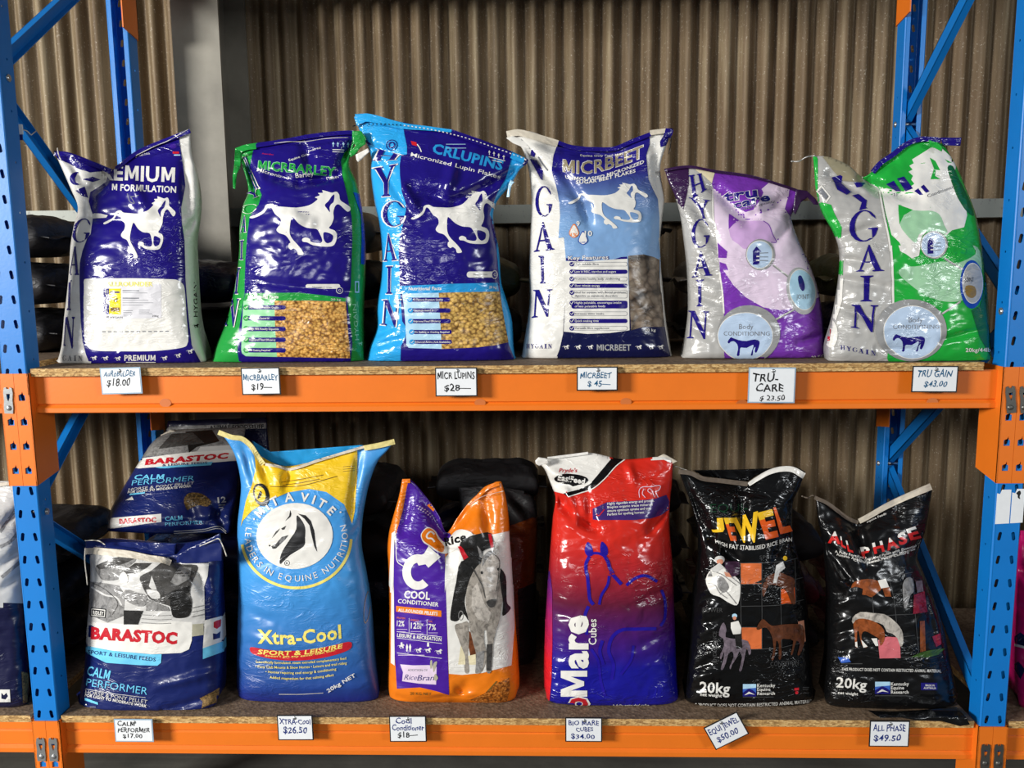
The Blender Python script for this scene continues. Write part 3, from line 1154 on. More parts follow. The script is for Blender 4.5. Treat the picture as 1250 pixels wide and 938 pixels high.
SERIF = {
    'H': [[_stem(0.14, 0.34)], [_stem(0.70, 0.88)], [rect(0.3, 0.47, 0.74, 0.53)]],
    'Y': [[[(0.0, 1), (0.42, 1), (0.42, 0.965), (0.33, 0.94), (0.56, 0.54), (0.78, 0.94), (0.68, 0.965), (0.68, 1), (1, 1), (1, 0.965), (0.88, 0.93), (0.62, 0.47), (0.62, 0.08), (0.72, 0.035), (0.72, 0), (0.3, 0), (0.3, 0.035), (0.42, 0.08), (0.42, 0.45), (0.1, 0.94), (0.0, 0.965)]]],
    'G': [[_arc(0.5, 0.5, 0.5, 0.5, 38, 345) + [(0.98, 0.42), (0.66, 0.42), (0.66, 0.385), (0.78, 0.36), (0.78, 0.1)] + _arc(0.53, 0.5, 0.34, 0.46, 300, 42)[0:] + [(0.94, 0.70)]]],
    'A': [[[(0.44, 1), (0.56, 1), (0.90, 0.07), (1.0, 0.035), (1.0, 0), (0.58, 0), (0.58, 0.035), (0.68, 0.07), (0.585, 0.33), (0.25, 0.33), (0.17, 0.07), (0.28, 0.035), (0.28, 0), (0, 0), (0, 0.035), (0.1, 0.07)], [(0.27, 0.385), (0.42, 0.80), (0.565, 0.385)]]],
    'I': [[_stem(0.34, 0.66, 0.2)]],
    'N': [[[(0, 1), (0.30, 1), (0.80, 0.28), (0.80, 0.93), (0.70, 0.965), (0.70, 1), (1, 1), (1, 0.965), (0.88, 0.93), (0.88, -0.03), (0.80, -0.03), (0.20, 0.80), (0.20, 0.07), (0.32, 0.035), (0.32, 0), (0, 0), (0, 0.035), (0.12, 0.07), (0.12, 0.93), (0, 0.965)]]],
}
def K(sc, ox, oy):
    """coordinates read off an enlarged detail -> coordinates of the whole picture"""
    def f(*a):
        if len(a) == 1: return [(ox + x / sc, oy + y / sc) for x, y in a[0]]
        return (ox + a[0] / sc, oy + a[1] / sc)
    return f
def affine(src, dst):
    A = np.c_[np.array(src, float), np.ones(len(src))]
    M = np.linalg.lstsq(A, np.array(dst, float), rcond=None)[0]
    return lambda pts: [tuple(np.array([x, y, 1.0]) @ M) for x, y in pts]
HORSE = [(135, 590), (185, 570), (225, 545), (238, 515), (262, 505), (285, 506), (310, 520), (360, 525), (440, 530), (520, 515), (560, 490), (578, 472), (560, 462), (592, 448), (580, 434), (612, 432), (608, 416), (645, 425), (672, 432), (700, 425), (718, 445), (725, 480), (760, 505), (788, 525), (790, 545), (772, 556), (748, 536), (715, 508), (692, 520), (680, 560), (682, 600), (667, 640), (652, 664), (690, 680), (703, 710), (697, 750), (675, 780), (620, 784), (550, 776), (510, 757), (482, 752), (477, 735), (500, 724), (528, 735), (535, 752), (590, 762), (608, 742), (588, 692), (568, 668), (510, 660), (460, 635), (425, 600), (410, 595), (400, 630), (395, 690), (410, 730), (450, 775), (480, 815), (484, 836), (450, 837), (443, 812), (420, 797), (405, 804), (387, 790), (390, 765), (400, 755), (370, 712), (330, 697), (310, 677), (320, 655), (336, 636), (336, 600), (300, 570), (278, 532), (258, 522), (243, 545), (225, 566), (190, 587), (150, 600)]
HORSE_GAP = [(620, 690), (655, 697), (678, 715), (670, 750), (640, 762), (620, 742), (615, 712)]
HORSE_MANE = [(625, 512), (650, 485), (668, 458), (686, 445), (682, 490), (664, 508), (655, 530), (658, 558), (640, 537)]
def horse(s, M, ink, ground, part='horse_emblem', small=False):
    if small:
        s.poly(part, ink, M(HORSE))
        return
    s.poly(part, ink, smooth_loop(M(HORSE), 3))
    s.poly(part, ground, smooth_loop(M(HORSE_GAP), 3))
    s.poly(part, ground, smooth_loop(M(HORSE_MANE), 3))
def little_horse(s, x, y, w, ink, part='lettering'):
    k = w / 650.0
    horse(s, lambda P: [(x + (a - 460) * k, y + (b - 620) * k) for a, b in P], ink, None, part, True)
def rrect(x0, y0, x1, y1, r, n=5):
    o = []
    for cx, cy, a in ((x1 - r, y0 + r, -90), (x1 - r, y1 - r, 0), (x0 + r, y1 - r, 90), (x0 + r, y0 + r, 180)):
        for k in range(n + 1):
            t = R(a + 90 * k / n)
            o.append((cx + r * math.cos(t), cy + r * math.sin(t)))
    return o
def bars(s, part, ink, x0, x1, ys, h=0.8, ragged=True):
    """rows of print too small to read"""
    rnd = random.Random(int(x0 * 7 + ys[0] * 3))
    for y in ys:
        s.poly(part, ink, rect(x0, y, x0 + (x1 - x0) * (rnd.uniform(0.6, 1) if ragged else 1), y + h))
INK = dict(navy=(28, 16, 116), white=(232, 229, 222), green=(34, 150, 62), mint=(150, 214, 160), sky=(40, 150, 214), pale=(178, 216, 238), black=(14, 14, 16), yellow=(240, 216, 30), grey=(120, 122, 128),
           silver=(176, 176, 176), purple=(112, 52, 160), violet=(60, 28, 140), red=(200, 34, 40), orange=(240, 128, 24), royal=(18, 70, 170), darknavy=(16, 20, 66), cream=(226, 214, 178), cyan=(90, 190, 226), deepblue=(26, 22, 110))
for k_, v_ in INK.items():
    film(k_, v_)

def pillow(name, label, cat, group, x0, x1, y0, y1, z0, h, mat, band=None, seed=0.0, rot=0.0):
    """a full sack lying flat: soft rectangular cushion with a sewn end"""
    bm = bmesh.new()
    nu, nv = 40, 28
    L, W = (x1 - x0) / 2, (y1 - y0) / 2
    top, bot = [], []
    for j in range(nv + 1):
        rt, rb = [], []
        for i in range(nu + 1):
            a, b = 2 * i / nu - 1, 2 * j / nv - 1
            a, b = math.copysign(abs(a) ** 0.8, a), math.copysign(abs(b) ** 0.8, b)
            f = ((1 - abs(a) ** 4) * (1 - abs(b) ** 4)) ** 0.42 if abs(a) < 1 and abs(b) < 1 else 0.0
            pin = 1 - 0.06 * (abs(a) ** 6) * (1 - b * b) - 0.0
            n1 = noise.noise(Vector((a * 3 + seed, b * 3, 1.7 + seed)))
            n2 = noise.noise(Vector((a * 9 + seed, b * 6, 4.1)))
            x = a * L * (1 - 0.05 * (1 - f)) + 0.004 * n2
            y = b * W * pin
            zz = h / 2 * f
            rt.append((x, y, h * 0.46 + zz * 1.08 + (0.009 * n1 + 0.004 * n2) * f))
            rb.append((x, y, max(0.0008, h * 0.46 - zz * 0.92)))
        top.append(rt)
        bot.append(rb)
    cr, sr = math.cos(rot), math.sin(rot)
    cx, cy = (x0 + x1) / 2, (y0 + y1) / 2
    P = lambda p: (cx + p[0] * cr - p[1] * sr, cy + p[0] * sr + p[1] * cr, z0 + p[2])
    T = [[bm.verts.new(P(p)) for p in r] for r in top]
    B = [[(T[j][i] if i in (0, nu) or j in (0, nv) else bm.verts.new(P(p))) for i, p in enumerate(r)] for j, r in enumerate(bot)]
    for j in range(nv):
        for i in range(nu):
            k = 1 if band and band[1] < i / nu < band[2] else 0
            for q in ((T[j][i], T[j][i + 1], T[j + 1][i + 1], T[j + 1][i]), (B[j][i], B[j + 1][i], B[j + 1][i + 1], B[j][i + 1])):
                fc = bm.faces.new(q)
                fc.material_index = k
                fc.smooth = True
    r = empty(name, (cx, cy, z0), label, cat, group)
    obj('body', bm, [mat] + ([band[0]] if band else []), r)
    bm = bmesh.new()
    for sgn in (-1, 1):
        pts = [P((sgn * L * 0.955, W * (2 * k / 12 - 1) * 0.9, h * 0.46 + 0.004 * math.sin(k * 1.3 + seed))) for k in range(13)]
        out = [P((sgn * (L + 0.018), W * (2 * k / 12 - 1) * 0.88, h * 0.43 + 0.006 * math.sin(k * 1.1 + seed))) for k in range(13)]
        for k in range(12):
            a = [Vector(q) for q in (pts[k], pts[k + 1], out[k + 1], out[k])]
            up = Vector((0, 0, 0.003))
            u = [bm.verts.new(q + up) for q in a]
            d = [bm.verts.new(q) for q in a]
            bm.faces.new(u)
            bm.faces.new(d[::-1])
            for m in range(4):
                bm.faces.new((d[m], d[(m + 1) % 4], u[(m + 1) % 4], u[m]))
    bmesh.ops.remove_doubles(bm, verts=bm.verts, dist=1e-5)
    bmesh.ops.recalc_face_normals(bm, faces=bm.faces)
    obj('sewn_end', bm, mat, r)
    return r
# ------------------------------------------------------------------ upper shelf
GU = 'feed sacks on the upper shelf'
# 1 navy and white premium sack
k1, k2, k3, k4 = K(6.25, 60, 150), K(5.208, 130, 150), K(5.86, 60, 290), K(7.22, 150, 320)
s = Sack('feed_sack', 'navy and white feed sack reading PREMIUM with galloping white horse', 'feed sack', GU,
    [[(69, 445), (160, 447), (253, 441)], [(75, 422), (247, 418)], [(78, 390), (243, 400)], [(82, 355), (240, 360)], [(84.5, 327), (239, 335)], [(86, 300), (238, 296)],
     [(90, 276), (243, 262)], [(95, 253), (244, 238)], [(86, 230), (112, 228), (150, 226), (241, 212)], [(73, 200), (105, 210), (136, 218), (170, 206), (205, 194), (234, 186)],
     [(66, 184), (84, 186), (116, 198), (137, 207), (165, 185), (204, 168), (232, 157)]],
    0.20, 0.105, DU, MATS['white'],
    zones=[('navy', [(140, 190), (134, 209), (130, 222), (119, 230), (110, 235), (108, 246), (111, 256), (114, 262), (113, 272), (111, 286), (107, 291), (101, 307), (98, 321), (97.5, 341), (98, 367), (99, 392), (101, 416), (105, 432), (112, 450), (250, 452), (245, 442), (234, 422), (233, 414), (230, 389), (227.6, 361), (226, 338), (226, 330), (225, 294), (222, 273), (221, 254), (226, 227), (224, 207), (219, 172), (219, 150)]),
           ('navy', [(60, 180), (66, 192), (84, 200), (96, 206), (110, 211), (124, 209), (128, 203), (118, 190), (84, 176)])],
    folds=[((137, 205), (112, 234), 7, 0.030), ((112, 234), (113, 264), 5, 0.014), ((84, 196), (110, 232), 6, 0.012), ((150, 205), (180, 260), 9, -0.010), ((98, 262), (150, 272), 5, 0.008), ((225, 200), (230, 260), 6, 0.010), ((244, 264), (228, 282), 5, 0.012)])
s.spline('side_lettering', 'navy', k1([(225, 376), (185, 385), (163, 410), (165, 445), (190, 472), (226, 476), (222, 466), (204, 458), (198, 430), (208, 405)]), 3)
s.poly('side_lettering', 'navy', k1([(258, 432), (330, 412), (392, 434), (330, 450)]))
s.poly('side_lettering', 'navy', k1([(205, 518), (270, 488), (296, 575), (255, 560)]))
s.glyph('side_lettering', 'navy', 'G', [(92, 267), (114, 267), (108, 297), (86, 296)])
s.glyph('side_lettering', 'navy', 'A', [(86, 301), (98, 301), (97, 336), (84, 336)])
s.glyph('side_lettering', 'navy', 'I', [(82, 342), (89, 342), (88, 379), (81, 379)])
s.glyph('side_lettering', 'navy', 'N', [(79, 387), (92, 387), (91, 425), (76, 422)])
for i, c in enumerate('GAIN'):
    s.glyph('side_lettering', 'grey', c, [(77 + i * 6.4, 434), (81.5 + i * 6.4, 434), (81.5 + i * 6.4, 440.5), (76.6 + i * 6.4, 440.5)])
s.text('product_name', 'white', 'REMIUM', 124, 219.5, 18, 0.04, 89.5, 0.05)
s.text('lettering', 'white', 'M FORMULATION', 137, 232.5, 7.6, 0.04, 78, 0.045)
s.text('lettering', 'white', 'Quality Feed Mills', 157, 194, 2.6, -0.2, 27)
for P in ([(135, 450), (150, 500), (180, 510), (150, 462), (160, 470), (205, 462)],):
    s.stroke('lettering', 'grey', k2(P), 0.9)
s.ell('lettering', 'violet', *k2(425, 150), 4.2, 3)
s.poly('lettering', 'red', k2(rect(422, 184, 462, 198)))
s.poly('lettering', 'pale', k2(rect(430, 203, 470, 210)))
horse(s, affine([(785, 545), (470, 830), (700, 710), (655, 660), (262, 510), (560, 490), (480, 740)], [k2(440, 575), k2(185, 860), k2(378, 730), k2(330, 692), k2(95, 548), k2(262, 565), k2(192, 775)]), 'white', 'navy')
s.poly('horse_emblem', 'white', k1([(350, 690), (300, 720), (335, 735), (440, 722), (452, 705), (400, 692)]))
lab = smooth_loop([(103, 350), (103, 343), (107, 340.5), (130, 340), (170, 340), (205, 341), (216, 342), (223, 347), (225.5, 356), (227, 380), (229.5, 410), (229, 419), (223, 424.5), (190, 428.5), (150, 429), (120, 428.5), (109, 425), (104, 416), (103, 395), (102.5, 370)], 4)
s.poly('white_panel', 'white', lab)
film('label_paper', (214, 212, 216), 0.5, 0.2)
film('pale_yellow', (238, 226, 120))
s.poly('paper_label', 'label_paper', [(126, 350), (197, 347), (197.5, 388.5), (128, 390)])
s.text('paper_label', 'pale_yellow', 'ALLROUNDER', 130, 349.6, 5.2, 0.0, 57, 0.05)
s.poly('paper_label', 'navy', rect(127, 352.5, 133.7, 384))
for i, c in enumerate('HYGAIN'):
    s.glyph('paper_label', 'white', c, [(128.4, 354 + i * 4.8), (132.4, 354 + i * 4.8), (132.4, 358 + i * 4.8), (128.4, 358 + i * 4.8)])
s.poly('paper_label', 'yellow', rect(133.7, 352.5, 148, 384))
s.poly('paper_label', 'navy', rect(135, 356, 146.5, 358))
film('brown_ink', (120, 92, 40))
s.poly('paper_label', 'brown_ink', rect(135.5, 375.5, 146.5, 380.5))
little_horse(s, 141, 366.5, 8, 'black', 'paper_label')
bars(s, 'paper_label', 'grey', 150, 170, [354.5, 363.5], 1.2, False)
bars(s, 'paper_label', 'grey', 150, 190, [357.5, 366.5, 369.5, 372.5], 0.5)
bars(s, 'paper_label', 'grey', 151, 166, [379, 381.2, 383.4, 385.6], 0.6)
bars(s, 'paper_label', 'grey', 170, 186, [378.5, 380.7, 382.9], 0.6)
s.text('paper_label', 'black', '20kg', 186, 387, 2.4, 0, 8)
s.text('paper_label', 'black', 'HYGAIN', 135, 388.6, 2, 0, 15)
little_horse(s, 131.5, 387.3, 4, 'black', 'paper_label')
for x in range(118, 208, 7):
    s.poly('white_panel', 'grey', rect(x, 404.6 - (x - 118) * 0.006, x + 4.4, 405.8 - (x - 118) * 0.006))
s.text('foot_lettering', 'white', 'PREMIUM', 152, 440, 6.6, 0.0, 38, 0.05)
bars(s, 'foot_lettering', 'white', 154, 190, [441.6], 0.8, False)
for x, y in ((114.6, 437), (128.5, 437.2), (143.6, 437.5), (200.5, 437), (217, 433.8), (231.5, 429)):
    little_horse(s, x, y, 8.5, 'white')
s.text('side_lettering', 'black', 'HYGAIN', 240.6, 387, 4.6, -math.pi / 2, 42, 0.0)
little_horse(s, 238.5, 398, 8, 'black', 'side_lettering')
s.hem('navy', [(66, 184), (84, 186.5), (116, 198), (136, 206.5)], 6)
s.hem('navy', [(140, 204), (165, 185), (186, 175), (204, 168), (231, 157.5)], 5)
s.string('string_white', [(70, 181), (72, 190), (75, 196)], 0.19)
s.string('string_white', [(166, 190), (186, 180), (205, 172), (216, 166), (230, 158)], 0.185, 0.001)
s.done()
# 2 navy and green barley sack
k5, k6 = K(5.359, 280, 155), K(6.41, 255, 320)
s = Sack('feed_sack', 'navy and green feed sack with white horse above a picture of barley', 'feed sack', GU,
    [[(258, 445), (350, 447), (446, 444)], [(264, 422), (444, 418)], [(274, 398), (443, 395)], [(281, 376), (443.5, 366)], [(288, 341), (445, 340)], [(292, 306), (445.5, 308)], [(292.5, 278), (445, 284)], [(297, 250), (441, 250)],
     [(303, 232), (370, 224), (435, 222)], [(297, 206), (365, 204), (426, 200)], [(290, 190), (345, 184), (432, 178)], [(287, 181), (300, 176.5), (345, 170), (381, 163.5), (420, 159.5), (440, 161)]],
    0.20, 0.105, DU, MATS['green'],
    zones=[('navy', [(314, 170), (309, 185), (305, 205), (314, 225), (320, 238), (316, 250), (305, 265), (302, 290), (300, 318), (299, 348), (299, 360), (297, 371), (294, 390), (291, 410), (290, 430), (294, 452), (440, 452), (440, 440), (428, 441), (430, 420), (428, 400), (425, 380), (424, 366), (428, 350), (429, 320), (430, 290), (429, 265), (424, 240), (418, 215), (416, 196), (420, 186), (428, 180), (430, 172), (430, 150), (320, 150)]),
           ('royal', [(431, 235), (440, 262), (441, 290), (440, 322), (455, 328), (455, 240)])],
    folds=[((330, 215), (365, 222), 7, 0.020), ((365, 222), (412, 216), 6, 0.024), ((295, 195), (316, 240), 6, 0.020), ((430, 175), (416, 200), 5, 0.016), ((345, 262), (378, 272), 8, -0.012), ((290, 342), (440, 358), 5, 0.005), ((380, 205), (372, 180), 7, 0.012)], puck=1.1)
# facts panel and picture
film('green_panel', (40, 138, 70))
s.poly('facts_panel', 'green', k6([(290, 245), (700, 240), (900, 262), (1075, 285), (1070, 310), (800, 300), (520, 305), (275, 305)]))
s.poly('facts_panel', 'mint', k6([(275, 305), (540, 300), (540, 740), (290, 735), (262, 715), (255, 690), (262, 500)]))
grain('barley_flakes', 120, (232, 190, 110), (206, 152, 74), (120, 76, 30))
s.poly('grain_picture', 'barley_flakes', k6([(515, 303), (800, 302), (1070, 312), (1085, 520), (1105, 750), (800, 745), (535, 738), (520, 520)]))
s.text('facts_panel', 'white', 'Nutritional Facts', *k6(308, 284), 3.6, 0.0, 37, 0.04, 0.12)
s.text('facts_panel', 'white', '20 kg', *k6(955, 300), 2.4, 0.03, 12)
for y, tx in ((356, 'All Natural Premium Quality'), (441, 'Goodness Sealed In'), (524, 'High 98% Readily Digestible'), (609, 'Improved Feed Efficiency'), (690, 'No Soaking Required')):
    x0, yy = k6(305, y)
    s.poly('facts_panel', 'navy', rrect(x0 - 1, yy - 2.7, x0 + 46.5, yy + 2.7, 2.6))
    s.text('facts_panel', 'white', tx, x0 + 2.5, yy + 1.1, 2.3, 0, len(tx) * 1.32, 0.02)
    s.ell('facts_panel', 'green', x0 - 1.5, yy, 3.3, 3.3)
    s.stroke('facts_panel', 'white', [(x0 - 3, yy), (x0 - 2, yy + 1.2), (x0 + 0.4, yy - 1.6)], 0.7, False)
M = lambda P: k5(P)
horse(s, M, 'white', 'navy')
# brand words in the folded neck
for w, b in (('navy', 0.0),):
    s.text('product_name', 'mint', 'MICRBARLEY', *k5(186, 276), 10.4, 0.09, 95, 0.055)
    s.text('product_name', 'green', 'MICRBARLEY', *k5(190, 275), 9.8, 0.09, 93.5, 0.035)
s.text('lettering', 'white', 'Micronized', *k5(182, 290), 4.6, 0.27, 40, 0.01)
s.text('lettering', 'white', 'Barley', *k5(435, 330), 5, -0.1, 22, 0.01)
s.text('lettering', 'white', 'Flakes', *k5(640, 352), 4.6, -0.2, 15, 0.01)
s.text('lettering', 'white', 'Equine Only', *k5(392, 228), 2.8, -0.32, 26, 0.02)
s.text('lettering', 'white', 'Feed Mill', *k5(505, 168), 2.2, -0.25, 18)
s.text('lettering', 'red', 'Australian', *k5(215, 180), 1.8, 0.1, 14)
for x in (680, 710, 745, 775):
    a, b = k5(x, 115)
    s.poly('lettering', 'pale', [(a, b - 3), (a + 1.6, b), (a + 0.5, b), (a + 0.5, b + 3.2), (a - 0.5, b + 3.2), (a - 0.5, b), (a - 1.6, b)])
bars(s, 'lettering', 'white', *[k5(675, 0)[0], k5(760, 0)[0]], [k5(0, 148)[1], k5(0, 162)[1]], 0.9)
a, b = k6(758, 188)
s.poly('lettering', 'white', rrect(a, b - 2.6, a + 42, b + 3.2, 2.6), )
s.text('lettering', 'grey', 'Micronized Grain', a + 8, b + 1.6, 1.8, 0.03, 24)
a, b = k6(1022, 222)
s.ell('lettering', 'white', a, b, 4.2, 4.4)
s.ell('lettering', 'navy', a, b, 3.5, 3.7)
s.text('lettering', 'white', 'G', a - 1.4, b + 1.6, 3.4)
# gusset letters, navy edged with white
def edged(ch, q, ink='navy', rim='white'):
    cx, cy = sum(p[0] for p in q) / 4, sum(p[1] for p in q) / 4
    q2 = [(cx + (x - cx) * 1.13 + (0.7 if x > cx else -0.7), cy + (y - cy) * 1.05) for x, y in q]
    s.glyph('side_lettering', rim, ch, q2)
    s.glyph('side_lettering', ink, ch, q)
edged('H', k5([(95, 195), (118, 200), (200, 400), (165, 410)]))
edged('Y', k5([(120, 440), (185, 405), (205, 455), (140, 480)]))
edged('G', k5([(75, 520), (185, 500), (165, 560), (100, 575)]), 'green')
edged('A', k5([(85, 590), (118, 575), (110, 690), (75, 690)]))
edged('I', k5([(70, 745), (100, 740), (95, 870), (68, 870)]))
edged('I', k6([(215, 45), (255, 45), (235, 250), (195, 250)]))
edged('N', k6([(170, 290), (245, 290), (210, 500), (120, 500)]))
s.text('side_lettering', 'mint', 'HYGAIN', *k6(1172, 610), 4.6, -math.pi / 2 - 0.08, 44)
little_horse(s, *k6(1178, 640), 7, 'mint', 'side_lettering')
s.poly('side_lettering', 'pale', k6(rect(1140, 150, 1172, 240)), k6(rect(1146, 160, 1166, 230)[::-1]))
s.hem('navy', [(312, 175.5), (345, 170), (381, 163.5), (420, 159.5), (432, 159.5)], 5)
s.hem('green', [(287, 181.5), (300, 176.5), (312, 175)], 7)
s.string('string_white', [(335, 175), (352, 173), (372, 173), (400, 169), (425, 168)], 0.185, 0.0009)
s.flap('green', [(287, 181), (295, 186), (293, 205), (289, 212), (287, 231), (284.5, 230), (284, 215), (286, 200)], 0.20, 'torn_corner', lambda x, y: 0.02 * math.sin(y * 0.2))
s.flap('green', [(430, 160), (441, 160), (447, 168), (446, 176), (440, 180), (434, 188), (428, 192), (426, 186), (434, 178), (430, 170)], 0.20, 'tied_corner')
s.flap('white', [(434, 189), (449, 181), (451, 185), (437, 198), (435, 195)], 0.195, 'paper_tag')
s.done()
# 3 navy and sky-blue lupin sack
kA, kB = K(5.682, 430, 135), K(5.86, 440, 290)
film('bright_sky', (44, 164, 230))
s = Sack('feed_sack', 'navy and sky-blue feed sack with white horse above a picture of lupin flakes', 'feed sack', GU,
    [[(447, 444), (540, 447), (630, 443)], [(451, 425), (627, 422)], [(460, 400), (625, 392)], [(460, 376), (620, 372)], [(465, 341), (612, 345)], [(466, 306), (609, 306)], [(463, 274), (602, 266)], [(457, 246), (530, 244), (607, 246)], [(453, 214), (540, 218), (624, 225)],
     [(452, 186), (540, 190), (634, 208)], [(438, 157), (490, 164), (560, 176), (643, 200)], [(433, 139.5), (445, 139), (490, 149), (561, 162), (624, 184.5), (645, 195)]],
    0.20, 0.105, DU, MATS['bright_sky'],
    zones=[('navy', kA([(350, 60), (352, 110), (365, 180), (380, 250), (380, 305), (340, 312), (330, 380), (332, 450), (345, 560), (372, 640), (374, 690), (350, 800), (328, 900)]) + kB([(280, 30), (275, 100), (280, 200), (282, 350), (300, 600), (332, 650), (320, 720), (290, 780), (285, 930), (1112, 930), (1108, 890), (1060, 770), (1030, 650), (1005, 450), (985, 250), (970, 60)]) + kA([(1004, 900), (990, 800), (950, 720), (1000, 580), (1060, 480), (1090, 380), (1112, 300), (1130, 200)])),
           ('navy', kA([(1195, 325), (1150, 470), (1110, 510), (1200, 500), (1260, 330)])), ('navy', kA([(60, 165), (135, 235), (110, 245), (40, 180)]))],
    folds=[((455, 190), (505, 262), 6, 0.008), ((505, 232), (555, 247), 9, 0.016), ((555, 247), (600, 225), 7, 0.016), ((600, 225), (640, 205), 6, 0.012), ((555, 200), (545, 235), 7, -0.012), ((452, 178), (482, 188), 4, 0.010), ((450, 412), (480, 400), 4, 0.008), ((452, 425), (488, 414), 4, 0.008), ((492, 230), (510, 260), 6, -0.012)], puck=1.15)
s.poly('facts_panel', 'sky', kB([(284, 348), (640, 332), (978, 325), (988, 388), (550, 397), (286, 402)]))
s.poly('facts_panel', 'pale', kB([(300, 402), (565, 396), (582, 797), (345, 790), (330, 770), (322, 600), (314, 500)]))
grain('lupin_flakes', 105, (222, 186, 104), (190, 150, 78), (110, 78, 34))
s.poly('grain_picture', 'lupin_flakes', kB([(560, 396), (760, 392), (990, 388), (1020, 560), (1055, 750), (960, 772), (840, 786), (582, 798), (570, 560)]))
s.text('facts_panel', 'white', 'Nutritional Facts', *kB(345, 378), 4.0, -0.01, 40, 0.04, 0.12)
s.text('facts_panel', 'white', '20 kg', *kB(918, 366), 3.4, 0.0, 9, 0.02)
for x, y, tx in ((340, 446, 'All Natural Premium Quality'), (343, 523, 'Goodness Sealed In'), (345, 599, 'Improved Feed Efficiency'), (352, 677, 'No Soaking or Cracking Required'), (354, 748, 'Enhanced Amino Acid Availability')):
    x0, yy = kB(x + 25, y)
    s.poly('facts_panel', 'navy', rrect(x0 - 1, yy - 2.7, x0 + 47, yy + 2.5, 2.4))
    s.text('facts_panel', 'white', tx, x0 + 2, yy + 1.0, 2.3, 0, len(tx) * 1.36, 0.02)
    s.ell('facts_panel', 'sky', x0 - 1.5, yy, 3.2, 3.2)
    s.stroke('facts_panel', 'white', [(x0 - 3, yy), (x0 - 2, yy + 1.2), (x0 + 0.4, yy - 1.6)], 0.7, False)
horse(s, affine([(135, 590), (262, 505), (560, 490), (788, 545), (480, 740), (700, 710), (655, 660), (470, 830)], [kA(380, 745), kA(525, 640), kA(820, 668), kA(975, 665), kA(758, 890), kA(928, 840), kA(910, 790), (562, 309.6)]), 'white', 'navy')
s.text('product_name', 'sky', 'CRLUPINS', *kA(552, 292), 11.5, 0.25, 88, 0.055)
s.text('lettering', 'white', 'Micronized Lupin Flakes', *kA(405, 318), 4.8, 0.245, 112, 0.01)
bars(s, 'small_print', 'pale', *[kA(650, 0)[0], kA(830, 0)[0]], [kA(0, 235)[1], kA(0, 262)[1]], 0.6)
s.poly('small_print', 'red', kA([(405, 212), (445, 222), (450, 250), (415, 240)]))
s.stroke('small_print', 'white', kA([(450, 235), (470, 265), (480, 290)]), 1.2)
for x, y in ((950, 295), (982, 303), (1015, 315), (1050, 325)):
    a, b = kA(x, y)
    s.poly('small_print', 'white', [(a, b - 3), (a + 1.5, b), (a + 0.4, b), (a + 0.4, b + 3), (a - 0.4, b + 3), (a - 0.4, b), (a - 1.5, b)])
a, b = kA(945, 325)
s.stroke('small_print', 'white', [(a, b), (a + 20, b + 5)], 0.9)
s.stroke('small_print', 'white', [(a + 4, b + 4), (a + 16, b + 7)], 0.8)
a, b = kB(760, 265)
s.poly('small_print', 'white', rrect(a, b - 3.6, a + 36, b + 3.8, 3.4))
s.text('small_print', 'grey', 'Micronized Grain', a + 8, b + 1, 2, 0.0, 17)
s.ell('small_print', 'white', a + 33.5, b + 0.4, 3.6, 5.2)
s.ell('small_print', 'navy', a + 33.5, b + 0.4, 2.9, 4.4)
s.text('small_print', 'white', 'G', a + 32.2, b + 2, 3.6)
a, b = kA(275, 240)
s.ell('side_lettering', 'navy', a, b, 7, 6.5, (6, 5.5))
s.ell('side_lettering', 'navy', a, b, 4.2, 4, (2.6, 2.4))
edged('H', kA([(165, 262), (345, 312), (310, 345), (130, 350)]))
edged('Y', kA([(150, 402), (305, 374), (298, 592), (170, 602)]))
edged('G', kA([(215, 628), (362, 628), (365, 805), (215, 810)]))
edged('A', [(470, 286), (479, 285), (485, 318), (469, 319)])
edged('I', kB([(180, 207), (240, 205), (235, 405), (178, 405)]))
edged('N', kB([(165, 448), (285, 445), (268, 635), (152, 625)]))
s.hem('bright_sky', kA([(12, 45), (100, 20), (350, 85), (520, 108), (690, 132)]), lambda t: 11 - 7.5 * t)
s.hem('navy', kA([(690, 130), (900, 205), (1110, 292)]), 7)
s.hem('bright_sky', kA([(1110, 292), (1200, 330)]), 7)
for i in range(46):
    t = i / 45
    P = row_points(kA([(20, 104), (350, 124), (700, 188), (1190, 352)]), 46)
    x, y = P[i]
    s.poly('hem_stitching', 'black' if t < 0.28 else 'white', [(x - 1, y - 0.8), (x + 1, y - 0.4), (x + 1, y + 0.8), (x - 1, y + 0.4)], lift=0.016)
s.flap('pale', kA([(1098, 480), (1125, 495), (1105, 520), (1090, 600), (1070, 600), (1085, 510)]), 0.19, 'clear_corner_film')
s.done()
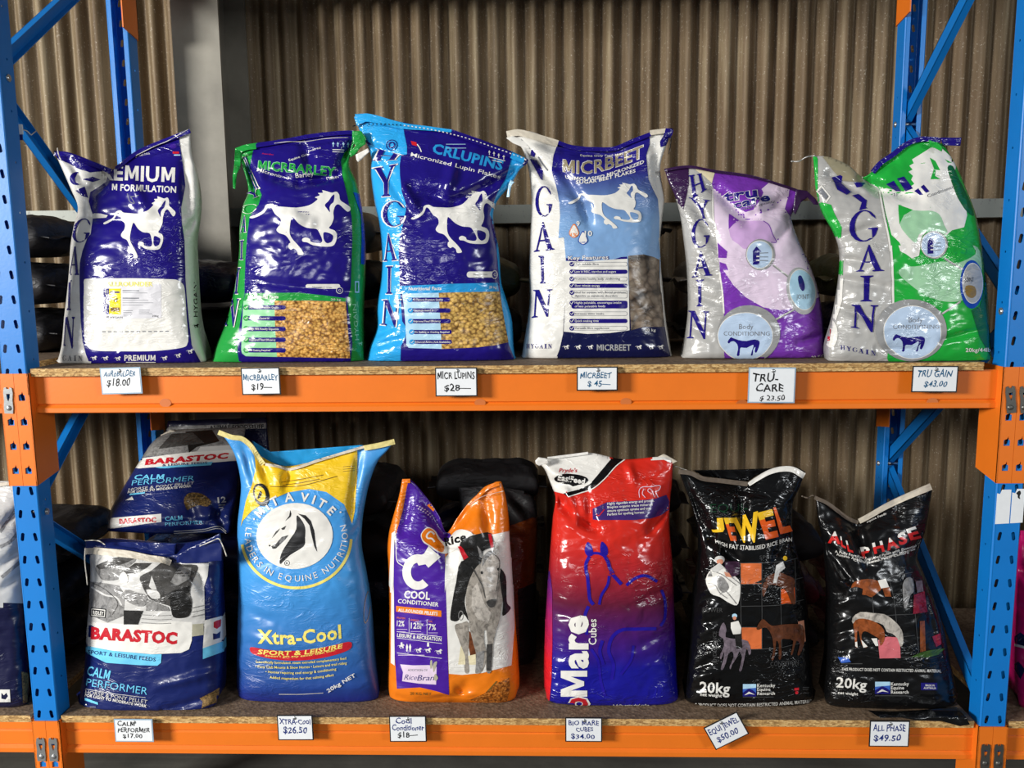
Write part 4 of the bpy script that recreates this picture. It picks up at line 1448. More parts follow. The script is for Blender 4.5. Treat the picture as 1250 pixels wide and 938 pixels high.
# 4 white, navy and pale-blue beet sack
kA, kB = K(5.682, 610, 150), K(5.86, 625, 290)
film2('beet_sky', (122, 160, 204), (30, 22, 120), at(700, 272, 0.12).z, at(700, 206, 0.16).z)
s = Sack('feed_sack', 'white feed sack fading navy to pale blue, with key features list and grey beet pulp', 'feed sack', GU,
    [[(636, 441), (725, 444), (821, 438)], [(640, 415), (817, 416)], [(645, 385), (812, 383)], [(647, 362), (809, 350)], [(646, 328), (806.5, 320)], [(647, 294), (806, 290)], [(649, 255), (809, 262)], [(648, 232), (811, 242)], [(645, 207), (720, 212), (806, 205)],
     [(637, 181), (700, 195), (750, 197), (812, 182)], [(617.5, 161), (647, 160.5), (678, 172), (712, 179), (753, 179), (791, 164), (811, 157), (822, 157)]],
    0.245, 0.105, DU, MATS['white'],
    zones=[('beet_sky', kA([(412, 90), (408, 125), (372, 230), (360, 330), (390, 430), (405, 510), (415, 560), (420, 650), (408, 800)]) + kB([(372, 0), (385, 150), (380, 300), (390, 400), (1064, 400), (1055, 300), (1060, 150), (1045, 0)]) + kA([(1104, 800), (1105, 650), (1095, 530), (1060, 460), (1030, 390), (1015, 230), (1040, 150), (1040, 0)])),
           ('darknavy', kB([(388, 395), (370, 600), (365, 690), (340, 800), (312, 870), (300, 930), (1140, 930), (1138, 880), (1110, 760), (1090, 640), (1080, 560), (1066, 395)])),
           ('navy', kA([(1135, 20), (1150, 70), (1110, 130), (1115, 170), (1250, 120), (1230, 10)]))],
    folds=[((683, 205), (712, 252), 8, 0.014), ((712, 252), (720, 275), 6, 0.014), ((645, 190), (685, 235), 7, 0.014), ((735, 190), (770, 195), 8, 0.016), ((690, 185), (740, 190), 7, 0.010), ((800, 180), (806, 235), 6, 0.010), ((635, 178), (655, 205), 5, 0.008), ((688, 242), (712, 251), 4, -0.010)], puck=1.05)
s.poly('feature_panel', 'white', kB([(372, 170), (600, 166), (825, 152), (835, 400), (840, 664), (700, 684), (540, 690), (370, 674), (385, 420)]))
s.poly('feature_panel', 'navy', kB([(385, 148), (480, 158), (600, 170), (480, 172), (388, 168)]))
s.poly('feature_panel', 'navy', kB([(725, 158), (780, 140), (820, 138), (822, 154)]))
s.text('product_name', 'navy', 'Key Features', *kB(400, 163), 5.2, -0.02, 50, 0.06)
s.text('product_name', 'white', 'Key Features', *kB(403, 162), 4.8, -0.02, 48.5, 0.02)
grain('beet_flakes', 34, (150, 136, 118), (120, 104, 88), (52, 42, 34))
s.poly('grain_picture', 'beet_flakes', kB([(830, 132), (940, 122), (1010, 140), (1050, 160), (1052, 300), (1064, 420), (1078, 560), (1086, 640), (940, 640), (850, 665), (838, 420)]))
for y, dk, tx in ((192, 0, ['High soluble fibre']), (246, 1, ['Low in NSC, starches and sugars']), (297, 0, ['Promotes healthy body conditioning']), (346, 1, ['Slow release energy']),
                  (407, 0, ['Ideal for equines with dental problems,', 'digestive or metabolic disorders']), (481, 1, ['Highly palatable, encourages intake', 'of less palatable feeds']), (546, 0, ['Increases water intake']), (598, 1, ['Quick soaking time']), (650, 0, ['Versatile fibre supplement'])):
    x0, yy = kB(425, y)
    x1 = kB(825, y)[0]
    hh = 2.6 if len(tx) == 1 else 4.8
    if dk:
        s.poly('feature_panel', 'navy', rrect(x0, yy - hh, x1, yy + hh, 2.5))
    else:
        s.poly('feature_panel', 'grey', rrect(x0, yy - hh, x1, yy + hh, 2.5), rrect(x0 + 0.5, yy - hh + 0.5, x1 - 0.5, yy + hh - 0.5, 2.0)[::-1])
    for i, t in enumerate(tx):
        s.text('feature_panel', 'white' if dk else 'grey', t, x0 + 4, yy + 1 + (i * 4.2 - 2.1 if len(tx) > 1 else 0), 2.5, 0, len(t) * 1.62, 0.015)
    yc = yy - (2 if len(tx) > 1 else 0)
    s.ell('feature_panel', 'navy', x0 + 0.5, yc, 2.9, 2.9)
    s.stroke('feature_panel', 'white', [(x0 - 1.2, yc - 0.4), (x0 + 0.2, yc + 1.2), (x0 + 2.6, yc - 2)], 0.8, False)
wv = lambda A: (lambda t: A * (0.12 * math.sin(math.pi * min(t / 0.5, 1)) - max(0, t - 0.42) ** 1.3 * 1.9))
film('old_gold', (150, 138, 110))
s.text('product_name', 'white', 'MICRBEET', *kA(436, 342), 15.5, 0.0, 99, 0.04, warp=wv(19))
s.text('product_name', 'old_gold', 'MICRBEET', *kA(441, 340), 14.5, 0.0, 97, 0.02, warp=wv(19))
s.text('lettering', 'white', 'UNMOLASSED MICRONIZED', *kA(455, 388), 4.0, 0.0, 96, 0.04, warp=wv(20))
s.text('lettering', 'white', 'SUGAR BEET FLAKES', *kA(532, 424), 4.0, 0.0, 72, 0.04, warp=lambda t: -18 * max(0, t - 0.2) ** 1.2)
s.text('small_print', 'white', 'Equine Only Feed Mill', *kA(558, 236), 2.4, 0.0, 50, 0.01, warp=lambda t: 2 * math.sin(3 * t) - 3 * t)
horse(s, affine([(135, 590), (262, 505), (560, 490), (788, 545), (480, 740), (700, 710), (470, 830), (655, 660)], [kA(435, 520), kA(608, 548), kA(828, 432), kA(995, 525), kA(808, 655), kA(975, 640), kA(802, 735), kA(935, 600)]), 'white', 'beet_sky')
def drop(x, y, w, h, ink, rim):
    P = smooth_loop([(x, y - h), (x + w * 0.45, y - h * 0.25), (x + w * 0.5, y + h * 0.2), (x, y + h * 0.55), (x - w * 0.5, y + h * 0.2), (x - w * 0.45, y - h * 0.25)], 4)
    s.poly('drop_symbols', rim, P)
    s.poly('drop_symbols', ink, [(x + (a - x) * 0.84, y + (b - y) * 0.86) for a, b in P])
drop(*kA(515, 765), 11, 11, 'white', 'orange')
drop(*kA(577, 815), 11, 11, 'white', 'royal')
s.text('drop_symbols', 'orange', '1%', *kA(493, 790), 4, 0, 8, 0.03)
s.text('drop_symbols', 'royal', 'LOW', *kA(560, 838), 2.2, 0, 6, 0.02)
s.text('drop_symbols', 'white', '9', *kA(530, 720), 6, 0, 4, 0.03)
s.text('drop_symbols', 'white', '10', *kA(588, 788), 6, 0, 9, 0.03)
for x in (385, 470, 557, 905, 990, 1058):
    little_horse(s, *kB(x, 784), 8.5, 'white')
s.text('foot_lettering', 'grey', 'MICRBEET', *kB(605, 808), 7.4, 0, 42, 0.05)
s.text('foot_lettering', 'silver', 'MICRBEET', *kB(608, 806), 6.8, 0, 41, 0.0)
s.text('foot_lettering', 'white', '20 kg', *kB(948, 672), 3.2, 0.02, 13, 0.02)
s.poly('side_lettering', 'navy', kA([(222, 182), (250, 215), (242, 238), (212, 226)]))
s.stroke('side_lettering', 'grey', kA([(268, 235), (300, 285), (335, 330)]), 1.6)
s.poly('side_lettering', 'navy', kA([(205, 250), (258, 258), (300, 330), (298, 402), (283, 392), (240, 310)]))
s.glyph('side_lettering', 'navy', 'G', kA([(250, 440), (362, 440), (368, 652), (248, 655)]))
s.glyph('side_lettering', 'navy', 'A', [(659, 271), (667, 271), (677, 305), (652, 308)])
s.glyph('side_lettering', 'navy', 'I', kB([(180, 132), (252, 130), (248, 330), (195, 330)]))
s.glyph('side_lettering', 'navy', 'N', kB([(155, 375), (290, 370), (275, 560), (142, 578)]))
for i, c in enumerate('HYGAIN'):
    x, y = kB(103 + i * 31, 762)
    s.glyph('foot_lettering', 'navy', c, [(x, y), (x + 4.4, y), (x + 4.4, y + 5.4), (x, y + 5.4)])
film('kraft_white', (206, 196, 178), 0.55, 0.3)
s.hem('kraft_white', kA([(45, 58), (130, 45), (230, 68), (410, 122)]), 8)
s.hem('navy', kA([(410, 124), (520, 160), (660, 168), (790, 165), (900, 120), (1040, 65)]), 5)
s.hem('kraft_white', kA([(1040, 52), (1150, 38)]), 6)
s.hem('navy', kA([(1152, 36), (1205, 52)]), 10)
s.flap('white', kA([(45, 105), (90, 92), (150, 110), (205, 165), (215, 185), (150, 165), (90, 140)]), 0.2, 'folded_mouth_corner')
s.string('ink_black', kA([(1190, 90), (1185, 150), (1172, 215)]), 0.2, 0.0012)
s.done()
# 5 silver and purple sack
kA, kB = K(6.579, 810, 195), K(6.579, 825, 310)
film('steel_silver', (186, 184, 180), 0.24, 0.6, 0.12)
film('lavender', (226, 206, 226))
film('bright_purple', (120, 54, 170))
film('medal_grey', (150, 150, 150))
film('medal_blue', (186, 206, 230))
film('dusk_purple', (52, 26, 66))
STAND = [(497, 640), (520, 605), (535, 608), (580, 625), (640, 632), (700, 620), (735, 635), (735, 665), (725, 700), (712, 725), (700, 715), (706, 680), (690, 700), (685, 740), (670, 742), (688, 690), (688, 662), (640, 688), (600, 685), (590, 700), (586, 745), (566, 745), (575, 700), (570, 662), (545, 635), (520, 640), (508, 655)]
s = Sack('feed_sack', 'silver and purple feed sack reading HYGAIN down its silver side', 'feed sack', GU,
    [[(831, 442), (920, 444), (1008, 440)], [(836, 416), (1006, 410)], [(840, 384), (1004, 385)], [(840, 352), (999, 355)], [(838, 320), (988, 322)], [(834, 288), (976, 296)], [(830, 262), (966, 268)], [(824, 240), (890, 240), (969, 257)], [(816, 222), (880, 222), (976, 244)], [(811, 206), (840, 202), (873, 208), (918, 215), (960, 227), (981, 235)]],
    0.205, 0.10, DU, MATS['steel_silver'],
    zones=[('bright_purple', kA([(418, 60), (412, 100), (386, 190), (400, 245), (410, 480), (430, 560), (438, 780)]) + kB([(346, 20), (355, 150), (380, 330), (386, 480), (380, 600), (392, 930), (1400, 930), (1400, 0)]) + kA([(1300, 200)])),
           ('lavender', kA([(398, 232), (500, 296), (600, 388), (660, 420), (720, 400), (770, 330), (800, 268), (785, 238), (842, 190), (940, 178), (962, 208), (1010, 225), (1000, 300), (972, 400), (1030, 480), (1066, 600), (1120, 700)]) + kB([(1060, 60), (1150, 200), (1150, 345), (1050, 400), (940, 442), (830, 452), (700, 430), (560, 350), (460, 250), (395, 150), (350, 90)]) + kA([(436, 760), (425, 560), (410, 480)])),
           ('dusk_purple', kA([(0, 40), (200, 60), (203, 200), (160, 400), (50, 260)])), ('cream', kA([(240, 40), (416, 70), (412, 100), (386, 190), (320, 130), (262, 90)]))],
    folds=[((873, 232), (912, 268), 8, 0.020), ((912, 268), (965, 240), 8, 0.014), ((842, 240), (875, 300), 8, 0.012), ((920, 235), (930, 262), 6, -0.012), ((967, 268), (945, 300), 6, 0.010), ((850, 330), (880, 345), 5, 0.007), ((852, 360), (882, 372), 5, 0.007), ((845, 400), (866, 410), 5, 0.008), ((975, 418), (1006, 408), 4, 0.012)], puck=1.3)
s.stroke('side_lettering', 'white', kA([(392, 240), (395, 360), (402, 480), (424, 560), (436, 760)]), 1.6)
s.stroke('side_lettering', 'white', kB([(352, 150), (376, 330), (384, 478)]), 2.0)
film('orchid', (206, 168, 216))
s.spline('horse_head_picture', 'orchid', kA([(522, 440), (600, 490), (700, 495), (800, 496), (845, 530), (870, 600), (902, 664), (860, 662), (740, 640), (660, 720), (600, 680), (535, 620)]), 3)
s.poly('horse_head_picture', 'bright_purple', kA([(522, 438), (604, 492), (560, 520), (522, 560)]))
s.poly('horse_head_picture', 'bright_purple', kA([(434, 668), (512, 740), (505, 792), (440, 790)]))
s.poly('horse_head_picture', 'bright_purple', kA([(448, 822), (500, 840), (520, 888), (455, 886)]))
s.stroke('horse_head_picture', 'bright_purple', kA([(800, 496), (845, 530), (872, 600), (902, 664), (860, 664)]), 0.9)
def rod(P, w=2.6):
    s.stroke('medallions', 'medal_grey', P, w, False)
    s.stroke('medallions', 'white', [(x + 0.5, y - 0.6) for x, y in P], 0.6, False)
rod(kB([(778, 92), (900, 185)]))
rod(kB([(795, 532), (945, 448)]))
def medal(cx, cy, rx, ry, ix, iy, irx, iry, rot=0.0, rim='medal_grey', face='medal_blue'):
    s.ell('medallions', rim, cx, cy, rx, ry, None, rot)
    s.ell('medallions', 'white', ix, iy, irx + 0.9, iry + 0.9, None, rot)
    s.ell('medallions', face, ix, iy, irx, iry, None, rot)
def body_medal(tx, ty, hx, hy, k):
    s.text('medallions', 'grey', 'Body', tx + 19 * k, ty, 6.2 * k, 0, 17 * k, 0.0)
    s.text('medallions', 'grey', 'CONDITIONING', tx, ty + 8.2 * k, 5.2 * k, 0, 56 * k, 0.0)
    s.poly('medallions', 'navy', [(hx + (a - 616) * k / 6.1, hy + (b - 675) * k / 6.6) for a, b in smooth_loop(STAND, 2)])
def arrow_medal(cx, cy, k=1.0):
    s.poly('medallions', 'navy', [(cx - 9 * k, cy - 4 * k), (cx - 4.4 * k, cy - 10.5 * k), (cx + 2 * k, cy - 4 * k), (cx - 0.5 * k, cy - 4 * k), (cx - 0.5 * k, cy + 12 * k), (cx - 8.5 * k, cy + 12 * k), (cx - 8.5 * k, cy - 4 * k)])
    for q in (-2.5, 2.5, 7):
        s.stroke('medallions', 'grey', [(cx - 0.5 * k, cy + q * k), (cx + 10 * k, cy + q * k)], 0.9, False)
    for q in (1, 6):
        s.poly('medallions', 'white', rect(cx - 4.5 * k, cy + q * k, cx - 0.5 * k, cy + (q + 1.6) * k))
medal(*kB(585, 640), 38, 34.5, *kB(555, 660), 33, 28)
body_medal(*kB(382, 604), *kB(541, 742), 1.0)
medal(*kA(775, 765), 17.8, 19, *kA(768, 765), 15.2, 16.4)
arrow_medal(*kA(770, 768))
medal(*kB(1003, 300), 17.5, 29, *kB(1010, 290), 15, 24.5, -0.2, 'silver', 'pale')
s.spline('medallions', 'navy', kB([(975, 190), (1000, 180), (1022, 230), (1028, 280), (1010, 300), (985, 260)]), 3)
s.text('medallions', 'grey', 'JOINT', *kB(962, 362), 5.5, 0.0, 15, 0.0)
s.text('product_name', 'white', 'tru', *kA(478, 338), 12.4, -0.13, 43, 0.08)
s.text('product_name', 'navy', 'tru', *kA(484, 335), 11.8, -0.13, 41, 0.05)
s.text('product_name', 'white', 'care', *kA(560, 398), 9.6, -0.24, 47, 0.08)
s.text('product_name', 'deepblue', 'care', *kA(566, 396), 9.2, -0.24, 45, 0.055)
s.text('lettering', 'grey', 'more quality', *kA(640, 405), 3.0, -0.26, 40, 0.0)
s.text('foot_lettering', 'white', '20 KG', *kB(1085, 845), 3.8, -0.12, 15, 0.02, 0.2)
s.glyph('side_lettering', 'navy', 'H', kA([(196, 130), (310, 112), (350, 238), (222, 325)]))
s.glyph('side_lettering', 'navy', 'Y', kA([(200, 305), (372, 330), (362, 472), (290, 478)]))
s.glyph('side_lettering', 'navy', 'G', kA([(228, 480), (372, 472), (370, 705), (222, 715)]))
s.glyph('side_lettering', 'navy', 'A', [(851, 307), (860, 307), (870, 336), (845, 339)])
s.glyph('side_lettering', 'navy', 'I', kB([(150, 210), (238, 206), (225, 422), (160, 424)]))
s.glyph('side_lettering', 'navy', 'N', kB([(105, 456), (268, 462), (256, 680), (90, 680)]))
s.hem('dusk_purple', [(811, 206), (840, 202), (873, 207.5), (918, 214), (960, 226.5), (981, 234)], 3.4)
s.flap('dusk_purple', [(972, 231), (985, 233), (996, 243), (999, 250), (994, 250), (986, 241), (978, 247), (971, 262), (968, 256)], 0.2, 'twisted_corner')
s.done()
# 6 silver and green sack
kA, kB = K(5.435, 985, 160), K(5.682, 1000, 300)
film('bright_green', (32, 168, 60))
film('olive_back', (150, 142, 116))
film('pale_green', (160, 206, 166))
film('bottle_green', (18, 96, 50))
s = Sack('feed_sack', 'silver and bright green feed sack, its mouth folded to one side', 'feed sack', GU,
    [[(1009, 441), (1110, 444), (1211, 441)], [(1009, 420), (1209, 415)], [(1015, 396), (1208, 392)], [(1021, 365), (1206, 360)], [(1025, 335), (1203, 335)], [(1025, 305), (1199, 304)], [(1017, 283), (1195, 280)], [(1003, 258), (1080, 265), (1190, 258)], [(996, 232), (1060, 245), (1120, 235), (1180, 232)], [(994, 208), (1055, 228), (1090, 212), (1169, 206)], [(992.5, 190), (1013, 192), (1036, 202), (1054, 216), (1070, 205), (1089, 186), (1122, 170), (1152, 176)]],
    0.085, 0.068, DU, MATS['steel_silver'],
    zones=[('bright_green', kA([(366, 316), (400, 280), (480, 195), (600, 90), (740, 20), (1400, 0)]) + kB([(1400, 930), (540, 930), (470, 780), (520, 410), (515, 200), (502, 40)]) + kA([(556, 760), (548, 700), (520, 550), (492, 400), (470, 372), (420, 350)])),
           ('bright_green', kA([(0, 130), (56, 160), (70, 185), (74, 380), (85, 470), (160, 490), (182, 545), (232, 640), (225, 712), (120, 700), (0, 500)])), ('bright_green', kB([(100, 95), (168, 105), (165, 205), (90, 230)])),
           ('olive_back', kA([(75, 140), (230, 165), (372, 290), (368, 340), (240, 330), (172, 262), (120, 195)]))],
    folds=[((1053, 218), (1075, 232), 7, 0.022), ((1075, 232), (1120, 240), 8, 0.016), ((1015, 215), (1050, 235), 6, 0.012), ((1053, 216), (1090, 196), 5, 0.012), ((1028, 290), (1070, 275), 5, 0.008), ((1022, 340), (1080, 350), 5, 0.009), ((1025, 375), (1072, 392), 5, 0.010), ((1070, 425), (1130, 428), 5, 0.006), ((1150, 415), (1200, 402), 4, 0.010), ((1020, 315), (1060, 320), 4, 0.007)], puck=1.4)
s.poly('horse_head_picture', 'white', kA([(820, 112), (900, 122), (960, 180), (985, 235), (975, 300), (1000, 380), (1045, 470), (1060, 560), (1040, 640), (960, 660), (925, 690), (800, 660), (760, 700), (740, 815), (650, 815), (612, 740), (560, 690), (520, 540), (500, 430), (478, 366), (560, 385), (640, 400), (712, 352), (690, 325), (702, 300), (672, 272), (700, 258), (678, 232), (708, 215), (696, 190), (760, 150)]))
s.spline('horse_head_picture', 'pale_green', kA([(606, 492), (660, 520), (740, 530), (830, 532), (880, 560), (905, 620), (928, 674), (870, 684), (800, 662), (740, 690), (720, 745), (660, 690), (615, 620)]), 3)
s.poly('horse_head_picture', 'bright_green', kA([(604, 492), (700, 525), (640, 560), (612, 620)]))
s.poly('horse_head_picture', 'bright_green', kA([(812, 178), (850, 200), (882, 262), (852, 258), (848, 300), (884, 322), (818, 322), (840, 250)]))
s.poly('horse_head_picture', 'bright_green', kA([(912, 188), (962, 214), (932, 212)]))
s.spline('horse_head_picture', 'bottle_green', kA([(930, 245), (965, 236), (1010, 330), (1070, 450), (1105, 560), (1060, 540), (1000, 450), (960, 350)]), 3)
s.spline('horse_head_picture', 'pale_green', kB([(548, 190), (600, 150), (700, 140), (850, 110), (960, 120), (1080, 60), (1060, 0), (1110, 40), (1120, 200), (1050, 340), (980, 382), (870, 388), (750, 352), (640, 280)]), 3)
s.poly('horse_head_picture', 'bottle_green', kB([(1148, 130), (1165, 400), (1190, 640), (1220, 820), (1110, 640), (1050, 450), (1110, 420), (1140, 300)]))
s.poly('horse_head_picture', 'white', kB([(548, 0), (700, 0), (690, 70), (640, 90), (600, 60), (560, 40)]))
s.stroke('side_lettering', 'white', kA([(480, 398), (508, 560), (540, 700), (552, 800)]), 2.2)
s.stroke('side_lettering', 'white', kB([(496, 0), (508, 200), (512, 405)]), 2.4)
rod(kB([(865, 90), (990, 165)]))
rod(kB([(850, 475), (975, 388)]))
medal(*kB(635, 585), 43.5, 37.5, *kB(643, 600), 34.5, 31.5)
body_medal(*kB(508, 531), *kB(616, 675), 1.0)
medal(*kA(840, 757), 16.6, 17.2, *kA(836, 757), 14.6, 15)
arrow_medal(*kA(836, 757), 0.9)
medal(*kB(1052, 270), 14, 29.5, *kB(1058, 262), 11.5, 24, 0.0, 'royal', 'silver')
s.text('medallions', 'black', 'JOINT', *kB(1002, 252), 5.5, 0.0, 11, 0.0)
film('dull_gold', (150, 120, 60))
s.spline('medallions', 'dull_gold', kB([(1010, 280), (1070, 285), (1080, 340), (1050, 365), (1012, 340)]), 3)
s.poly('product_name', 'navy', kA([(525, 350), (575, 330), (625, 398), (590, 398)]))
s.poly('product_name', 'navy', kA([(595, 318), (640, 304), (702, 380), (655, 396)]))
s.poly('product_name', 'navy', kA([(712, 396), (738, 380), (772, 424), (750, 428)]))
s.poly('product_name', 'navy', kA([(752, 372), (772, 358), (810, 402), (790, 412)]))
s.text('lettering', 'grey', 'The', *kA(566, 436), 4.0, -0.05, 12, 0.0)
s.text('lettering', 'grey', 'Conditioner', *kA(800, 444), 3.8, -0.36, 34, 0.0)
s.text('foot_lettering', 'white', '20kg/44lb', *kB(1012, 736), 4.6, 0.0, 30, 0.03)
for i, c in enumerate('HYGAIN'):
    x, y = kB(146 + i * 42, 690 + i * 7.4)
    s.glyph('foot_lettering', 'deepblue', c, [(x, y), (x + 5.8, y + 0.7), (x + 5.8, y + 6.2), (x, y + 5.4)])
s.poly('side_lettering', 'navy', kA([(160, 312), (220, 290), (236, 300), (226, 350), (290, 408), (262, 426), (200, 392), (176, 335)]))
s.poly('side_lettering', 'navy', kA([(310, 340), (388, 346), (362, 372), (330, 376)]))
s.poly('side_lettering', 'navy', kA([(298, 430), (340, 420), (396, 462), (390, 508), (402, 514), (345, 528), (362, 476)]))
s.glyph('side_lettering', 'navy', 'G', kA([(285, 530), (465, 520), (478, 728), (275, 745)]))
s.glyph('side_lettering', 'navy', 'A', [(1056, 299), (1065, 299), (1079, 331), (1045, 332)])
s.glyph('side_lettering', 'navy', 'I', kB([(268, 208), (392, 206), (380, 388), (270, 388)]))
s.glyph('side_lettering', 'navy', 'N', kB([(226, 408), (408, 414), (390, 600), (218, 568)]))
s.poly('side_panel', 'white', kB([(112, 232), (168, 225), (162, 380), (120, 520), (98, 500), (105, 400)]))
s.ell('side_panel', 'white', *kB(84, 612), 8, 17)
s.poly('side_panel', 'red', kB([(52, 572), (86, 566), (78, 660), (48, 664)]))
s.poly('side_panel', 'white', kA([(64, 398), (96, 360), (158, 436), (128, 478)]), kA([(74, 402), (97, 374), (146, 436), (126, 464)])[::-1])
s.poly('side_panel', 'grey', kA([(80, 402), (100, 380), (140, 436), (124, 456)]))
s.hem('navy', kA([(425, 262), (480, 200), (560, 145), (650, 75), (740, 40), (830, 38), (890, 45)]), 6)
s.flap('navy', kA([(890, 44), (1026, 44), (1018, 98), (960, 96), (905, 92)]), 0.10, 'hem_tail')
s.flap('bright_green', kA([(810, 60), (870, 78), (900, 105), (895, 135), (850, 112), (820, 95)]), 0.085, 'tied_corner')
s.string('steel_silver', [(966, 197), (975, 197), (984, 192), (995, 190)], 0.11, 0.0018)
s.done()
# ------------------------------------------------------------------ lower shelf
GL = 'feed sacks on the lower shelf'
film('pellet_navy', (20, 34, 96), 0.3, 0.4)
film('photo_pale', (206, 204, 200), 0.3, 0.35)
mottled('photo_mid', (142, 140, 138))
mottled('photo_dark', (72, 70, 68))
mottled('photo_black', (34, 33, 32))
film('logo_red', (196, 30, 44), 0.3, 0.35)
film('light_cyan', (110, 200, 236), 0.3, 0.35)
m, t_ = newmat('torn_woven', 0.8)
t_.link(t_.ramp(t_.noise(t_.pos((1, 1, 1)), 160, 4, 0.7), [(0.35, srgb(60, 44, 26)), (0.6, srgb(150, 118, 66)), (0.75, srgb(190, 160, 104))]), t_.b.inputs['Base Color'])
# 7 grey-photo sack, standing
kA, kB = K(6.25, 90, 640), K(6.25, 90, 750)
s = Sack('feed_sack', 'blue pellet sack reading BARASTOC standing at the shelf front, torn at its bottom corner', 'feed sack', GL,
    [[(96, 876), (150, 880), (205, 880), (246, 874), (265, 864)], [(97, 852), (271, 838)], [(103, 815), (273, 800)], [(106, 766), (272, 752)], [(109, 733), (271, 725)], [(110, 705), (190, 705), (271, 702)], [(110, 688), (190, 692), (271, 686)], [(108, 672), (160, 678), (209, 685), (240, 678), (270, 670)], [(108, 662), (130, 658), (217, 664), (266, 656)]],
    0.125, 0.10, DL, MATS['pellet_navy'],
    zones=[('photo_pale', kA([(60, 260), (160, 228), (330, 248), (560, 275), (640, 280), (780, 300), (1030, 298), (1022, 400), (995, 480), (1000, 720), (1000, 780), (600, 830), (40, 830)])),
           ('white', kB([(40, 40), (105, 60), (500, 80), (770, 50), (905, 62), (902, 200), (880, 268), (820, 295), (600, 305), (300, 278), (95, 240), (40, 230)])),
           ('light_cyan', kB([(40, 228), (95, 240), (300, 278), (600, 306), (672, 304), (668, 370), (640, 392), (500, 388), (250, 370), (95, 292), (40, 280)])),
           ('white', kB([(1000, 46), (1180, 0), (1180, 190), (985, 260)])), ('light_cyan', kB([(985, 260), (1180, 190), (1180, 270), (985, 342)]))],
    folds=[((209, 685), (240, 700), 6, 0.012), ((110, 690), (130, 720), 6, 0.008), ((236, 690), (250, 720), 7, 0.010), ((200, 868), (262, 850), 5, 0.008), ((190, 840), (268, 820), 6, -0.006)], lean=0.02,
    prof=[(0, 0.85), (0.06, 1), (0.6, 0.95), (0.85, 0.8), (0.95, 0.5), (1, 0.1)], puck=0.9)
film('photo_olive', (176, 172, 150), 0.3)
s.poly('photo_print', 'photo_olive', kB([(905, 76), (990, 70), (992, 158), (903, 170)]))
s.spline('photo_print', 'photo_mid', kA([(170, 330), (250, 280), (340, 252), (480, 268), (420, 330), (380, 372), (340, 424), (240, 430), (200, 400)]), 3)
s.poly('photo_print', 'photo_dark', kA([(170, 318), (260, 278), (340, 252), (470, 264), (400, 300), (300, 330), (200, 345)]))
s.poly('photo_print', 'photo_dark', kA([(378, 366), (470, 300), (600, 300), (560, 335), (440, 396), (395, 395)]))
s.poly('photo_print', 'photo_mid', kA([(132, 440), (260, 452), (350, 470), (395, 545), (382, 700), (262, 752), (120, 690)]))
s.stroke('photo_print', 'photo_pale', kA([(140, 480), (240, 540), (330, 560), (370, 620)]), 2)
s.stroke('photo_print', 'photo_dark', kA([(150, 450), (260, 510), (340, 600), (300, 690)]), 0.8)
s.spline('photo_print', 'photo_dark', kA([(510, 400), (600, 352), (700, 282), (770, 304), (940, 312), (932, 380), (905, 440), (888, 520), (905, 600), (888, 690), (835, 715), (762, 708), (742, 640), (722, 620), (600, 582), (550, 522), (522, 460)]), 3)
s.spline('photo_print', 'photo_black', kA([(742, 570), (850, 532), (898, 600), (886, 688), (830, 714), (762, 700)]), 3)
s.poly('photo_print', 'photo_black', kA([(700, 540), (780, 500), (890, 470), (880, 520), (760, 570), (715, 570)]))
s.poly('photo_print', 'photo_mid', kA([(800, 330), (900, 330), (880, 420), (790, 470), (740, 440)]))
s.spline('photo_print', 'photo_pale', kA([(556, 500), (640, 508), (662, 560), (600, 566)]), 3)
s.poly('photo_print', 'photo_pale', kA([(578, 474), (598, 392), (638, 500), (600, 495)]))
s.spline('photo_print', 'white', kA([(350, 400), (385, 362), (415, 400), (412, 446), (360, 436)]), 3)
s.spline('photo_print', 'photo_mid', kA([(400, 500), (480, 520), (556, 545), (545, 620), (480, 622), (395, 570)]), 3)
s.poly('photo_print', 'photo_black', kA([(385, 656), (532, 660), (492, 765), (385, 765)]))
s.poly('photo_print', 'photo_mid', kA([(556, 570), (720, 632), (735, 662), (556, 660)]))
for y in (690, 720, 750):
    s.stroke('photo_print', 'photo_mid', kA([(520, y), (640, y + 8), (740, y + 4)]), 0.8)
for y in (640, 672, 706):
    s.stroke('photo_print', 'photo_mid', kA([(900, y), (1000, y - 22)]), 0.8)
s.poly('photo_print', 'photo_black', kA([(136, 636), (252, 648), (248, 716), (134, 704)]))
s.poly('photo_print', 'white', kA([(142, 643), (247, 654), (243, 708), (140, 697)]))
s.poly('photo_print', 'photo_black', kA([(148, 650), (241, 660), (238, 701), (146, 691)]))
s.text('photo_print', 'white', 'RIDLEY', *kA(154, 686), 4.2, 0.1, 13, 0.04)
s.text('product_name', 'pellet_navy', 'B', *kB(116, 168), 12.6, 0.05, 8, 0.1)
s.text('product_name', 'logo_red', 'BARASTOC', *kB(134, 184), 13.4, 0.062, 105, 0.09)
s.text('lettering', 'pellet_navy', 'SPORT & LEISURE FEEDS', *kB(112, 300), 4.6, 0.115, 83, 0.03)
s.text('lettering', 'light_cyan', 'CALM', *kB(100, 462), 11.2, 0.22, 28, 0.03)
s.text('lettering', 'light_cyan', 'PERFORMER', *kB(97, 545), 9.2, 0.15, 75, -0.01)
s.stroke('lettering', 'photo_pale', kB([(92, 570), (300, 605), (550, 636)]), 0.6)
s.text('lettering', 'photo_pale', 'HORSE & PONY PELLET', *kB(92, 606), 4.6, 0.16, 76, 0.0)
s.text('lettering', 'white', 'FOR LIGHT TO MODERATE WORK', *kB(90, 626), 3.3, 0.18, 76, 0.04)
s.poly('lettering', 'light_cyan', kB([(90, 636), (190, 672), (190, 690), (90, 656)]))
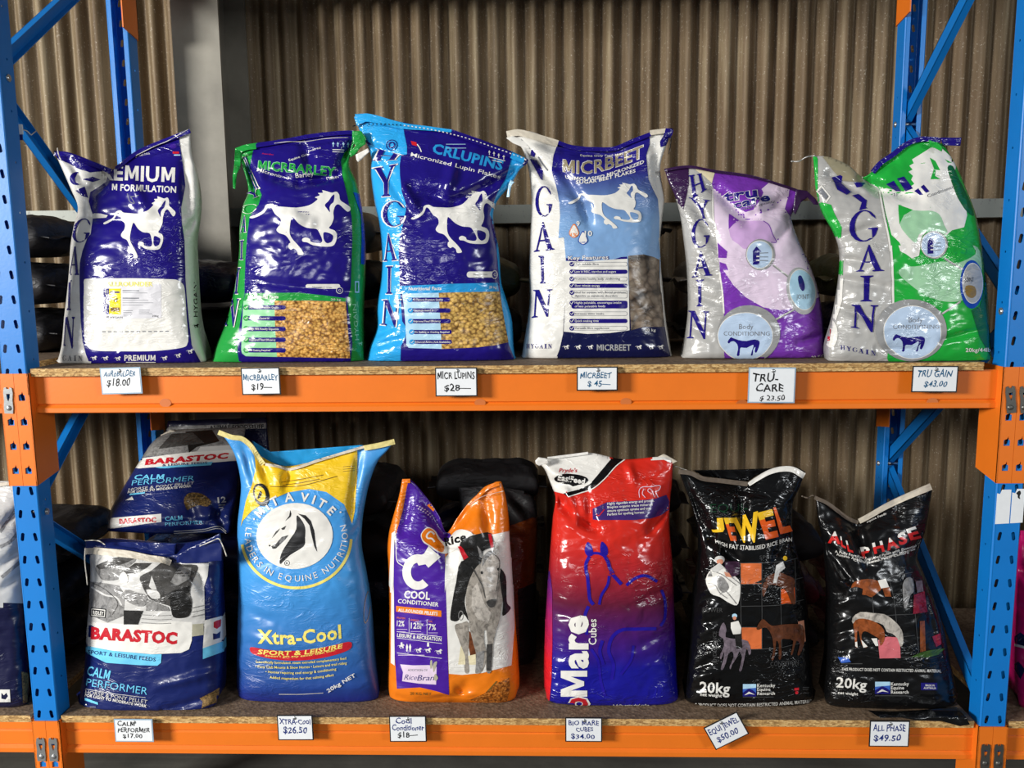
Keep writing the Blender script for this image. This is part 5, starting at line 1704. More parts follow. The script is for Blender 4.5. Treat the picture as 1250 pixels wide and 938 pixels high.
s.poly('lettering', 'white', kB([(80, 714), (102, 682), (125, 724), (112, 726)]))
bars(s, 'lettering', 'photo_mid', *[kB(128, 0)[0], kB(192, 0)[0]], [kB(0, 704)[1], kB(0, 722)[1], kB(0, 740)[1]], 0.9)
s.poly('side_lettering', 'logo_red', kB([(1066, 60), (1090, 48), (1120, 40), (1118, 90), (1090, 112), (1066, 100)]))
s.poly('side_lettering', 'pellet_navy', kB([(1060, 146), (1088, 150), (1116, 130), (1112, 180), (1062, 194)]))
s.poly('torn_corner', 'torn_woven', kB([(1110, 560), (1060, 590), (960, 640), (985, 670), (975, 720), (1010, 700), (1100, 670)]))
s.poly('torn_corner', 'torn_woven', kB([(555, 785), (600, 770), (660, 778), (745, 795), (720, 812), (600, 815)]))
s.stroke('torn_corner', 'photo_pale', kB([(790, 780), (860, 750), (925, 725)]), lambda t: 2.2 * math.sin(math.pi * t) + 0.2)
s.hem('kraft_white', kA([(82, 182), (150, 178), (240, 186), (420, 205), (580, 238), (680, 252), (748, 278)]), lambda t: 9 - 3 * abs(t - 0.3))
s.flap('pellet_navy', kA([(85, 130), (150, 128), (235, 150), (300, 135), (520, 140), (780, 150), (770, 230), (680, 235), (580, 225), (420, 195), (240, 178), (90, 185)]), 0.105, 'mouth_flap', lambda x, y: (670 - y) * 0.0016)
fl = s.flap('pellet_navy', kA([(790, 240), (870, 190), (1000, 130), (1112, 72), (1130, 180), (1125, 282), (1040, 288), (940, 300), (860, 298), (785, 292)]), 0.06, 'folded_label_flap')
s.string('string_white', kA([(88, 188), (84, 260), (90, 340), (98, 400), (104, 465)]), 0.07)
s.string('string_white', kA([(960, 170), (1060, 128), (1105, 112), (1130, 150), (1150, 200), (1166, 245)]), 0.05)
s.string('string_white', kA([(85, 128), (150, 124), (200, 132), (238, 158)]), 0.09)
s.done()
# 8 the same kind, leaning back on the pile
kC, kD = K(4.31, 50, 500), K(6.05, 180, 505)
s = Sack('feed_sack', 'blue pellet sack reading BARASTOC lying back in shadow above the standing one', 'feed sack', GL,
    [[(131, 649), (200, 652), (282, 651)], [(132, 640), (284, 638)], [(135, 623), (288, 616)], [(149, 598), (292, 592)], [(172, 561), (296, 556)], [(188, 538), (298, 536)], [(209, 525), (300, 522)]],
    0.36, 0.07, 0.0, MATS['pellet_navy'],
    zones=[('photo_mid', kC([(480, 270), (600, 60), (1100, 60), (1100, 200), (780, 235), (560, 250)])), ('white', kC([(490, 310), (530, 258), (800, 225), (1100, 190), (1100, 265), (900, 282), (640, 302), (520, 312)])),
           ('light_cyan', kC([(600, 306), (800, 290), (905, 276), (895, 296), (760, 304), (630, 312)])), ('white', kC([(340, 575), (634, 550), (634, 592), (345, 630)]))],
    folds=[((150, 640), (280, 636), 4, 0.006), ((255, 640), (290, 600), 5, 0.010), ((230, 615), (240, 640), 6, 0.008), ((262, 620), (276, 650), 5, 0.012)], lean=0.26, stand=False, nu=60, nv=70,
    prof=[(0, 0.35), (0.08, 0.9), (0.5, 1.0), (0.85, 0.8), (1, 0.1)], puck=0.9)
s.poly('photo_print', 'photo_black', kC([(760, 120), (900, 110), (940, 170), (820, 200), (780, 230)]))
s.poly('photo_print', 'photo_dark', kC([(690, 130), (800, 125), (860, 180), (700, 200), (620, 210)]))
s.poly('photo_print', 'photo_pale', kC([(840, 200), (1000, 190), (1010, 215), (820, 226)]))
s.text('product_name', 'logo_red', 'BARASTOC', *kC(548, 294), 6.4, -0.08, 101, 0.08, 0.35)
s.text('lettering', 'pellet_navy', '& LEISURE FEEDS', *kC(640, 302), 2.6, -0.06, 55, 0.02)
s.text('lettering', 'light_cyan', 'CALM', *kC(490, 370), 5.6, -0.02, 36, 0.03, 0.3)
s.text('lettering', 'light_cyan', 'PERFORMER', *kC(478, 402), 6.2, -0.08, 76, -0.01, 0.3)
s.text('lettering', 'photo_pale', 'HORSE & PONY PELLET', *kC(462, 430), 3.2, -0.1, 80, 0.0, 0.3)
s.text('lettering', 'white', 'FOR LIGHT TO MODERATE WORK', *kC(458, 444), 2.6, -0.1, 78, 0.04, 0.3)
s.poly('lettering', 'light_cyan', kC([(470, 446), (550, 436), (548, 444), (468, 454)]))
s.poly('lettering', 'white', kC([(445, 480), (480, 460), (490, 478)]))
grain('oat_heap', 150, (150, 120, 70), (110, 84, 44), (60, 44, 22))
s.spline('grain_picture', 'oat_heap', kD([(270, 640), (310, 590), (400, 595), (470, 650), (440, 690), (380, 680), (320, 700), (290, 715)]), 3)
s.text('foot_lettering', 'logo_red', 'BARASTOC', *kC(414, 602), 5.6, -0.05, 45, 0.08)
s.text('foot_lettering', 'light_cyan', 'CALM', *kC(655, 586), 5.0, -0.06, 21, 0.02)
s.text('foot_lettering', 'light_cyan', 'PERFORMER', *kC(655, 614), 4.4, -0.06, 46, -0.01)
for q in (0, 10):
    s.stroke('foot_lettering', 'photo_pale', kC([(700, 640 + q), (850, 630 + q), (930, 615 + q), (975, 640 + q)]), 0.8)
s.text('lettering', 'photo_pale', '12', *kD(520, 660), 6.5, -0.1, 10, 0.05)
bars(s, 'lettering', 'photo_mid', *[kD(525, 0)[0], kD(575, 0)[0]], [kD(0, 672)[1], kD(0, 690)[1]], 1.2)
s.flap('kraft_white', kD([(95, 160), (170, 120), (205, 130), (110, 172)]), 0.60, 'mouth_corner')
s.done()
# 9 blue and yellow sack
kA, kB = K(4.691, 260, 520), K(5.86, 280, 710)
film2('fading_blue', (26, 40, 124), (64, 148, 216), at(370, 850, 0.1).z, at(370, 705, 0.1).z, 0.36, 0.4)
film('sun_yellow', (236, 194, 30), 0.36, 0.4)
film('lemon', (240, 222, 110), 0.36, 0.4)
s = Sack('feed_sack', 'tall blue and yellow feed sack with a round white horse-head emblem', 'feed sack', GL,
    [[(290, 858), (370, 860), (452, 857), (464, 851)], [(289, 835), (462, 832)], [(289, 800), (457, 798)], [(290, 760), (453, 745)], [(291, 721), (447, 705)], [(290, 680), (441, 670)], [(290, 640), (442, 640)], [(293, 612), (445, 618)], [(294, 590), (370, 600), (451, 590)], [(288, 560), (340, 575), (400, 570), (462, 562)], [(280, 543), (305, 552), (345, 570), (400, 560), (474, 549)], [(268, 527), (283, 531), (300, 541), (320, 566), (353, 572), (413, 554), (440, 546), (481, 539)]],
    0.17, 0.105, DL, MATS['fading_blue'],
    zones=[('sun_yellow', kA([(225, 120), (240, 190), (245, 250), (225, 335), (190, 430), (172, 520), (160, 580), (172, 545), (222, 488), (300, 438), (430, 384), (550, 362), (650, 380), (750, 450), (796, 560), (812, 490), (826, 300), (826, 100)])),
           ],
    folds=[((353, 574), (350, 596), 7, 0.018), ((315, 560), (330, 592), 6, 0.012), ((440, 548), (430, 610), 5, 0.010), ((430, 610), (428, 640), 5, 0.006), ((298, 545), (310, 590), 5, 0.008), ((300, 745), (340, 762), 5, 0.004), ((300, 775), (345, 790), 5, -0.004), ((440, 640), (428, 655), 4, 0.006)], puck=0.85)
cx, cy = kA(478, 640)
arc = [(cx + 66.5 * math.cos(R(a)), cy + 61.5 * math.sin(R(a)) - 0) for a in np.linspace(2, 172, 40)]
s.stroke('round_emblem', 'lemon', arc, 3.4)
s.ell('round_emblem', 'white', *kA(468, 632), 46.6, 40.2, None, -0.1)
s.arc_text('round_emblem', 'white', 'MITAVITE', cx, cy, 51.5, 44.5, 152, 34, 10.4, 0.05)
s.arc_text('round_emblem', 'white', 'LEADERS IN EQUINE NUTRITION', cx, cy - 0.5, 62.5, 54.2, 166, 378, 7.6, 0.0, True)
for x, y in ((238, 534), (730, 495)):
    s.ell('round_emblem', 'white', *kA(x, y), 1.2, 1.2, n=10)
film('ink_film', (20, 20, 22), 0.36, 0.4)
s.spline('round_emblem', 'ink_film', kA([(480, 515), (505, 535), (528, 580), (528, 640), (520, 690), (440, 742), (390, 792), (384, 765), (400, 715), (440, 652), (478, 590)]), 3)
s.poly('round_emblem', 'ink_film', kA([(488, 503), (530, 512), (562, 545), (580, 600), (586, 650), (597, 722), (580, 690), (566, 630), (553, 570), (525, 532)]))
s.poly('round_emblem', 'ink_film', kA([(444, 483), (450, 505), (446, 520), (414, 546), (437, 516)]))
s.poly('round_emblem', 'ink_film', kA([(392, 588), (420, 572), (410, 594), (398, 596)]))
s.poly('round_emblem', 'ink_film', kA([(338, 644), (362, 605), (385, 588), (372, 608)]))
s.poly('round_emblem', 'ink_film', kA([(336, 690), (360, 678), (396, 636), (434, 626), (412, 654), (362, 702), (344, 706)]))
s.ell('round_emblem', 'ink_film', *kA(326, 686), 1.1, 1.1, n=10)
s.ell('round_emblem', 'ink_film', *kA(425, 786), 3.4, 3.4, (2.8, 2.8), n=18)
s.text('round_emblem', 'ink_film', 'R', *kA(419, 793), 2.8, 0, 2.2)
s.ell('round_emblem', 'ink_film', *kA(278, 396), 9.4, 14.2, None, -0.3)
s.ell('round_emblem', 'sun_yellow', *kA(273, 392), 6.2, 10, None, -0.3)
s.spline('round_emblem', 'ink_film', kA([(262, 400), (274, 375), (284, 390), (272, 415), (258, 418)]), 3)
for P in ([(390, 325), (500, 308), (635, 282)], [(398, 343), (500, 328), (610, 306)], [(330, 350), (500, 345), (712, 290)]):
    s.stroke('small_print', 'brown_ink', kA(P), 0.9)
for y in (236, 250, 262):
    s.stroke('small_print', 'brown_ink', kA([(745, y), (810, y - 6)]), 0.6)
sag = lambda d: (lambda t: d * math.sin(math.pi * min(1, max(0, t))))
s.text('product_name', 'lemon', 'Xtra-Cool', *kB(205, 440), 16.5, -0.06, 102, 0.045, warp=sag(4))
s.spline('name_banner', 'logo_red', kB([(155, 470), (250, 485), (400, 497), (560, 488), (720, 462), (850, 432), (876, 452), (850, 492), (720, 535), (560, 562), (400, 565), (260, 546), (165, 515)]), 3)
s.text('name_banner', 'lemon', 'SPORT & LEISURE', *kB(205, 518), 5.4, -0.07, 103, 0.04, 0.25, warp=sag(4.5))
s.text('name_banner', 'lemon', "doesn't get any easier than this!", *kB(255, 536), 2.6, -0.08, 86, 0.02, 0.2, warp=sag(4))
for x, y, w, tx in ((192, 582, 110, 'Scientifically formulated, steam extruded complementary feed'), (190, 616, 111, '• Pony Club Mounts & Show Horses • Leisure and trail riding'), (262, 652, 86, '• Horses requiring cool energy & conditioning'), (292, 692, 78, 'Added magnesium for that calming effect')):
    s.text('small_print', 'lemon', tx, *kB(x, y), 3.1, -0.04, w, 0.015, warp=sag(3))
s.text('foot_lettering', 'white', '20kg NET', *kB(708, 792), 4.4, -0.53, 39, 0.03)
s.stroke('foot_lettering', 'photo_pale', kB([(355, 806), (510, 806), (672, 797)]), 0.8)
s.ell('side_lettering', 'photo_mid', *kB(985, 180), 4, 21, (3.2, 19), 0.12)
film('cream_paper', (216, 202, 130), 0.6, 0.3)
s.hem('cream_paper', kA([(35, 24), (110, 52), (170, 62), (225, 105), (262, 160), (300, 214)]), 6)
s.hem('kraft_white', kA([(300, 214), (370, 225), (440, 242), (600, 192), (740, 150), (862, 114)]), 3.2)
s.hem('cream_paper', kA([(862, 114), (960, 95), (1036, 76)]), 6.5)
s.flap('sky', kA([(222, 84), (280, 120), (330, 150), (600, 130), (860, 110), (800, 150), (600, 204), (440, 252), (370, 240), (310, 232), (262, 180)]), 0.235, 'back_panel')
s.done()
# 10 orange and violet sack with the grey horse
kA, kB, kC = K(6.053, 465, 575), K(6.053, 465, 715), K(4.69, 555, 630)
film('sack_orange', (232, 122, 22), 0.26, 0.45)
film('sack_violet', (72, 30, 150), 0.26, 0.45)
mottled('horse_grey', (158, 150, 140))
mottled('horse_light', (190, 182, 172))
mottled('horse_brown', (112, 62, 36))
s = Sack('feed_sack', 'orange and violet feed sack with picture of a grey horse and rider', 'feed sack', GL,
    [[(475, 859), (497, 862), (556, 852), (614, 865), (630, 857)], [(473, 838), (560, 842), (634, 836)], [(474, 802), (633, 810)], [(475, 735), (629, 755)], [(474, 690), (626, 710)], [(473, 669), (624, 680)], [(475, 650), (545, 668), (622, 655)], [(479, 634), (540, 660), (580, 640), (621, 632)], [(487, 606), (510, 622), (544, 655), (575, 627), (617, 605)], [(491, 585), (501, 586), (517, 603), (536, 630), (545, 651), (558, 633), (576, 610), (604, 589), (612, 588)]],
    0.17, 0.10, DL, MATS['sack_orange'],
    zones=[('sack_violet', kA([(213, 40), (190, 130), (160, 300), (120, 440), (100, 560), (96, 900)]) + kB([(98, 0), (105, 500), (120, 762), (290, 752), (400, 778), (503, 808), (490, 400), (480, 0)]) + kA([(478, 900), (470, 600), (520, 480), (480, 430), (400, 250), (300, 80)])),
           ('white', kA([(472, 900), (474, 640), (570, 545), (680, 470), (830, 470), (956, 442), (975, 700), (978, 900)]) + kB([(975, 0), (985, 300), (962, 590), (850, 620), (750, 645), (600, 660), (502, 652), (480, 0)])),
           ('white', kA([(82, 462), (108, 442), (100, 560), (95, 900), (62, 900)]) + kB([(62, 0), (98, 0), (105, 592), (76, 572)]))],
    folds=[((545, 652), (548, 690), 8, 0.016), ((520, 610), (540, 655), 6, 0.010), ((575, 615), (556, 650), 7, 0.012), ((592, 610), (598, 652), 7, 0.012), ((500, 600), (492, 650), 6, 0.009), ((558, 850), (568, 840), 7, 0.014), ((480, 850), (500, 856), 4, 0.006)], puck=0.9)
s.stroke('lettering', 'white', kA([(110, 460), (114, 560), (122, 665), (168, 705)]), 1.0)
C0 = kA(275, 748)
s.stroke('product_name', 'white', [(C0[0] + 13.6 * math.cos(R(a)), C0[1] + 16.6 * math.sin(R(a))) for a in np.linspace(48, 300, 36)], 10.2)
s.poly('product_name', 'white', kA([(250, 640), (320, 612), (352, 560), (440, 636), (352, 716), (330, 690), (280, 700)]))
s.text('product_name', 'white', 'COOL', *kB(172, 92), 9.0, 0.06, 31.5, 0.05)
s.text('product_name', 'white', 'CONDITIONER', *kB(128, 128), 4.9, 0.09, 49.5, 0.03)
s.poly('facts_panel', 'orange', kB([(116, 150), (447, 184), (447, 231), (116, 192)]))
s.text('facts_panel', 'white', 'ALL-ROUNDER PELLETS', *kB(130, 190), 3.8, 0.1, 48, 0.05)
for x, y, a, w, hd in ((120, 300, '12%', 9, 'PROTEIN'), (222, 316, '12', 7, 'ENERGY'), (352, 326, '7%', 9, 'OIL')):
    s.text('facts_panel', 'white', a, *kB(x, y), 7, 0.04, w, 0.03)
    s.text('facts_panel', 'orange', hd, *kB(x, y - 56), 2.2, 0.08, 10 if len(hd) > 3 else 5)
    bars(s, 'facts_panel', 'lavender', kB(x, 0)[0], kB(x + 92, 0)[0], [kB(0, y + 22)[1], kB(0, y + 40)[1]], 0.5)
s.text('facts_panel', 'white', 'MJ/kg', *kB(268, 290), 2.8, 0.05, 7.5, 0.02)
s.text('facts_panel', 'white', 'DE', *kB(270, 318), 3.6, 0.05, 5, 0.03)
for x in (210, 342):
    s.stroke('facts_panel', 'white', kB([(x, 240 + (x - 210) * 0.08), (x, 352 + (x - 210) * 0.08)]), 0.5, False)
for y in (340, 388, 498):
    s.stroke('facts_panel', 'white', kB([(122, y), (450, y + 40)]), 0.6, False)
s.text('facts_panel', 'white', 'LEISURE & RECREATION', *kB(122, 378), 4.2, 0.1, 54, 0.045)
for x, y, w in ((150, 450, 9), (275, 478, 10), (345, 478, 10), (425, 488, 10)):
    little_horse(s, *kB(x, y), w, 'white', 'facts_panel')
for x in (195, 218):
    a, b = kB(x, 458)
    s.poly('facts_panel', 'white', [(a, b - 5), (a + 1.4, b - 1), (a + 0.4, b + 5), (a - 0.6, b + 5), (a - 1.4, b - 1)])
for x in (150, 345):
    a, b = kB(x + 5, 432)
    s.poly('facts_panel', 'white', [(a - 1, b - 2), (a + 1, b - 2), (a + 1.4, b + 3), (a - 1.4, b + 3)])
bars(s, 'facts_panel', 'lavender', *[kB(130, 0)[0], kB(440, 0)[0]], [kB(0, 512)[1]], 0.7)
s.poly('bran_label', 'lavender', kB([(144, 582), (240, 590), (356, 588), (412, 600), (408, 732), (280, 724), (158, 706), (165, 640)]))
s.text('bran_label', 'grey', 'ADDITION OF', *kB(200, 632), 2.6, 0.0, 24)
s.text('bran_label', 'deepblue', 'Rice', *kB(172, 694), 6.5, 0.04, 15, -0.01, 0.35)
s.text('bran_label', 'deepblue', 'Bran', *kB(268, 702), 6.8, -0.02, 20, -0.01, 0.35)
for P in ([(365, 560), (378, 552), (380, 600), (366, 612)], [(384, 606), (392, 570), (414, 560), (410, 590), (392, 640)], [(392, 680), (402, 650), (422, 680), (410, 700), (398, 700)]):
    s.spline('bran_label', 'photo_olive', kB(P), 3)
s.spline('name_badge', 'white', kA([(296, 470), (340, 418), (395, 445), (430, 500), (480, 530), (560, 446), (640, 442), (684, 480), (645, 542), (560, 585), (490, 612), (430, 606), (345, 556), (306, 522)]), 4)
s.spline('name_badge', 'sack_orange', kA([(302, 470), (342, 426), (388, 450), (420, 510), (462, 560), (456, 596), (430, 598), (350, 548), (312, 516)]), 4)
s.stroke('name_badge', 'white', kA([(392, 475), (365, 452), (338, 478), (345, 502), (375, 506), (395, 530)]), 2.0)
s.text('name_badge', 'black', 'Rice', *kA(474, 562), 9.2, -0.3, 28, 0.06, 0.12)
for k in range(9):
    t = k / 8
    a, b = kA(262 + 145 * t, 255 + 60 * t + 45 * t * t)
    s.poly('small_print', 'lavender', rect(a, b, a + 1.9, b + 1.2))
    a, b = kA(272 + 138 * t, 278 + 66 * t + 48 * t * t)
    s.poly('small_print', 'lavender', rect(a, b, a + 1.7, b + 1.1))
s.spline('small_print', 'sack_orange', kA([(340, 255), (365, 245), (392, 265), (390, 298), (370, 282)]), 3)
# horse and rider
RP = 'horse_and_rider_picture'
s.spline(RP, 'photo_black', kC([(38, 260), (140, 262), (104, 340), (72, 420), (58, 500), (80, 600), (50, 560), (20, 600), (-10, 602), (-26, 582), (-12, 480), (8, 380)]), 3)
s.spline(RP, 'horse_brown', kC([(70, 660), (120, 700), (130, 830), (100, 835), (84, 770)]), 3)
s.spline(RP, 'horse_grey', kC([(0, 630), (40, 612), (78, 610), (82, 720), (76, 800), (84, 892), (58, 892), (54, 800), (28, 720)]), 3)
s.poly(RP, 'cream', kC([(20, 850), (36, 740), (60, 800), (62, 850)]))
s.poly(RP, 'cream', kC([(76, 800), (120, 790), (124, 850), (84, 852)]))
s.spline(RP, 'horse_grey', kC([(84, 590), (175, 600), (168, 660), (168, 720), (182, 790), (170, 860), (148, 896), (118, 896), (126, 830), (120, 780), (100, 700)]), 3)
s.spline(RP, 'horse_grey', kC([(180, 600), (250, 590), (224, 700), (216, 790), (208, 890), (182, 890), (178, 800), (188, 720)]), 3)
s.spline(RP, 'horse_grey', kC([(150, 275), (122, 295), (92, 350), (70, 420), (64, 500), (84, 600), (130, 650), (200, 650), (246, 620), (266, 520), (272, 440), (258, 380), (210, 290)]), 3)
s.poly(RP, 'horse_light', kC([(100, 420), (130, 380), (170, 500), (210, 560), (190, 610), (130, 590), (96, 520)]))
s.poly(RP, 'photo_dark', kC([(182, 735), (216, 730), (208, 885), (182, 885)]))
s.poly(RP, 'photo_mid', kC([(124, 780), (170, 770), (164, 860), (146, 892), (120, 892)]))
s.spline(RP, 'photo_black', kC([(30, 172), (70, 128), (130, 104), (205, 100), (216, 172), (160, 205), (150, 268), (70, 284)]), 3)
s.poly(RP, 'logo_red', kC([(20, 180), (36, 176), (78, 235), (52, 252)]))
s.poly(RP, 'logo_red', kC([(188, 104), (210, 104), (222, 176), (206, 186)]))
s.spline(RP, 'photo_black', kC([(252, 300), (288, 345), (292, 450), (296, 500), (316, 530), (272, 572), (274, 500), (262, 420)]), 3)
s.spline(RP, 'horse_light', kC([(152, 262), (165, 228), (202, 205), (240, 226), (258, 290), (250, 360), (242, 420), (236, 484), (216, 522), (190, 518), (180, 480), (166, 420), (150, 350), (146, 305)]), 3)
s.spline(RP, 'photo_dark', kC([(182, 488), (210, 476), (236, 480), (228, 510), (206, 524), (188, 512)]), 3)
s.poly(RP, 'photo_mid', kC([(128, 172), (150, 200), (160, 242), (142, 236)]))
s.poly(RP, 'horse_grey', kC([(232, 148), (254, 182), (246, 226), (220, 204)]))
s.spline(RP, 'photo_mid', kC([(165, 228), (200, 200), (212, 212), (180, 245), (156, 290)]), 3)
s.ell(RP, 'photo_black', *kC(154, 325), 1.5, 1.9, n=10)
s.ell(RP, 'photo_black', *kC(246, 305), 1.5, 1.9, n=10)
s.stroke(RP, 'photo_dark', kC([(96, 290), (130, 350), (160, 410), (174, 470)]), 1.0)
s.stroke(RP, 'photo_dark', kC([(205, 208), (250, 250), (248, 330), (236, 430)]), 0.8)
s.ell(RP, 'photo_mid', *kC(36, 570), 3.2, 6, (2.4, 5))
s.text('foot_lettering', 'brown_ink', '20 KG NET', *kB(215, 806), 3.2, 0.02, 26, 0.01)
grain('bran_heap', 150, (206, 140, 70), (170, 96, 30), (100, 52, 14))
s.poly('grain_picture', 'bran_heap', kB([(650, 845), (760, 800), (860, 720), (945, 680), (955, 760), (930, 850), (860, 862), (740, 860)]))
s.stroke('grain_picture', 'brown_ink', kB([(788, 782), (855, 708)]), 1.6, False)
s.stroke('side_lettering', 'photo_pale', kB([(1000, 170), (1004, 240), (1002, 300)]), 1.2)
s.hem('sack_orange', kA([(158, 62), (215, 60)]), 5)
s.hem('sack_orange', kA([(690, 200), (770, 118), (868, 80)]), 5)
s.string('string_white', kA([(650, 255), (740, 195), (830, 168), (905, 150)]), 0.175, 0.0009)
s.done()
# 11 red-to-blue sack
kA, kB = K(6.05, 645, 545), K(4.935, 645, 690)
film2('red_to_blue', (24, 22, 140), (206, 42, 30), at(745, 810, 0.1).z, at(745, 660, 0.1).z, 0.2, 0.6, (92, 24, 52))
film2('blue_to_red', (206, 30, 40), (60, 34, 120), at(672, 800, 0.15).z, at(672, 700, 0.15).z, 0.2, 0.6)
film('line_blue', (34, 20, 150), 0.22, 0.5)
film('ribbon_blue', (62, 40, 110), 0.22, 0.5)
s = Sack('feed_sack', 'red sack fading to blue, drawn with the outline of a mare', 'feed sack', GL,
    [[(667, 868), (750, 870), (829, 865)], [(664, 835), (828, 840)], [(665, 776), (825, 794)], [(668, 721), (823, 739)], [(672, 667), (821, 690)], [(675, 630), (817, 640)], [(678, 608), (750, 613), (818, 610)], [(672, 590), (740, 590), (820, 592)], [(664, 572), (740, 571), (821, 574)], [(654, 563), (680, 558), (718, 553), (760, 561), (810, 558), (822, 562)]],
    0.17, 0.11, DL, MATS['red_to_blue'],
    zones=[('blue_to_red', kB([(0, 0), (128, 0), (146, 160), (146, 480), (140, 700), (126, 850), (118, 930), (0, 930)])),
           ('white', kA([(0, 60), (130, 70), (290, 40), (440, 10), (520, 40), (640, 70), (590, 130), (510, 225), (465, 280), (370, 330), (270, 352), (180, 330), (0, 330)])),
           ('black', kA([(640, 60), (720, 96), (640, 150), (560, 240), (470, 312), (380, 344), (290, 372), (262, 348), (370, 322), (455, 280), (515, 210), (580, 130)])),
           ('white', kA([(905, 40), (905, 105), (1000, 100), (1060, 130), (1150, 130), (1150, 40)]))],
    folds=[((675, 606), (712, 636), 8, 0.020), ((712, 636), (728, 646), 6, 0.016), ((690, 600), (705, 635), 5, -0.014), ((668, 585), (715, 597), 6, 0.010), ((818, 612), (795, 646), 6, 0.016), ((718, 610), (722, 640), 5, 0.010), ((765, 562), (775, 590), 5, -0.006), ((668, 575), (700, 590), 6, -0.010), ((770, 740), (822, 715), 5, 0.004), ((775, 790), (824, 770), 5, 0.004), ((672, 745), (700, 755), 5, 0.004)], puck=1.1)
s.stroke('lettering', 'white', kA([(716, 97), (645, 150), (565, 240), (475, 314), (385, 347), (295, 374)]), 1.2)
s.ell('name_badge', 'black', *kA(317, 245), 20.6, 6.4, None, 0.06)
s.poly('name_badge', 'black', kA([(250, 262), (400, 270), (350, 290), (330, 298), (310, 285)]))
s.text('name_badge', 'white', 'EasiFeed', *kA(218, 244), 6.0, 0.17, 33, 0.05)
s.text('name_badge', 'logo_red', "Pryde's", *kA(224, 196), 5.0, -0.02, 22, 0.02, 0.3)
s.poly('info_ribbon', 'ribbon_blue', kA([(478, 462), (580, 414), (780, 404), (930, 390), (1016, 358), (1056, 450), (1000, 500), (900, 532), (780, 546), (515, 546), (480, 540)]))
for i, tx in enumerate(('Highly digestible energy and protein.', 'Bioplex organic trace minerals', 'ensure optimum uptake and use.', 'Perfect for spelling horses.')):
    s.text('info_ribbon', 'white', tx, *kA(583, 434 + i * 27), 3.0, -0.07, (57, 55, 53, 45)[i], 0.02)
s.stroke('info_ribbon', 'red', kA([(505, 500), (520, 515), (560, 468)]), 1.2)
for P in ([(820, 380), (816, 330), (840, 302), (900, 300), (968, 292), (962, 322), (930, 338)], [(862, 380), (840, 350), (850, 315)], [(895, 345), (880, 332), (886, 316), (905, 322), (930, 378)], [(955, 378), (940, 345)]):
    s.stroke('horse_outline', 'lavender', kA(P), 0.8)
W = 3.4
s.spline('horse_outline', 'line_blue', kA([(416, 770), (436, 708), (466, 735), (478, 800), (440, 812)]), 3)
s.spline('horse_outline', 'line_blue', kA([(530, 770), (541, 704), (582, 745), (584, 800), (550, 812)]), 3)
s.stroke('horse_outline', 'line_blue', kA([(436, 806), (480, 790), (525, 792), (565, 812)]), 3.2)
s.stroke('horse_outline', 'line_blue', kA([(555, 800), (585, 850), (600, 900), (622, 938)]) + kB([(500, 50), (560, 116)]), 4.2)
s.stroke('horse_outline', 'line_blue', kA([(450, 815), (425, 870), (428, 935)]) + kB([(355, 60), (362, 130), (370, 205), (392, 238)]), 4.0)
s.stroke('horse_outline', 'line_blue', kB([(486, 65), (476, 120), (440, 180), (426, 238)]), 3.2)
s.stroke('horse_outline', 'line_blue', kB([(362, 248), (342, 300), (346, 360), (352, 420)]), 4.0)
s.stroke('horse_outline', 'line_blue', kB([(590, 122), (640, 82), (705, 64), (775, 100)]), 3.6)
s.stroke('horse_outline', 'line_blue', kB([(800, 150), (822, 220), (820, 320), (795, 368)]), 3.4)
s.stroke('horse_outline', 'line_blue', kB([(770, 384), (650, 386), (560, 392), (502, 440), (484, 520), (512, 600), (502, 690)]), 4.2)
s.stroke('horse_outline', 'line_blue', kB([(378, 505), (420, 580), (436, 700), (462, 790)]), 3.6)
s.stroke('horse_outline', 'line_blue', kB([(446, 455), (430, 520), (452, 600)]), 4.0)
s.stroke('horse_outline', 'line_blue', kB([(632, 485), (618, 570), (556, 660)]), 3.4)
s.text('product_name', 'white', 'Mare', *kB(354, 792), 32, -math.pi / 2, 99, 0.06)
s.text('product_name', 'white', 'o', *kB(356, 878), 32, -math.pi / 2, 18, 0.11)
s.text('product_name', 'logo_red', 'o', *kB(352, 872), 31, -math.pi / 2, 15.4, 0.05)
s.text('product_name', 'white', 'Cubes', *kB(409, 480), 9.4, -math.pi / 2, 31.5, 0.02)
s.text('product_name', 'white', 'i', *kB(250, 885), 6, -math.pi / 2, 2.4, 0.0)
s.text('small_print', 'white', 'A fully extruded cube', *kB(505, 852), 2.8, -0.01, 45, 0.03)
bars(s, 'small_print', 'lavender', *[kB(500, 0)[0], kB(780, 0)[0]], [kB(0, 860)[1]], 0.7, False)
s.flap('white', kA([(50, 108), (75, 82), (140, 92), (150, 120), (80, 146), (55, 130)]), 0.165, 'mouth_corner')
s.flap('kraft_white', kA([(912, 100), (1000, 58), (1020, 66), (1100, 112), (1060, 132), (1020, 130), (1010, 105)]), 0.2, 'mouth_corner')
s.hem('white', kA([(140, 80), (290, 62), (440, 42)]), 3)
s.done()
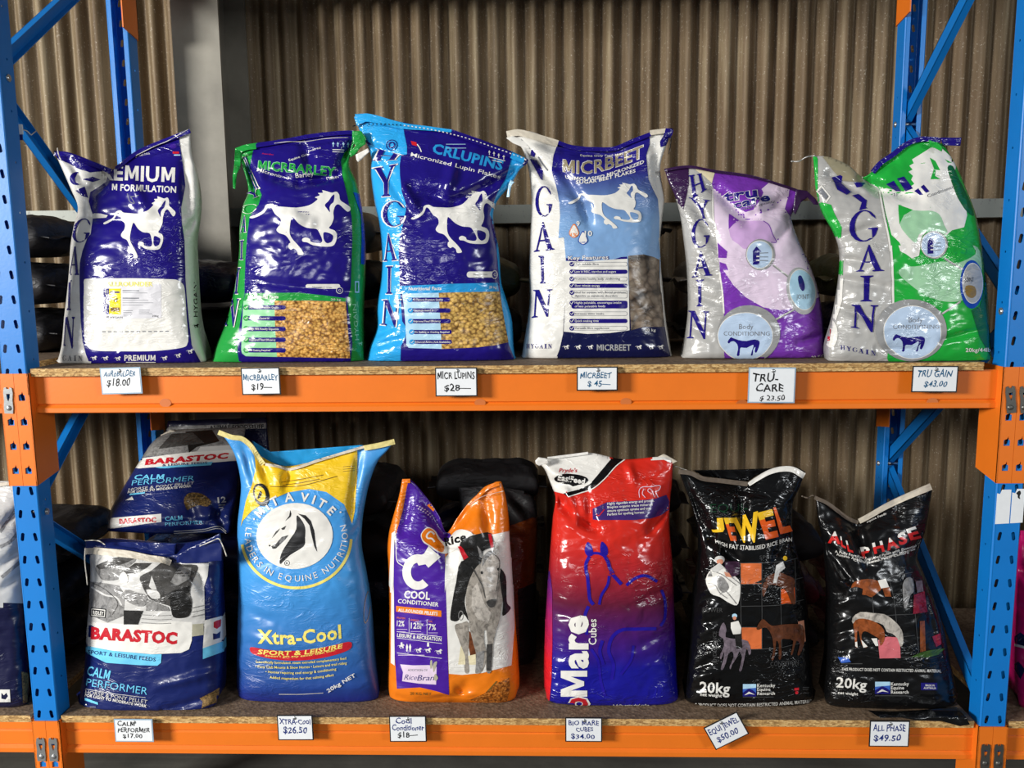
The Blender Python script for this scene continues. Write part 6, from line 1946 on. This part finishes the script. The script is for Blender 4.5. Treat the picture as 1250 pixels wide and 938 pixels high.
# 12 black sack, grid of four pictures
kA, kB = K(5.863, 815, 560), K(4.467, 825, 670)
film('gloss_black', (13, 13, 14), 0.16, 0.75)
film('tile_orange', (214, 110, 60), 0.22, 0.5)
film('grid_grey', (70, 70, 70), 0.3, 0.4)
mottled('bay_brown', (98, 54, 32))
mottled('plum', (62, 36, 58))
mottled('dapple', (112, 100, 110))
film('jewel_yellow', (238, 190, 40), 0.22, 0.45)
film('jewel_orange', (226, 92, 28), 0.22, 0.45)
film('jewel_brown', (170, 70, 24), 0.22, 0.45)
film('logo_blue', (60, 100, 190), 0.25, 0.4)
film('forest', (14, 52, 30), 0.25, 0.4)
s = Sack('feed_sack', 'glossy black feed sack reading JEWEL in orange letters', 'feed sack', GL,
    [[(834, 869), (910, 872), (995, 865)], [(837, 830), (992, 830)], [(842, 780), (988, 775)], [(846, 730), (984, 725)], [(852, 680), (975, 680)], [(851, 645), (968, 650)], [(845, 620), (910, 622), (968, 615)], [(836, 595), (910, 605), (976, 595)], [(828, 574), (861, 585), (913, 592), (937, 577), (969, 570), (983, 576)]],
    0.17, 0.11, DL, MATS['gloss_black'],
    folds=[((835, 592), (868, 655), 7, 0.014), ((868, 655), (905, 690), 7, 0.012), ((905, 600), (906, 660), 8, 0.016), ((960, 655), (945, 685), 5, 0.010), ((968, 615), (975, 650), 5, 0.006), ((875, 660), (880, 685), 5, -0.010)] + [((846, 700 + 13 * i), (872 + 4 * (i % 3), 690 + 13 * i), 3.2, 0.0035 * (1 if i % 2 else -1)) for i in range(12)], puck=1.2)
s.text('product_name', 'forest', 'EQUI-', *kA(305, 385), 10, -0.02, 46, 0.0)
for ch, mt, q in (('J', 'jewel_yellow', [(318, 430), (395, 425), (410, 535), (315, 525)]), ('E', 'jewel_orange', [(400, 425), (470, 425), (492, 592), (450, 588)]), ('W', 'jewel_yellow', [(455, 430), (645, 378), (668, 598), (500, 608)]),
                  ('E', 'jewel_orange', [(636, 392), (748, 362), (790, 560), (700, 582)]), ('L', 'jewel_orange', [(752, 352), (800, 338), (888, 520), (800, 542)])):
    s.letter('product_name', mt, ch, kA(q), 0.07, 'jewel_yellow' if mt == 'jewel_orange' and ch == 'E' else None, 0.72)
s.text('lettering', 'white', 'HIGH FAT STABILISED RICE BRAN', *kA(345, 606), 5.0, -0.02, 92, 0.02, warp=lambda t: 9 * math.sin(math.pi * min(1, t * 1.12)) ** 0.9 if t < 0.9 else 0)
G4 = 'picture_grid'
film('tile_pale', (206, 140, 112), 0.22, 0.5)
s.poly(G4, 'tile_orange', kB([(352, 80), (466, 78), (466, 192), (354, 194)]))
s.poly(G4, 'jewel_orange', kB([(570, 222), (646, 210), (650, 298), (572, 302)]))
s.poly(G4, 'tile_orange', kB([(358, 430), (467, 428), (468, 546), (360, 550)]))
s.poly(G4, 'tile_pale', kB([(664, 398), (696, 390), (706, 505), (672, 518)]))
for P in ([(350, 78), (480, 78), (600, 70), (680, 46)], [(352, 195), (470, 193), (560, 188), (690, 158)], [(355, 314), (470, 312), (560, 308), (695, 278)], [(356, 428), (470, 428)], [(360, 550), (470, 547), (580, 538), (705, 508)],
          [(350, 78), (353, 200), (355, 430), (360, 550)], [(468, 78), (468, 300), (469, 546)], [(568, 74), (570, 300), (576, 538)], [(646, 58), (652, 300)]):
    s.stroke(G4, 'grid_grey', kB(P), 0.8, False)
s.spline(G4, 'white', kB([(165, 165), (200, 105), (235, 88), (275, 110), (320, 150), (348, 185), (348, 260), (332, 308), (285, 292), (240, 262), (190, 240)]), 3)
s.spline(G4, 'photo_mid', kB([(225, 150), (262, 160), (290, 210), (262, 240), (230, 210)]), 3)
s.poly(G4, 'plum', kB([(262, 72), (346, 72), (344, 140), (305, 156), (272, 122)]))
for P in ([(200, 120), (250, 140), (290, 170), (330, 200)], [(180, 190), (215, 200), (240, 240), (280, 270)], [(262, 100), (300, 150), (345, 190)], [(240, 250), (270, 230), (330, 300)]):
    s.stroke(G4, 'photo_mid', kB(P), 0.9)
s.poly(G4, 'photo_mid', kB([(176, 150), (192, 118), (200, 150)]))
s.poly(G4, 'tile_pale', kB([(262, 126), (290, 132), (304, 158), (272, 152)]))
s.ell(G4, 'photo_pale', *kB(238, 60), 5.4, 4.8, n=14)
s.ell(G4, 'tile_pale', *kB(240, 70), 3.4, 3.2, n=12)
s.poly(G4, 'photo_pale', kB([(190, 110), (240, 75), (262, 100), (220, 130)]))
s.spline(G4, 'bay_brown', kB([(470, 215), (498, 152), (560, 130), (604, 146), (645, 170), (640, 230), (648, 296), (628, 296), (602, 236), (560, 204), (504, 200), (478, 262)]), 3)
s.poly(G4, 'photo_black', kB([(428, 188), (482, 162), (490, 180), (450, 190)]))
s.poly(G4, 'photo_pale', kB([(545, 92), (582, 70), (594, 104), (562, 132), (546, 186), (528, 190)]))
s.ell(G4, 'jewel_yellow', *kB(594, 53), 2.6, 2.8, n=12)
s.spline(G4, 'dapple', kB([(235, 472), (245, 422), (262, 402), (276, 440), (272, 482), (330, 492), (390, 502), (410, 560), (398, 578), (386, 540), (372, 600), (358, 662), (344, 662), (360, 592), (345, 560), (332, 592), (306, 632), (298, 656), (292, 644), (314, 592), (308, 560), (286, 572), (272, 622), (256, 658), (244, 656), (260, 600), (262, 560), (246, 604), (241, 578), (262, 530), (258, 490)]), 2)
s.poly(G4, 'photo_black', kB([(318, 464), (356, 464), (362, 540), (330, 546)]))
s.poly(G4, 'white', kB([(300, 402), (340, 392), (356, 430), (352, 462), (312, 466), (300, 432)]))
s.ell(G4, 'pale', *kB(320, 366), 3.2, 2.8, n=12)
s.ell(G4, 'tile_pale', *kB(320, 378), 2.2, 2.4, n=12)
s.spline(G4, 'bay_brown', kB([(438, 432), (468, 384), (492, 396), (522, 420), (570, 414), (650, 410), (690, 420), (700, 480), (692, 532), (672, 578), (660, 576), (672, 522), (655, 502), (640, 552), (632, 578), (624, 572), (638, 502), (600, 492), (572, 497), (574, 560), (571, 598), (558, 600), (560, 522), (546, 502), (540, 562), (530, 606), (519, 602), (531, 540), (520, 472), (496, 432), (470, 432), (450, 442)]), 2)
s.text('lettering', 'grid_grey', 'SPEED', *kB(455, 56), 4.2, -0.03, 22, 0.0)
s.text('lettering', 'grid_grey', 'POWER', *kB(148, 346), 5.2, 0.0, 24, 0.0)
s.text('lettering', 'grid_grey', 'CONDITION', *kB(515, 640), 5.6, -0.06, 34, 0.0)
s.text('lettering', 'grid_grey', 'ENDURANCE', *kB(222, 620), 4.6, -math.pi / 2, 38, 0.0)
s.text('weight_lettering', 'white', '20kg', *kB(128, 782), 13.0, 0.06, 37, 0.03)
s.text('weight_lettering', 'white', 'net weight', *kB(134, 802), 4.0, 0.07, 26, 0.03)
def ker(x0, y0, x1, y1, tx, ys):
    s.poly('research_logo', 'logo_blue', rect(x0, y0, x1, y1))
    w, h = x1 - x0, y1 - y0
    s.poly('research_logo', 'pale', [(x0, y0), (x1, y0), (x1, y0 + h * 0.3), (x0, y0 + h * 0.4)])
    s.poly('research_logo', 'deepblue', [(x0, y1), (x0, y0 + h * 0.7), (x0 + w * 0.45, y0 + h * 0.35), (x0 + w * 0.75, y0 + h * 0.5), (x1, y0 + h * 0.75), (x1, y1)])
    s.poly('research_logo', 'white', [(x0 + w * 0.1, y1 - h * 0.1), (x0 + w * 0.45, y0 + h * 0.6), (x0 + w * 0.9, y1 - h * 0.15), (x0 + w * 0.5, y1 - h * 0.22)])
    for tx_, y, ww in zip(('Kentucky', 'Equine', 'Research'), ys, (22, 16, 21.5)):
        s.text('research_logo', 'white', tx_, tx, y, 4.0, -0.01, ww, 0.02)
    bars(s, 'research_logo', 'grid_grey', x0, tx + 20, [ys[-1] + 2.2], 0.8, False)
a, b = kB(365, 738)
c, d = kB(437, 805)
ker(a, b, c, d, kB(443, 0)[0], [kB(0, 755)[1], kB(0, 775)[1], kB(0, 797)[1]])
s.text('foot_lettering', 'white', 'THIS PRODUCT DOES NOT CONTAIN RESTRICTED ANIMAL MATERIAL', *kB(72, 858), 3.9, 0.0, 150, 0.02, warp=lambda t: 1.6 * math.sin(3 * t) - 4.5 * t * t)
s.poly('foot_lettering', 'logo_red', kB([(645, 760), (670, 758), (670, 772), (645, 774)]))
s.ell('foot_lettering', 'logo_red', *kB(658, 785), 2.0, 2.0, n=10)
bars(s, 'foot_lettering', 'grid_grey', *[kB(690, 0)[0], kB(725, 0)[0]], [kB(0, 755)[1], kB(0, 765)[1], kB(0, 785)[1]], 1.0)
film('brown_paper', (96, 84, 72), 0.6, 0.3)
s.hem('brown_paper', kA([(80, 78), (170, 90), (255, 128), (400, 146), (575, 168)]), 5.5)
s.hem('white', kA([(572, 176), (640, 130), (720, 84), (810, 58), (900, 60), (988, 106)]), lambda t: 4.5 + 3 * t)
s.flap('gloss_black', kA([(180, 85), (500, 80), (760, 70), (640, 120), (575, 165), (400, 145), (255, 127)]), 0.235, 'back_panel')
s.string('string_white', kA([(30, 58), (60, 57), (90, 68), (140, 85)]), 0.225)
s.done()
# 13 black woven sack, mare and foal
kA, kB = K(5.86, 985, 580), K(4.69, 995, 690)
film('woven_black', (15, 15, 16), 0.24, 0.75)
film('tile_pink', (214, 110, 118), 0.25, 0.45)
mottled('chestnut', (142, 74, 36))
mottled('meadow', (60, 92, 34))
film('phase_red', (206, 42, 40), 0.22, 0.4)
mottled('crimson', (132, 26, 48))
s = Sack('feed_sack', 'black woven feed sack reading ALL PHASE with picture of a mare and foal', 'feed sack', GL,
    [[(1007, 865), (1060, 870), (1110, 872), (1164, 875)], [(1005, 848), (1169, 855)], [(1009, 805), (1160, 808)], [(1010, 770), (1151, 765)], [(1011, 735), (1139, 728)], [(1009, 700), (1126, 696)], [(1006, 665), (1060, 676), (1120, 678)], [(999, 637), (1050, 656), (1130, 646)], [(996, 608), (1021, 622), (1047, 640), (1082, 622), (1133, 593), (1138, 598)]],
    0.155, 0.105, DL, MATS['woven_black'],
    folds=[((1047, 642), (1060, 690), 8, 0.016), ((1005, 660), (1040, 710), 6, 0.014), ((1132, 645), (1112, 680), 6, 0.014), ((1020, 700), (1035, 722), 5, -0.010), ((1100, 640), (1090, 600), 6, 0.006), ((1128, 700), (1168, 850), 5, -0.008)] + [((1012, 716 + 12 * i), (1034 + 5 * (i % 3), 708 + 12 * i), 3.2, 0.0035 * (1 if i % 2 else -1)) for i in range(11)], puck=1.2)
for ch, q in (('A', [(166, 410), (232, 402), (240, 498), (152, 486)]), ('L', [(236, 440), (262, 446), (280, 530), (246, 512)]), ('L', [(276, 470), (306, 482), (332, 560), (292, 548)]), ('P', [(376, 520), (450, 512), (458, 590), (396, 600)]),
              ('H', [(466, 490), (536, 472), (556, 548), (484, 568)]), ('A', [(566, 458), (612, 444), (662, 520), (574, 544)]), ('S', [(640, 420), (698, 402), (722, 488), (660, 508)]), ('E', [(706, 390), (772, 366), (818, 450), (738, 470)])):
    s.letter('product_name', 'phase_red', ch, kA(q), 0.06, 'white', 0.62)
vv = lambda t: 10.5 * min(t / 0.42, 1) - 17.0 * max(0, t - 0.42) / 0.58
for i, (tx, x0, w) in enumerate((('A Fully Fortified Extruded Pellet with Essential', 205, 97), ('Amino Acids, Vitamins, Organic Minerals', 216, 94), ('Chelates and Yeast Culture', 330, 67))):
    s.text('small_print', 'white', tx, *kA(x0, 552 + i * 21 + (20 if i == 2 else 0)), 3.0, 0.0, w, 0.01, warp=vv if i < 2 else (lambda t: 4 * min(t / 0.25, 1) - 13 * max(0, t - 0.25) / 0.75))
s.text('small_print', 'white', 'Equine Feeds', *kA(430, 345), 2.6, -0.42, 26, 0.01)
for P in ([(325, 165), (334, 280)], [(428, 100), (448, 180), (460, 280), (472, 400)], [(380, 95), (450, 62), (555, 42)], [(440, 166), (560, 158)], [(400, 288), (560, 280)], [(480, 412), (570, 402)], [(365, 532), (560, 525)], [(558, 70), (570, 280)], [(570, 280), (590, 500)]):
    s.stroke(G4, 'grid_grey', kB(P), 0.8, False)
s.poly(G4, 'tile_pink', kB([(358, 430), (410, 410), (484, 414), (488, 532), (368, 534)]))
s.poly(G4, 'crimson', kB([(562, 172), (622, 150), (640, 268), (558, 280)]))
s.poly(G4, 'dapple', kB([(570, 92), (608, 88), (616, 152), (580, 160)]))
s.spline(G4, 'chestnut', kB([(203, 132), (230, 95), (300, 80), (360, 92), (382, 132), (352, 160), (322, 184), (292, 172), (268, 168), (272, 136), (230, 126)]), 2)
s.poly(G4, 'white', kB([(358, 88), (402, 78), (422, 128), (376, 134)]))
s.poly(G4, 'chestnut', kB([(384, 132), (424, 126), (434, 180), (398, 180)]))
s.spline(G4, 'photo_mid', kB([(498, 110), (520, 74), (552, 78), (562, 150), (542, 172), (522, 242), (505, 242), (500, 180)]), 2)
s.poly(G4, 'crimson', kB([(668, 410), (716, 390), (722, 452), (690, 470)]))
s.poly(G4, 'chestnut', kB([(598, 322), (625, 318), (632, 490), (600, 500)]))
s.poly(G4, 'meadow', kB([(545, 526), (600, 500), (660, 486), (742, 476), (700, 514), (640, 528)]))
s.spline(G4, 'horse_light', kB([(213, 302), (258, 268), (330, 274), (392, 280), (442, 310), (482, 352), (500, 392), (502, 450), (486, 466), (470, 420), (440, 392), (408, 382), (388, 342), (330, 322), (250, 312), (216, 334)]), 2)
s.spline(G4, 'chestnut', kB([(218, 332), (250, 306), (302, 310), (352, 330), (392, 370), (396, 430), (372, 462), (364, 422), (340, 406), (300, 382), (272, 382), (264, 420), (284, 458), (300, 466), (276, 472), (256, 420), (250, 382), (241, 382), (239, 440), (243, 472), (229, 462), (227, 392)]), 2)
s.poly(G4, 'white', kB([(230, 440), (240, 438), (243, 472), (230, 464)]))
s.poly(G4, 'white', kB([(262, 428), (272, 436), (300, 466), (276, 473)]))
s.poly(G4, 'white', kB([(320, 420), (352, 418), (360, 462), (344, 462)]))
s.poly('research_logo', 'logo_blue', kB([(132, 528), (190, 532), (205, 555), (150, 560)]))
bars(s, 'research_logo', 'grid_grey', *[kB(150, 0)[0], kB(270, 0)[0]], [kB(0, 562)[1]], 1.0, False)
s.text('foot_lettering', 'white', 'THIS PRODUCT DOES NOT CONTAIN RESTRICTED ANIMAL MATERIAL', *kB(152, 604), 3.6, 0.02, 121, 0.02)
s.text('weight_lettering', 'white', '20kg', *kB(120, 698), 12.0, 0.09, 37, 0.03)
s.text('weight_lettering', 'white', 'net weight', *kB(132, 738), 3.4, 0.07, 24, 0.03)
a, b = kB(342, 668)
c, d = kB(428, 738)
ker(a, b, c, d, kB(433, 0)[0], [kB(0, 690)[1], kB(0, 712)[1], kB(0, 736)[1]])
s.poly('foot_lettering', 'deepblue', kB(rect(605, 674, 698, 716)))
s.text('foot_lettering', 'white', 'MADE IN', *kB(630, 694), 2.4, 0.02, 11, 0.02)
s.text('foot_lettering', 'white', 'AUSTRALIA', *kB(620, 709), 2.4, 0.02, 15, 0.02)
s.hem('brown_paper', kA([(62, 150), (150, 190), (230, 248), (300, 300), (372, 330)]), 4.5)
s.hem('kraft_white', kA([(366, 318), (450, 272), (560, 208), (700, 140), (880, 62)]), lambda t: 6 + 2 * t)
s.string('brown_paper', [(979, 606), (986, 608), (992, 605), (999, 609)], 0.18, 0.002)
s.flap('woven_black', [(1060, 868), (1085, 870), (1120, 868), (1168, 864), (1178, 874), (1184, 885), (1172, 887), (1150, 881), (1120, 880), (1098, 876), (1075, 877)], 0.045, 'loose_bottom_corner', lambda x, y: -0.053 * min(1, max(0, (y - 867) / 9)))
s.done()
# ------------------------------------------------------------------ next bays and the piles behind
film('magenta', (206, 22, 108), 0.25, 0.45)
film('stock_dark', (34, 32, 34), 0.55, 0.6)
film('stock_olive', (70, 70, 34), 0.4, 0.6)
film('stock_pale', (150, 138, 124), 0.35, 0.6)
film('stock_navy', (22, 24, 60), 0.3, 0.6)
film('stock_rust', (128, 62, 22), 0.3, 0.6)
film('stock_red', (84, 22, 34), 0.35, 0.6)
s = Sack('feed_sack', 'magenta sack in the next bay, half hidden by the right post', 'feed sack', None,
    [[(1242, 868), (1400, 866)], [(1239, 840), (1404, 840)], [(1238, 800), (1404, 800)], [(1239, 760), (1402, 760)], [(1240, 720), (1400, 720)], [(1241, 690), (1398, 690)], [(1243, 665), (1394, 660)], [(1246, 648), (1388, 642)]],
    0.15, 0.11, DL, MATS['magenta'], folds=[((1238, 790), (1260, 770), 5, 0.010), ((1238, 740), (1265, 752), 5, 0.010), ((1240, 690), (1270, 720), 6, 0.012)], puck=1.6, nu=60, nv=60)
s.poly('side_panel', 'darknavy', [(1238, 778), (1246, 772), (1256, 780), (1252, 790), (1240, 786)])
s.poly('side_panel', 'white', [(1238, 786), (1254, 790), (1254, 793), (1238, 789)])
s.poly('side_panel', 'darknavy', [(1236, 812), (1244, 808), (1252, 818), (1246, 830)])
s.hem('magenta', [(1246, 648), (1320, 650), (1388, 642)], 5)
s.done()
s = Sack('feed_sack', 'navy and pale sack in the next bay, left of the left post', 'feed sack', None,
    [[(-110, 868), (36, 868)], [(-112, 830), (37, 835)], [(-112, 780), (36, 780)], [(-110, 730), (34, 730)], [(-108, 690), (32, 690)], [(-106, 650), (30, 650)], [(-104, 615), (27, 615)], [(-98, 585), (22, 588)]],
    0.135, 0.11, DL, MATS['stock_navy'], zones=[('photo_pale', [(-200, 560), (60, 560), (60, 738), (4, 736), (4, 742), (-200, 742)])], folds=[((5, 640), (28, 620), 5, 0.010), ((0, 690), (26, 672), 5, 0.012), ((0, 720), (28, 700), 4, 0.008)], puck=1.6, nu=60, nv=70)
s.poly('side_panel', 'white', [(-20, 842), (12, 842), (13, 857), (-20, 858)])
s.poly('side_panel', 'stock_navy', [(2, 846), (5, 849), (8, 846), (10, 850), (7, 854), (2, 853)])
s.poly('side_panel', 'torn_woven', [(26, 820), (34, 822), (36, 862), (28, 864)])
for P in ([(0, 650), (20, 620), (26, 610)], [(0, 668), (14, 660), (28, 640)], [(2, 705), (20, 690), (30, 680)]):
    s.stroke('photo_print', 'photo_mid', P, 4)
s.hem('kraft_white', [(-98, 586), (-40, 592), (22, 588)], 4)
s.done()
# clear-topped orange sack behind the violet one
s = Sack('feed_sack', 'dark rust-coloured sack with shiny black top, behind the orange and violet sack', 'feed sack', None,
    [[(560, 838), (652, 838)], [(560, 800), (654, 800)], [(560, 740), (654, 742)], [(560, 690), (655, 690)], [(562, 650), (656, 648)], [(562, 622), (655, 618)], [(560, 604), (600, 600), (650, 606)], [(560, 596), (600, 594), (640, 600)]],
    0.42, 0.10, DL, MATS['stock_rust'], zones=[('stock_dark', [(540, 560), (680, 560), (680, 640), (650, 632), (600, 650), (540, 640)]), ('stock_dark', [(632, 720), (680, 700), (680, 860), (636, 860)])], puck=1.5, nu=50, nv=60,
    folds=[((615, 605), (650, 625), 5, 0.010), ((620, 640), (650, 650), 5, 0.010), ((612, 600), (640, 640), 5, -0.010)])
s.hem('stock_dark', [(560, 596), (600, 594), (640, 600)], 4)
s.done()
def pile(xc, z0, mats, grp=None, w=0.37, y0=0.365, y1=0.735, h=0.135, shelf_='upper', where='', jit=0.008):
    rnd = random.Random(int(xc * 1000) + int(z0 * 100))
    z = z0
    for i, mt in enumerate(mats):
        dx, rt = rnd.uniform(-jit, jit), rnd.uniform(-0.03, 0.03)
        band = None
        if isinstance(mt, tuple): mt, band = mt[0], mt[1]
        pillow('stock_sack', where if isinstance(where, str) else where[i], 'feed sack', grp or 'spare sacks lying in piles behind the %s row' % shelf_, xc - w / 2 + dx, xc + w / 2 + dx, y0, y1, z + 0.0008, h, mt, band, xc * 3 + i, rt)
        z += h * 1.0 + 0.017
UP = 'dim spare sack lying flat in a pile behind the upper row of sacks'
LOW = 'dark spare sack lying flat in a pile behind the lower row of sacks'
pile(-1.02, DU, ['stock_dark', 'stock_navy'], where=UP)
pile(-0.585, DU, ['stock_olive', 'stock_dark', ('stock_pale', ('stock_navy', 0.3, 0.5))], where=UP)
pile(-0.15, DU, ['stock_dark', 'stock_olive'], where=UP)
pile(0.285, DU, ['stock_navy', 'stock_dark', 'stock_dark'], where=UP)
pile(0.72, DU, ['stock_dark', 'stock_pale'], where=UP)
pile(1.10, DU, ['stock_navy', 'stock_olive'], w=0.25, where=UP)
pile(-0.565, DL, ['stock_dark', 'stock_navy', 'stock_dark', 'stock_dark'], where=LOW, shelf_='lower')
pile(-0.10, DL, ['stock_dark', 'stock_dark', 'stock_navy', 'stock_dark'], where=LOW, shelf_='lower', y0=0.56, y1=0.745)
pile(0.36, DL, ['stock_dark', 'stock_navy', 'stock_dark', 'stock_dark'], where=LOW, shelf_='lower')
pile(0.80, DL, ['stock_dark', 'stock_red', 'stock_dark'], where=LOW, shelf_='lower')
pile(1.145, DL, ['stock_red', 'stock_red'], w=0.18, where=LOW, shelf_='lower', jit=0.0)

# pile that carries the leaning sack, and the sack with the printed hem at its top
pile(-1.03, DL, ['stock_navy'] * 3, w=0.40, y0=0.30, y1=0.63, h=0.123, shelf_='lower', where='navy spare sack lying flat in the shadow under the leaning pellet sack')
s = Sack('feed_sack', 'navy sack with white hem reading ANIMAL FOODSTUFF, deepest in the shadow on the left', 'feed sack', None,
    [[(250, 790), (345, 790)], [(225, 640), (338, 640)], [(215, 600), (334, 600)], [(208, 560), (330, 560)], [(202, 535), (327, 533)], [(204, 520), (326, 516)], [(205, 514), (326, 510)]],
    0.70, 0.035, DL, MATS['stock_navy'], lean=0.0, nu=40, nv=40, puck=0.8)
s.poly('printed_hem', 'photo_mid', [(203, 521), (325, 516.5), (325, 523.5), (204, 526)])
s.text('printed_hem', 'black', 'ANIMAL FOODSTUFF', 256, 524.3, 4.6, -0.02, 66, 0.02)
s.done()

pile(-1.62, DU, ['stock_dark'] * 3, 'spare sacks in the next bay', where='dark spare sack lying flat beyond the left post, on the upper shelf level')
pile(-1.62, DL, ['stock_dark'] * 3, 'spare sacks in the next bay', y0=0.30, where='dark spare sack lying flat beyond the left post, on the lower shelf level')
# ------------------------------------------------------------------ hand-written price cards
def price_card(px_, lines, rim, label, ang=0.0, Y=-0.006, rough_ink='ink_black', mw=None):
    """px_: left, top, right, bottom of the card"""
    x0, y0, x1, y1 = px_
    c = at((x0 + x1) / 2, (y0 + y1) / 2, Y)
    tl, br = at(x0, y0, Y), at(x1, y1, Y)
    w, h = br.x - tl.x, tl.z - br.z
    sc = w / (x1 - x0)
    root = empty('price_card', (c.x, Y, c.z - h / 2), label, 'price card', 'hand-written price cards')
    tilt = 0.05
    M = Matrix.Translation(c) @ Matrix.Rotation(-ang, 4, 'Y') @ Matrix.Rotation(R(90) - tilt * 0, 4, 'X')
    def plate(name, loops, t, z, mat):
        v, f = curve_mesh(loops, t)
        bm = bmesh.new()
        add_vf(bm, v, f, M @ Matrix.Translation((0, 0, z)))
        bmesh.ops.recalc_face_normals(bm, faces=bm.faces)
        return obj(name, bm, mat, root)
    rw = 0.0032
    plate('card_border', [rect(-w / 2, -h / 2, w / 2, h / 2)], 0.0016, 0.0, rim)
    plate('card_face', [rect(-w / 2 + rw, -h / 2 + rw, w / 2 - rw, h / 2 - rw)], 0.0008, 0.0010, 'card_white')
    rnd = random.Random(int(x0))
    bm = bmesh.new()
    mats = []
    for tx, ink, bx, by, hh, ww, sh in lines:
        if ink not in mats: mats.append(ink)
        v, f = text_mesh(tx, 0.028)
        # hand-written wobble
        tx0, tx1 = min(p[0] for p in v), max(p[0] for p in v)
        k = hh * sc / 0.7
        kx = ww * sc / (tx1 - tx0)
        ph = rnd.uniform(0, 6)
        for q in f:
            vs2 = []
            for i in q:
                a, b = v[i]
                u = (a - tx0) * kx
                wob = 0.0011 * math.sin(u * 260 + ph) + 0.0006 * math.sin(u * 610 + 2 * ph)
                vs2.append(bm.verts.new(M @ Vector((-w / 2 + bx * sc + u + sh * b * k, h / 2 - by * sc + b * k * (1 + 0.12 * math.sin(u * 170 + ph)) + wob, 0.00165))))
            bm.faces.new(vs2).material_index = mats.index(ink)
    bmesh.ops.remove_doubles(bm, verts=bm.verts, dist=1e-6)
    obj('handwriting', bm, mats, root)
    bm = bmesh.new()
    p = M @ Vector((rnd.uniform(-0.004, 0.004), h / 2 - 0.009, 0.0014))
    bmesh.ops.create_uvsphere(bm, u_segments=16, v_segments=8, radius=0.0052, matrix=Matrix.Translation(p) @ Matrix.Diagonal((1, 0.55, 1, 1)))
    tube(bm, [p + Vector((0, 0.001, 0)), Vector((p.x, 0.010, p.z))], 0.0008, 6)
    obj('drawing_pin', bm, 'silver_metal', root, True)
    return root
K1, B1, T1 = 'ink_black', 'ink_blue', 'ink_teal'
price_card((122, 449, 174, 481), [('AuRoBuLDER', T1, 4, 11, 7, 41, 0.25), ('$18.00', K1, 7, 23, 9, 30, 0.2)], 'card_edge_blue', 'price card reading $18.00 below the navy and white premium sack', 0.02)
price_card((294, 449, 343, 482), [('MICRBARLEY', T1, 2.5, 16, 7, 44, 0.0), ('$19—', K1, 12, 28, 8, 26, 0.1)], 'card_black', 'black-edged price card reading $19 below the barley sack', 0.01)
price_card((531, 449, 583, 484), [('MICR LUPINS', K1, 3, 14, 8.5, 46, 0.0), ('$28—', K1, 11, 29, 8, 33, 0.0)], 'card_black', 'black-edged price card reading $28 below the lupin sack')
price_card((704, 448, 754, 477), [('MICRBEET', T1, 4, 14, 7, 38, 0.1), ('$ 45—', T1, 13, 24, 6.5, 28, 0.1)], 'card_black', 'black-edged price card reading $45 below the beet sack')
price_card((914, 449, 970, 492), [('TRU-', K1, 4, 17, 10, 31, 0.1), ('CARE', K1, 9, 29, 9, 33, 0.0), ('$ 23.50', K1, 14, 40, 6, 30, 0.1)], 'card_edge_blue', 'largest price card, reading TRU-CARE, below the silver and purple sack', -0.01)
price_card((1114, 447, 1168, 479), [('TRU GAIN', T1, 5, 13, 8, 41, 0.2), ('$43.00', T1, 14, 25, 7, 27, 0.25)], 'card_black', 'black-edged price card reading TRU GAIN $43.00 below the green sack', -0.01)
price_card((139, 878, 188, 906), [('CALM', K1, 4, 9, 6, 22, 0.1), ('PERFORMER', K1, 4, 17.5, 6, 41, 0.15), ('$17.00', K1, 10, 25, 5.5, 25, 0.0)], 'card_edge_blue', 'price card reading CALM PERFORMER $17.00 on the lower beam', 0.0, -0.010)
price_card((338, 873, 383, 904), [('XTRA-Cool', B1, 3, 12, 7, 39, 0.0), ('$26.50', B1, 7, 24, 8.5, 30, 0.1)], 'card_black', 'price card reading XTRA-Cool $26.50 below the blue and yellow sack', 0.01)
price_card((475, 874, 521, 906), [('Cool', B1, 8, 10, 7, 20, 0.0), ('Conditioner', B1, 3, 19, 7, 40, 0.1), ('$18—', K1, 10, 28.5, 7, 25, 0.0)], 'card_black', 'price card reading Cool Conditioner $18 below the orange and violet sack', 0.01)
price_card((690, 876, 735, 906), [('BIO MARE', B1, 4, 10, 6, 37, 0.0), ('CUBES', B1, 13, 18, 5.5, 21, 0.0), ('$34.00', B1, 7, 27.5, 6, 29, 0.0)], 'card_black', 'price card reading BIO MARE CUBES $34.00 below the red and blue sack')
price_card((864, 877, 909, 908), [('EQUI JEWEL', B1, 3, 12.5, 7.5, 39, 0.0), ('$50.00', B1, 7, 25, 7.5, 28, 0.1)], 'card_black', 'crooked price card reading EQUI JEWEL $50.00 turned askew on the lower beam', 0.50)
price_card((1062, 880, 1109, 912), [('ALL PHASE', B1, 4, 13, 8, 38, 0.0), ('$49.50', B1, 5, 25.5, 7.5, 32, 0.1)], 'card_black', 'price card reading ALL PHASE $49.50 below the black woven sack')
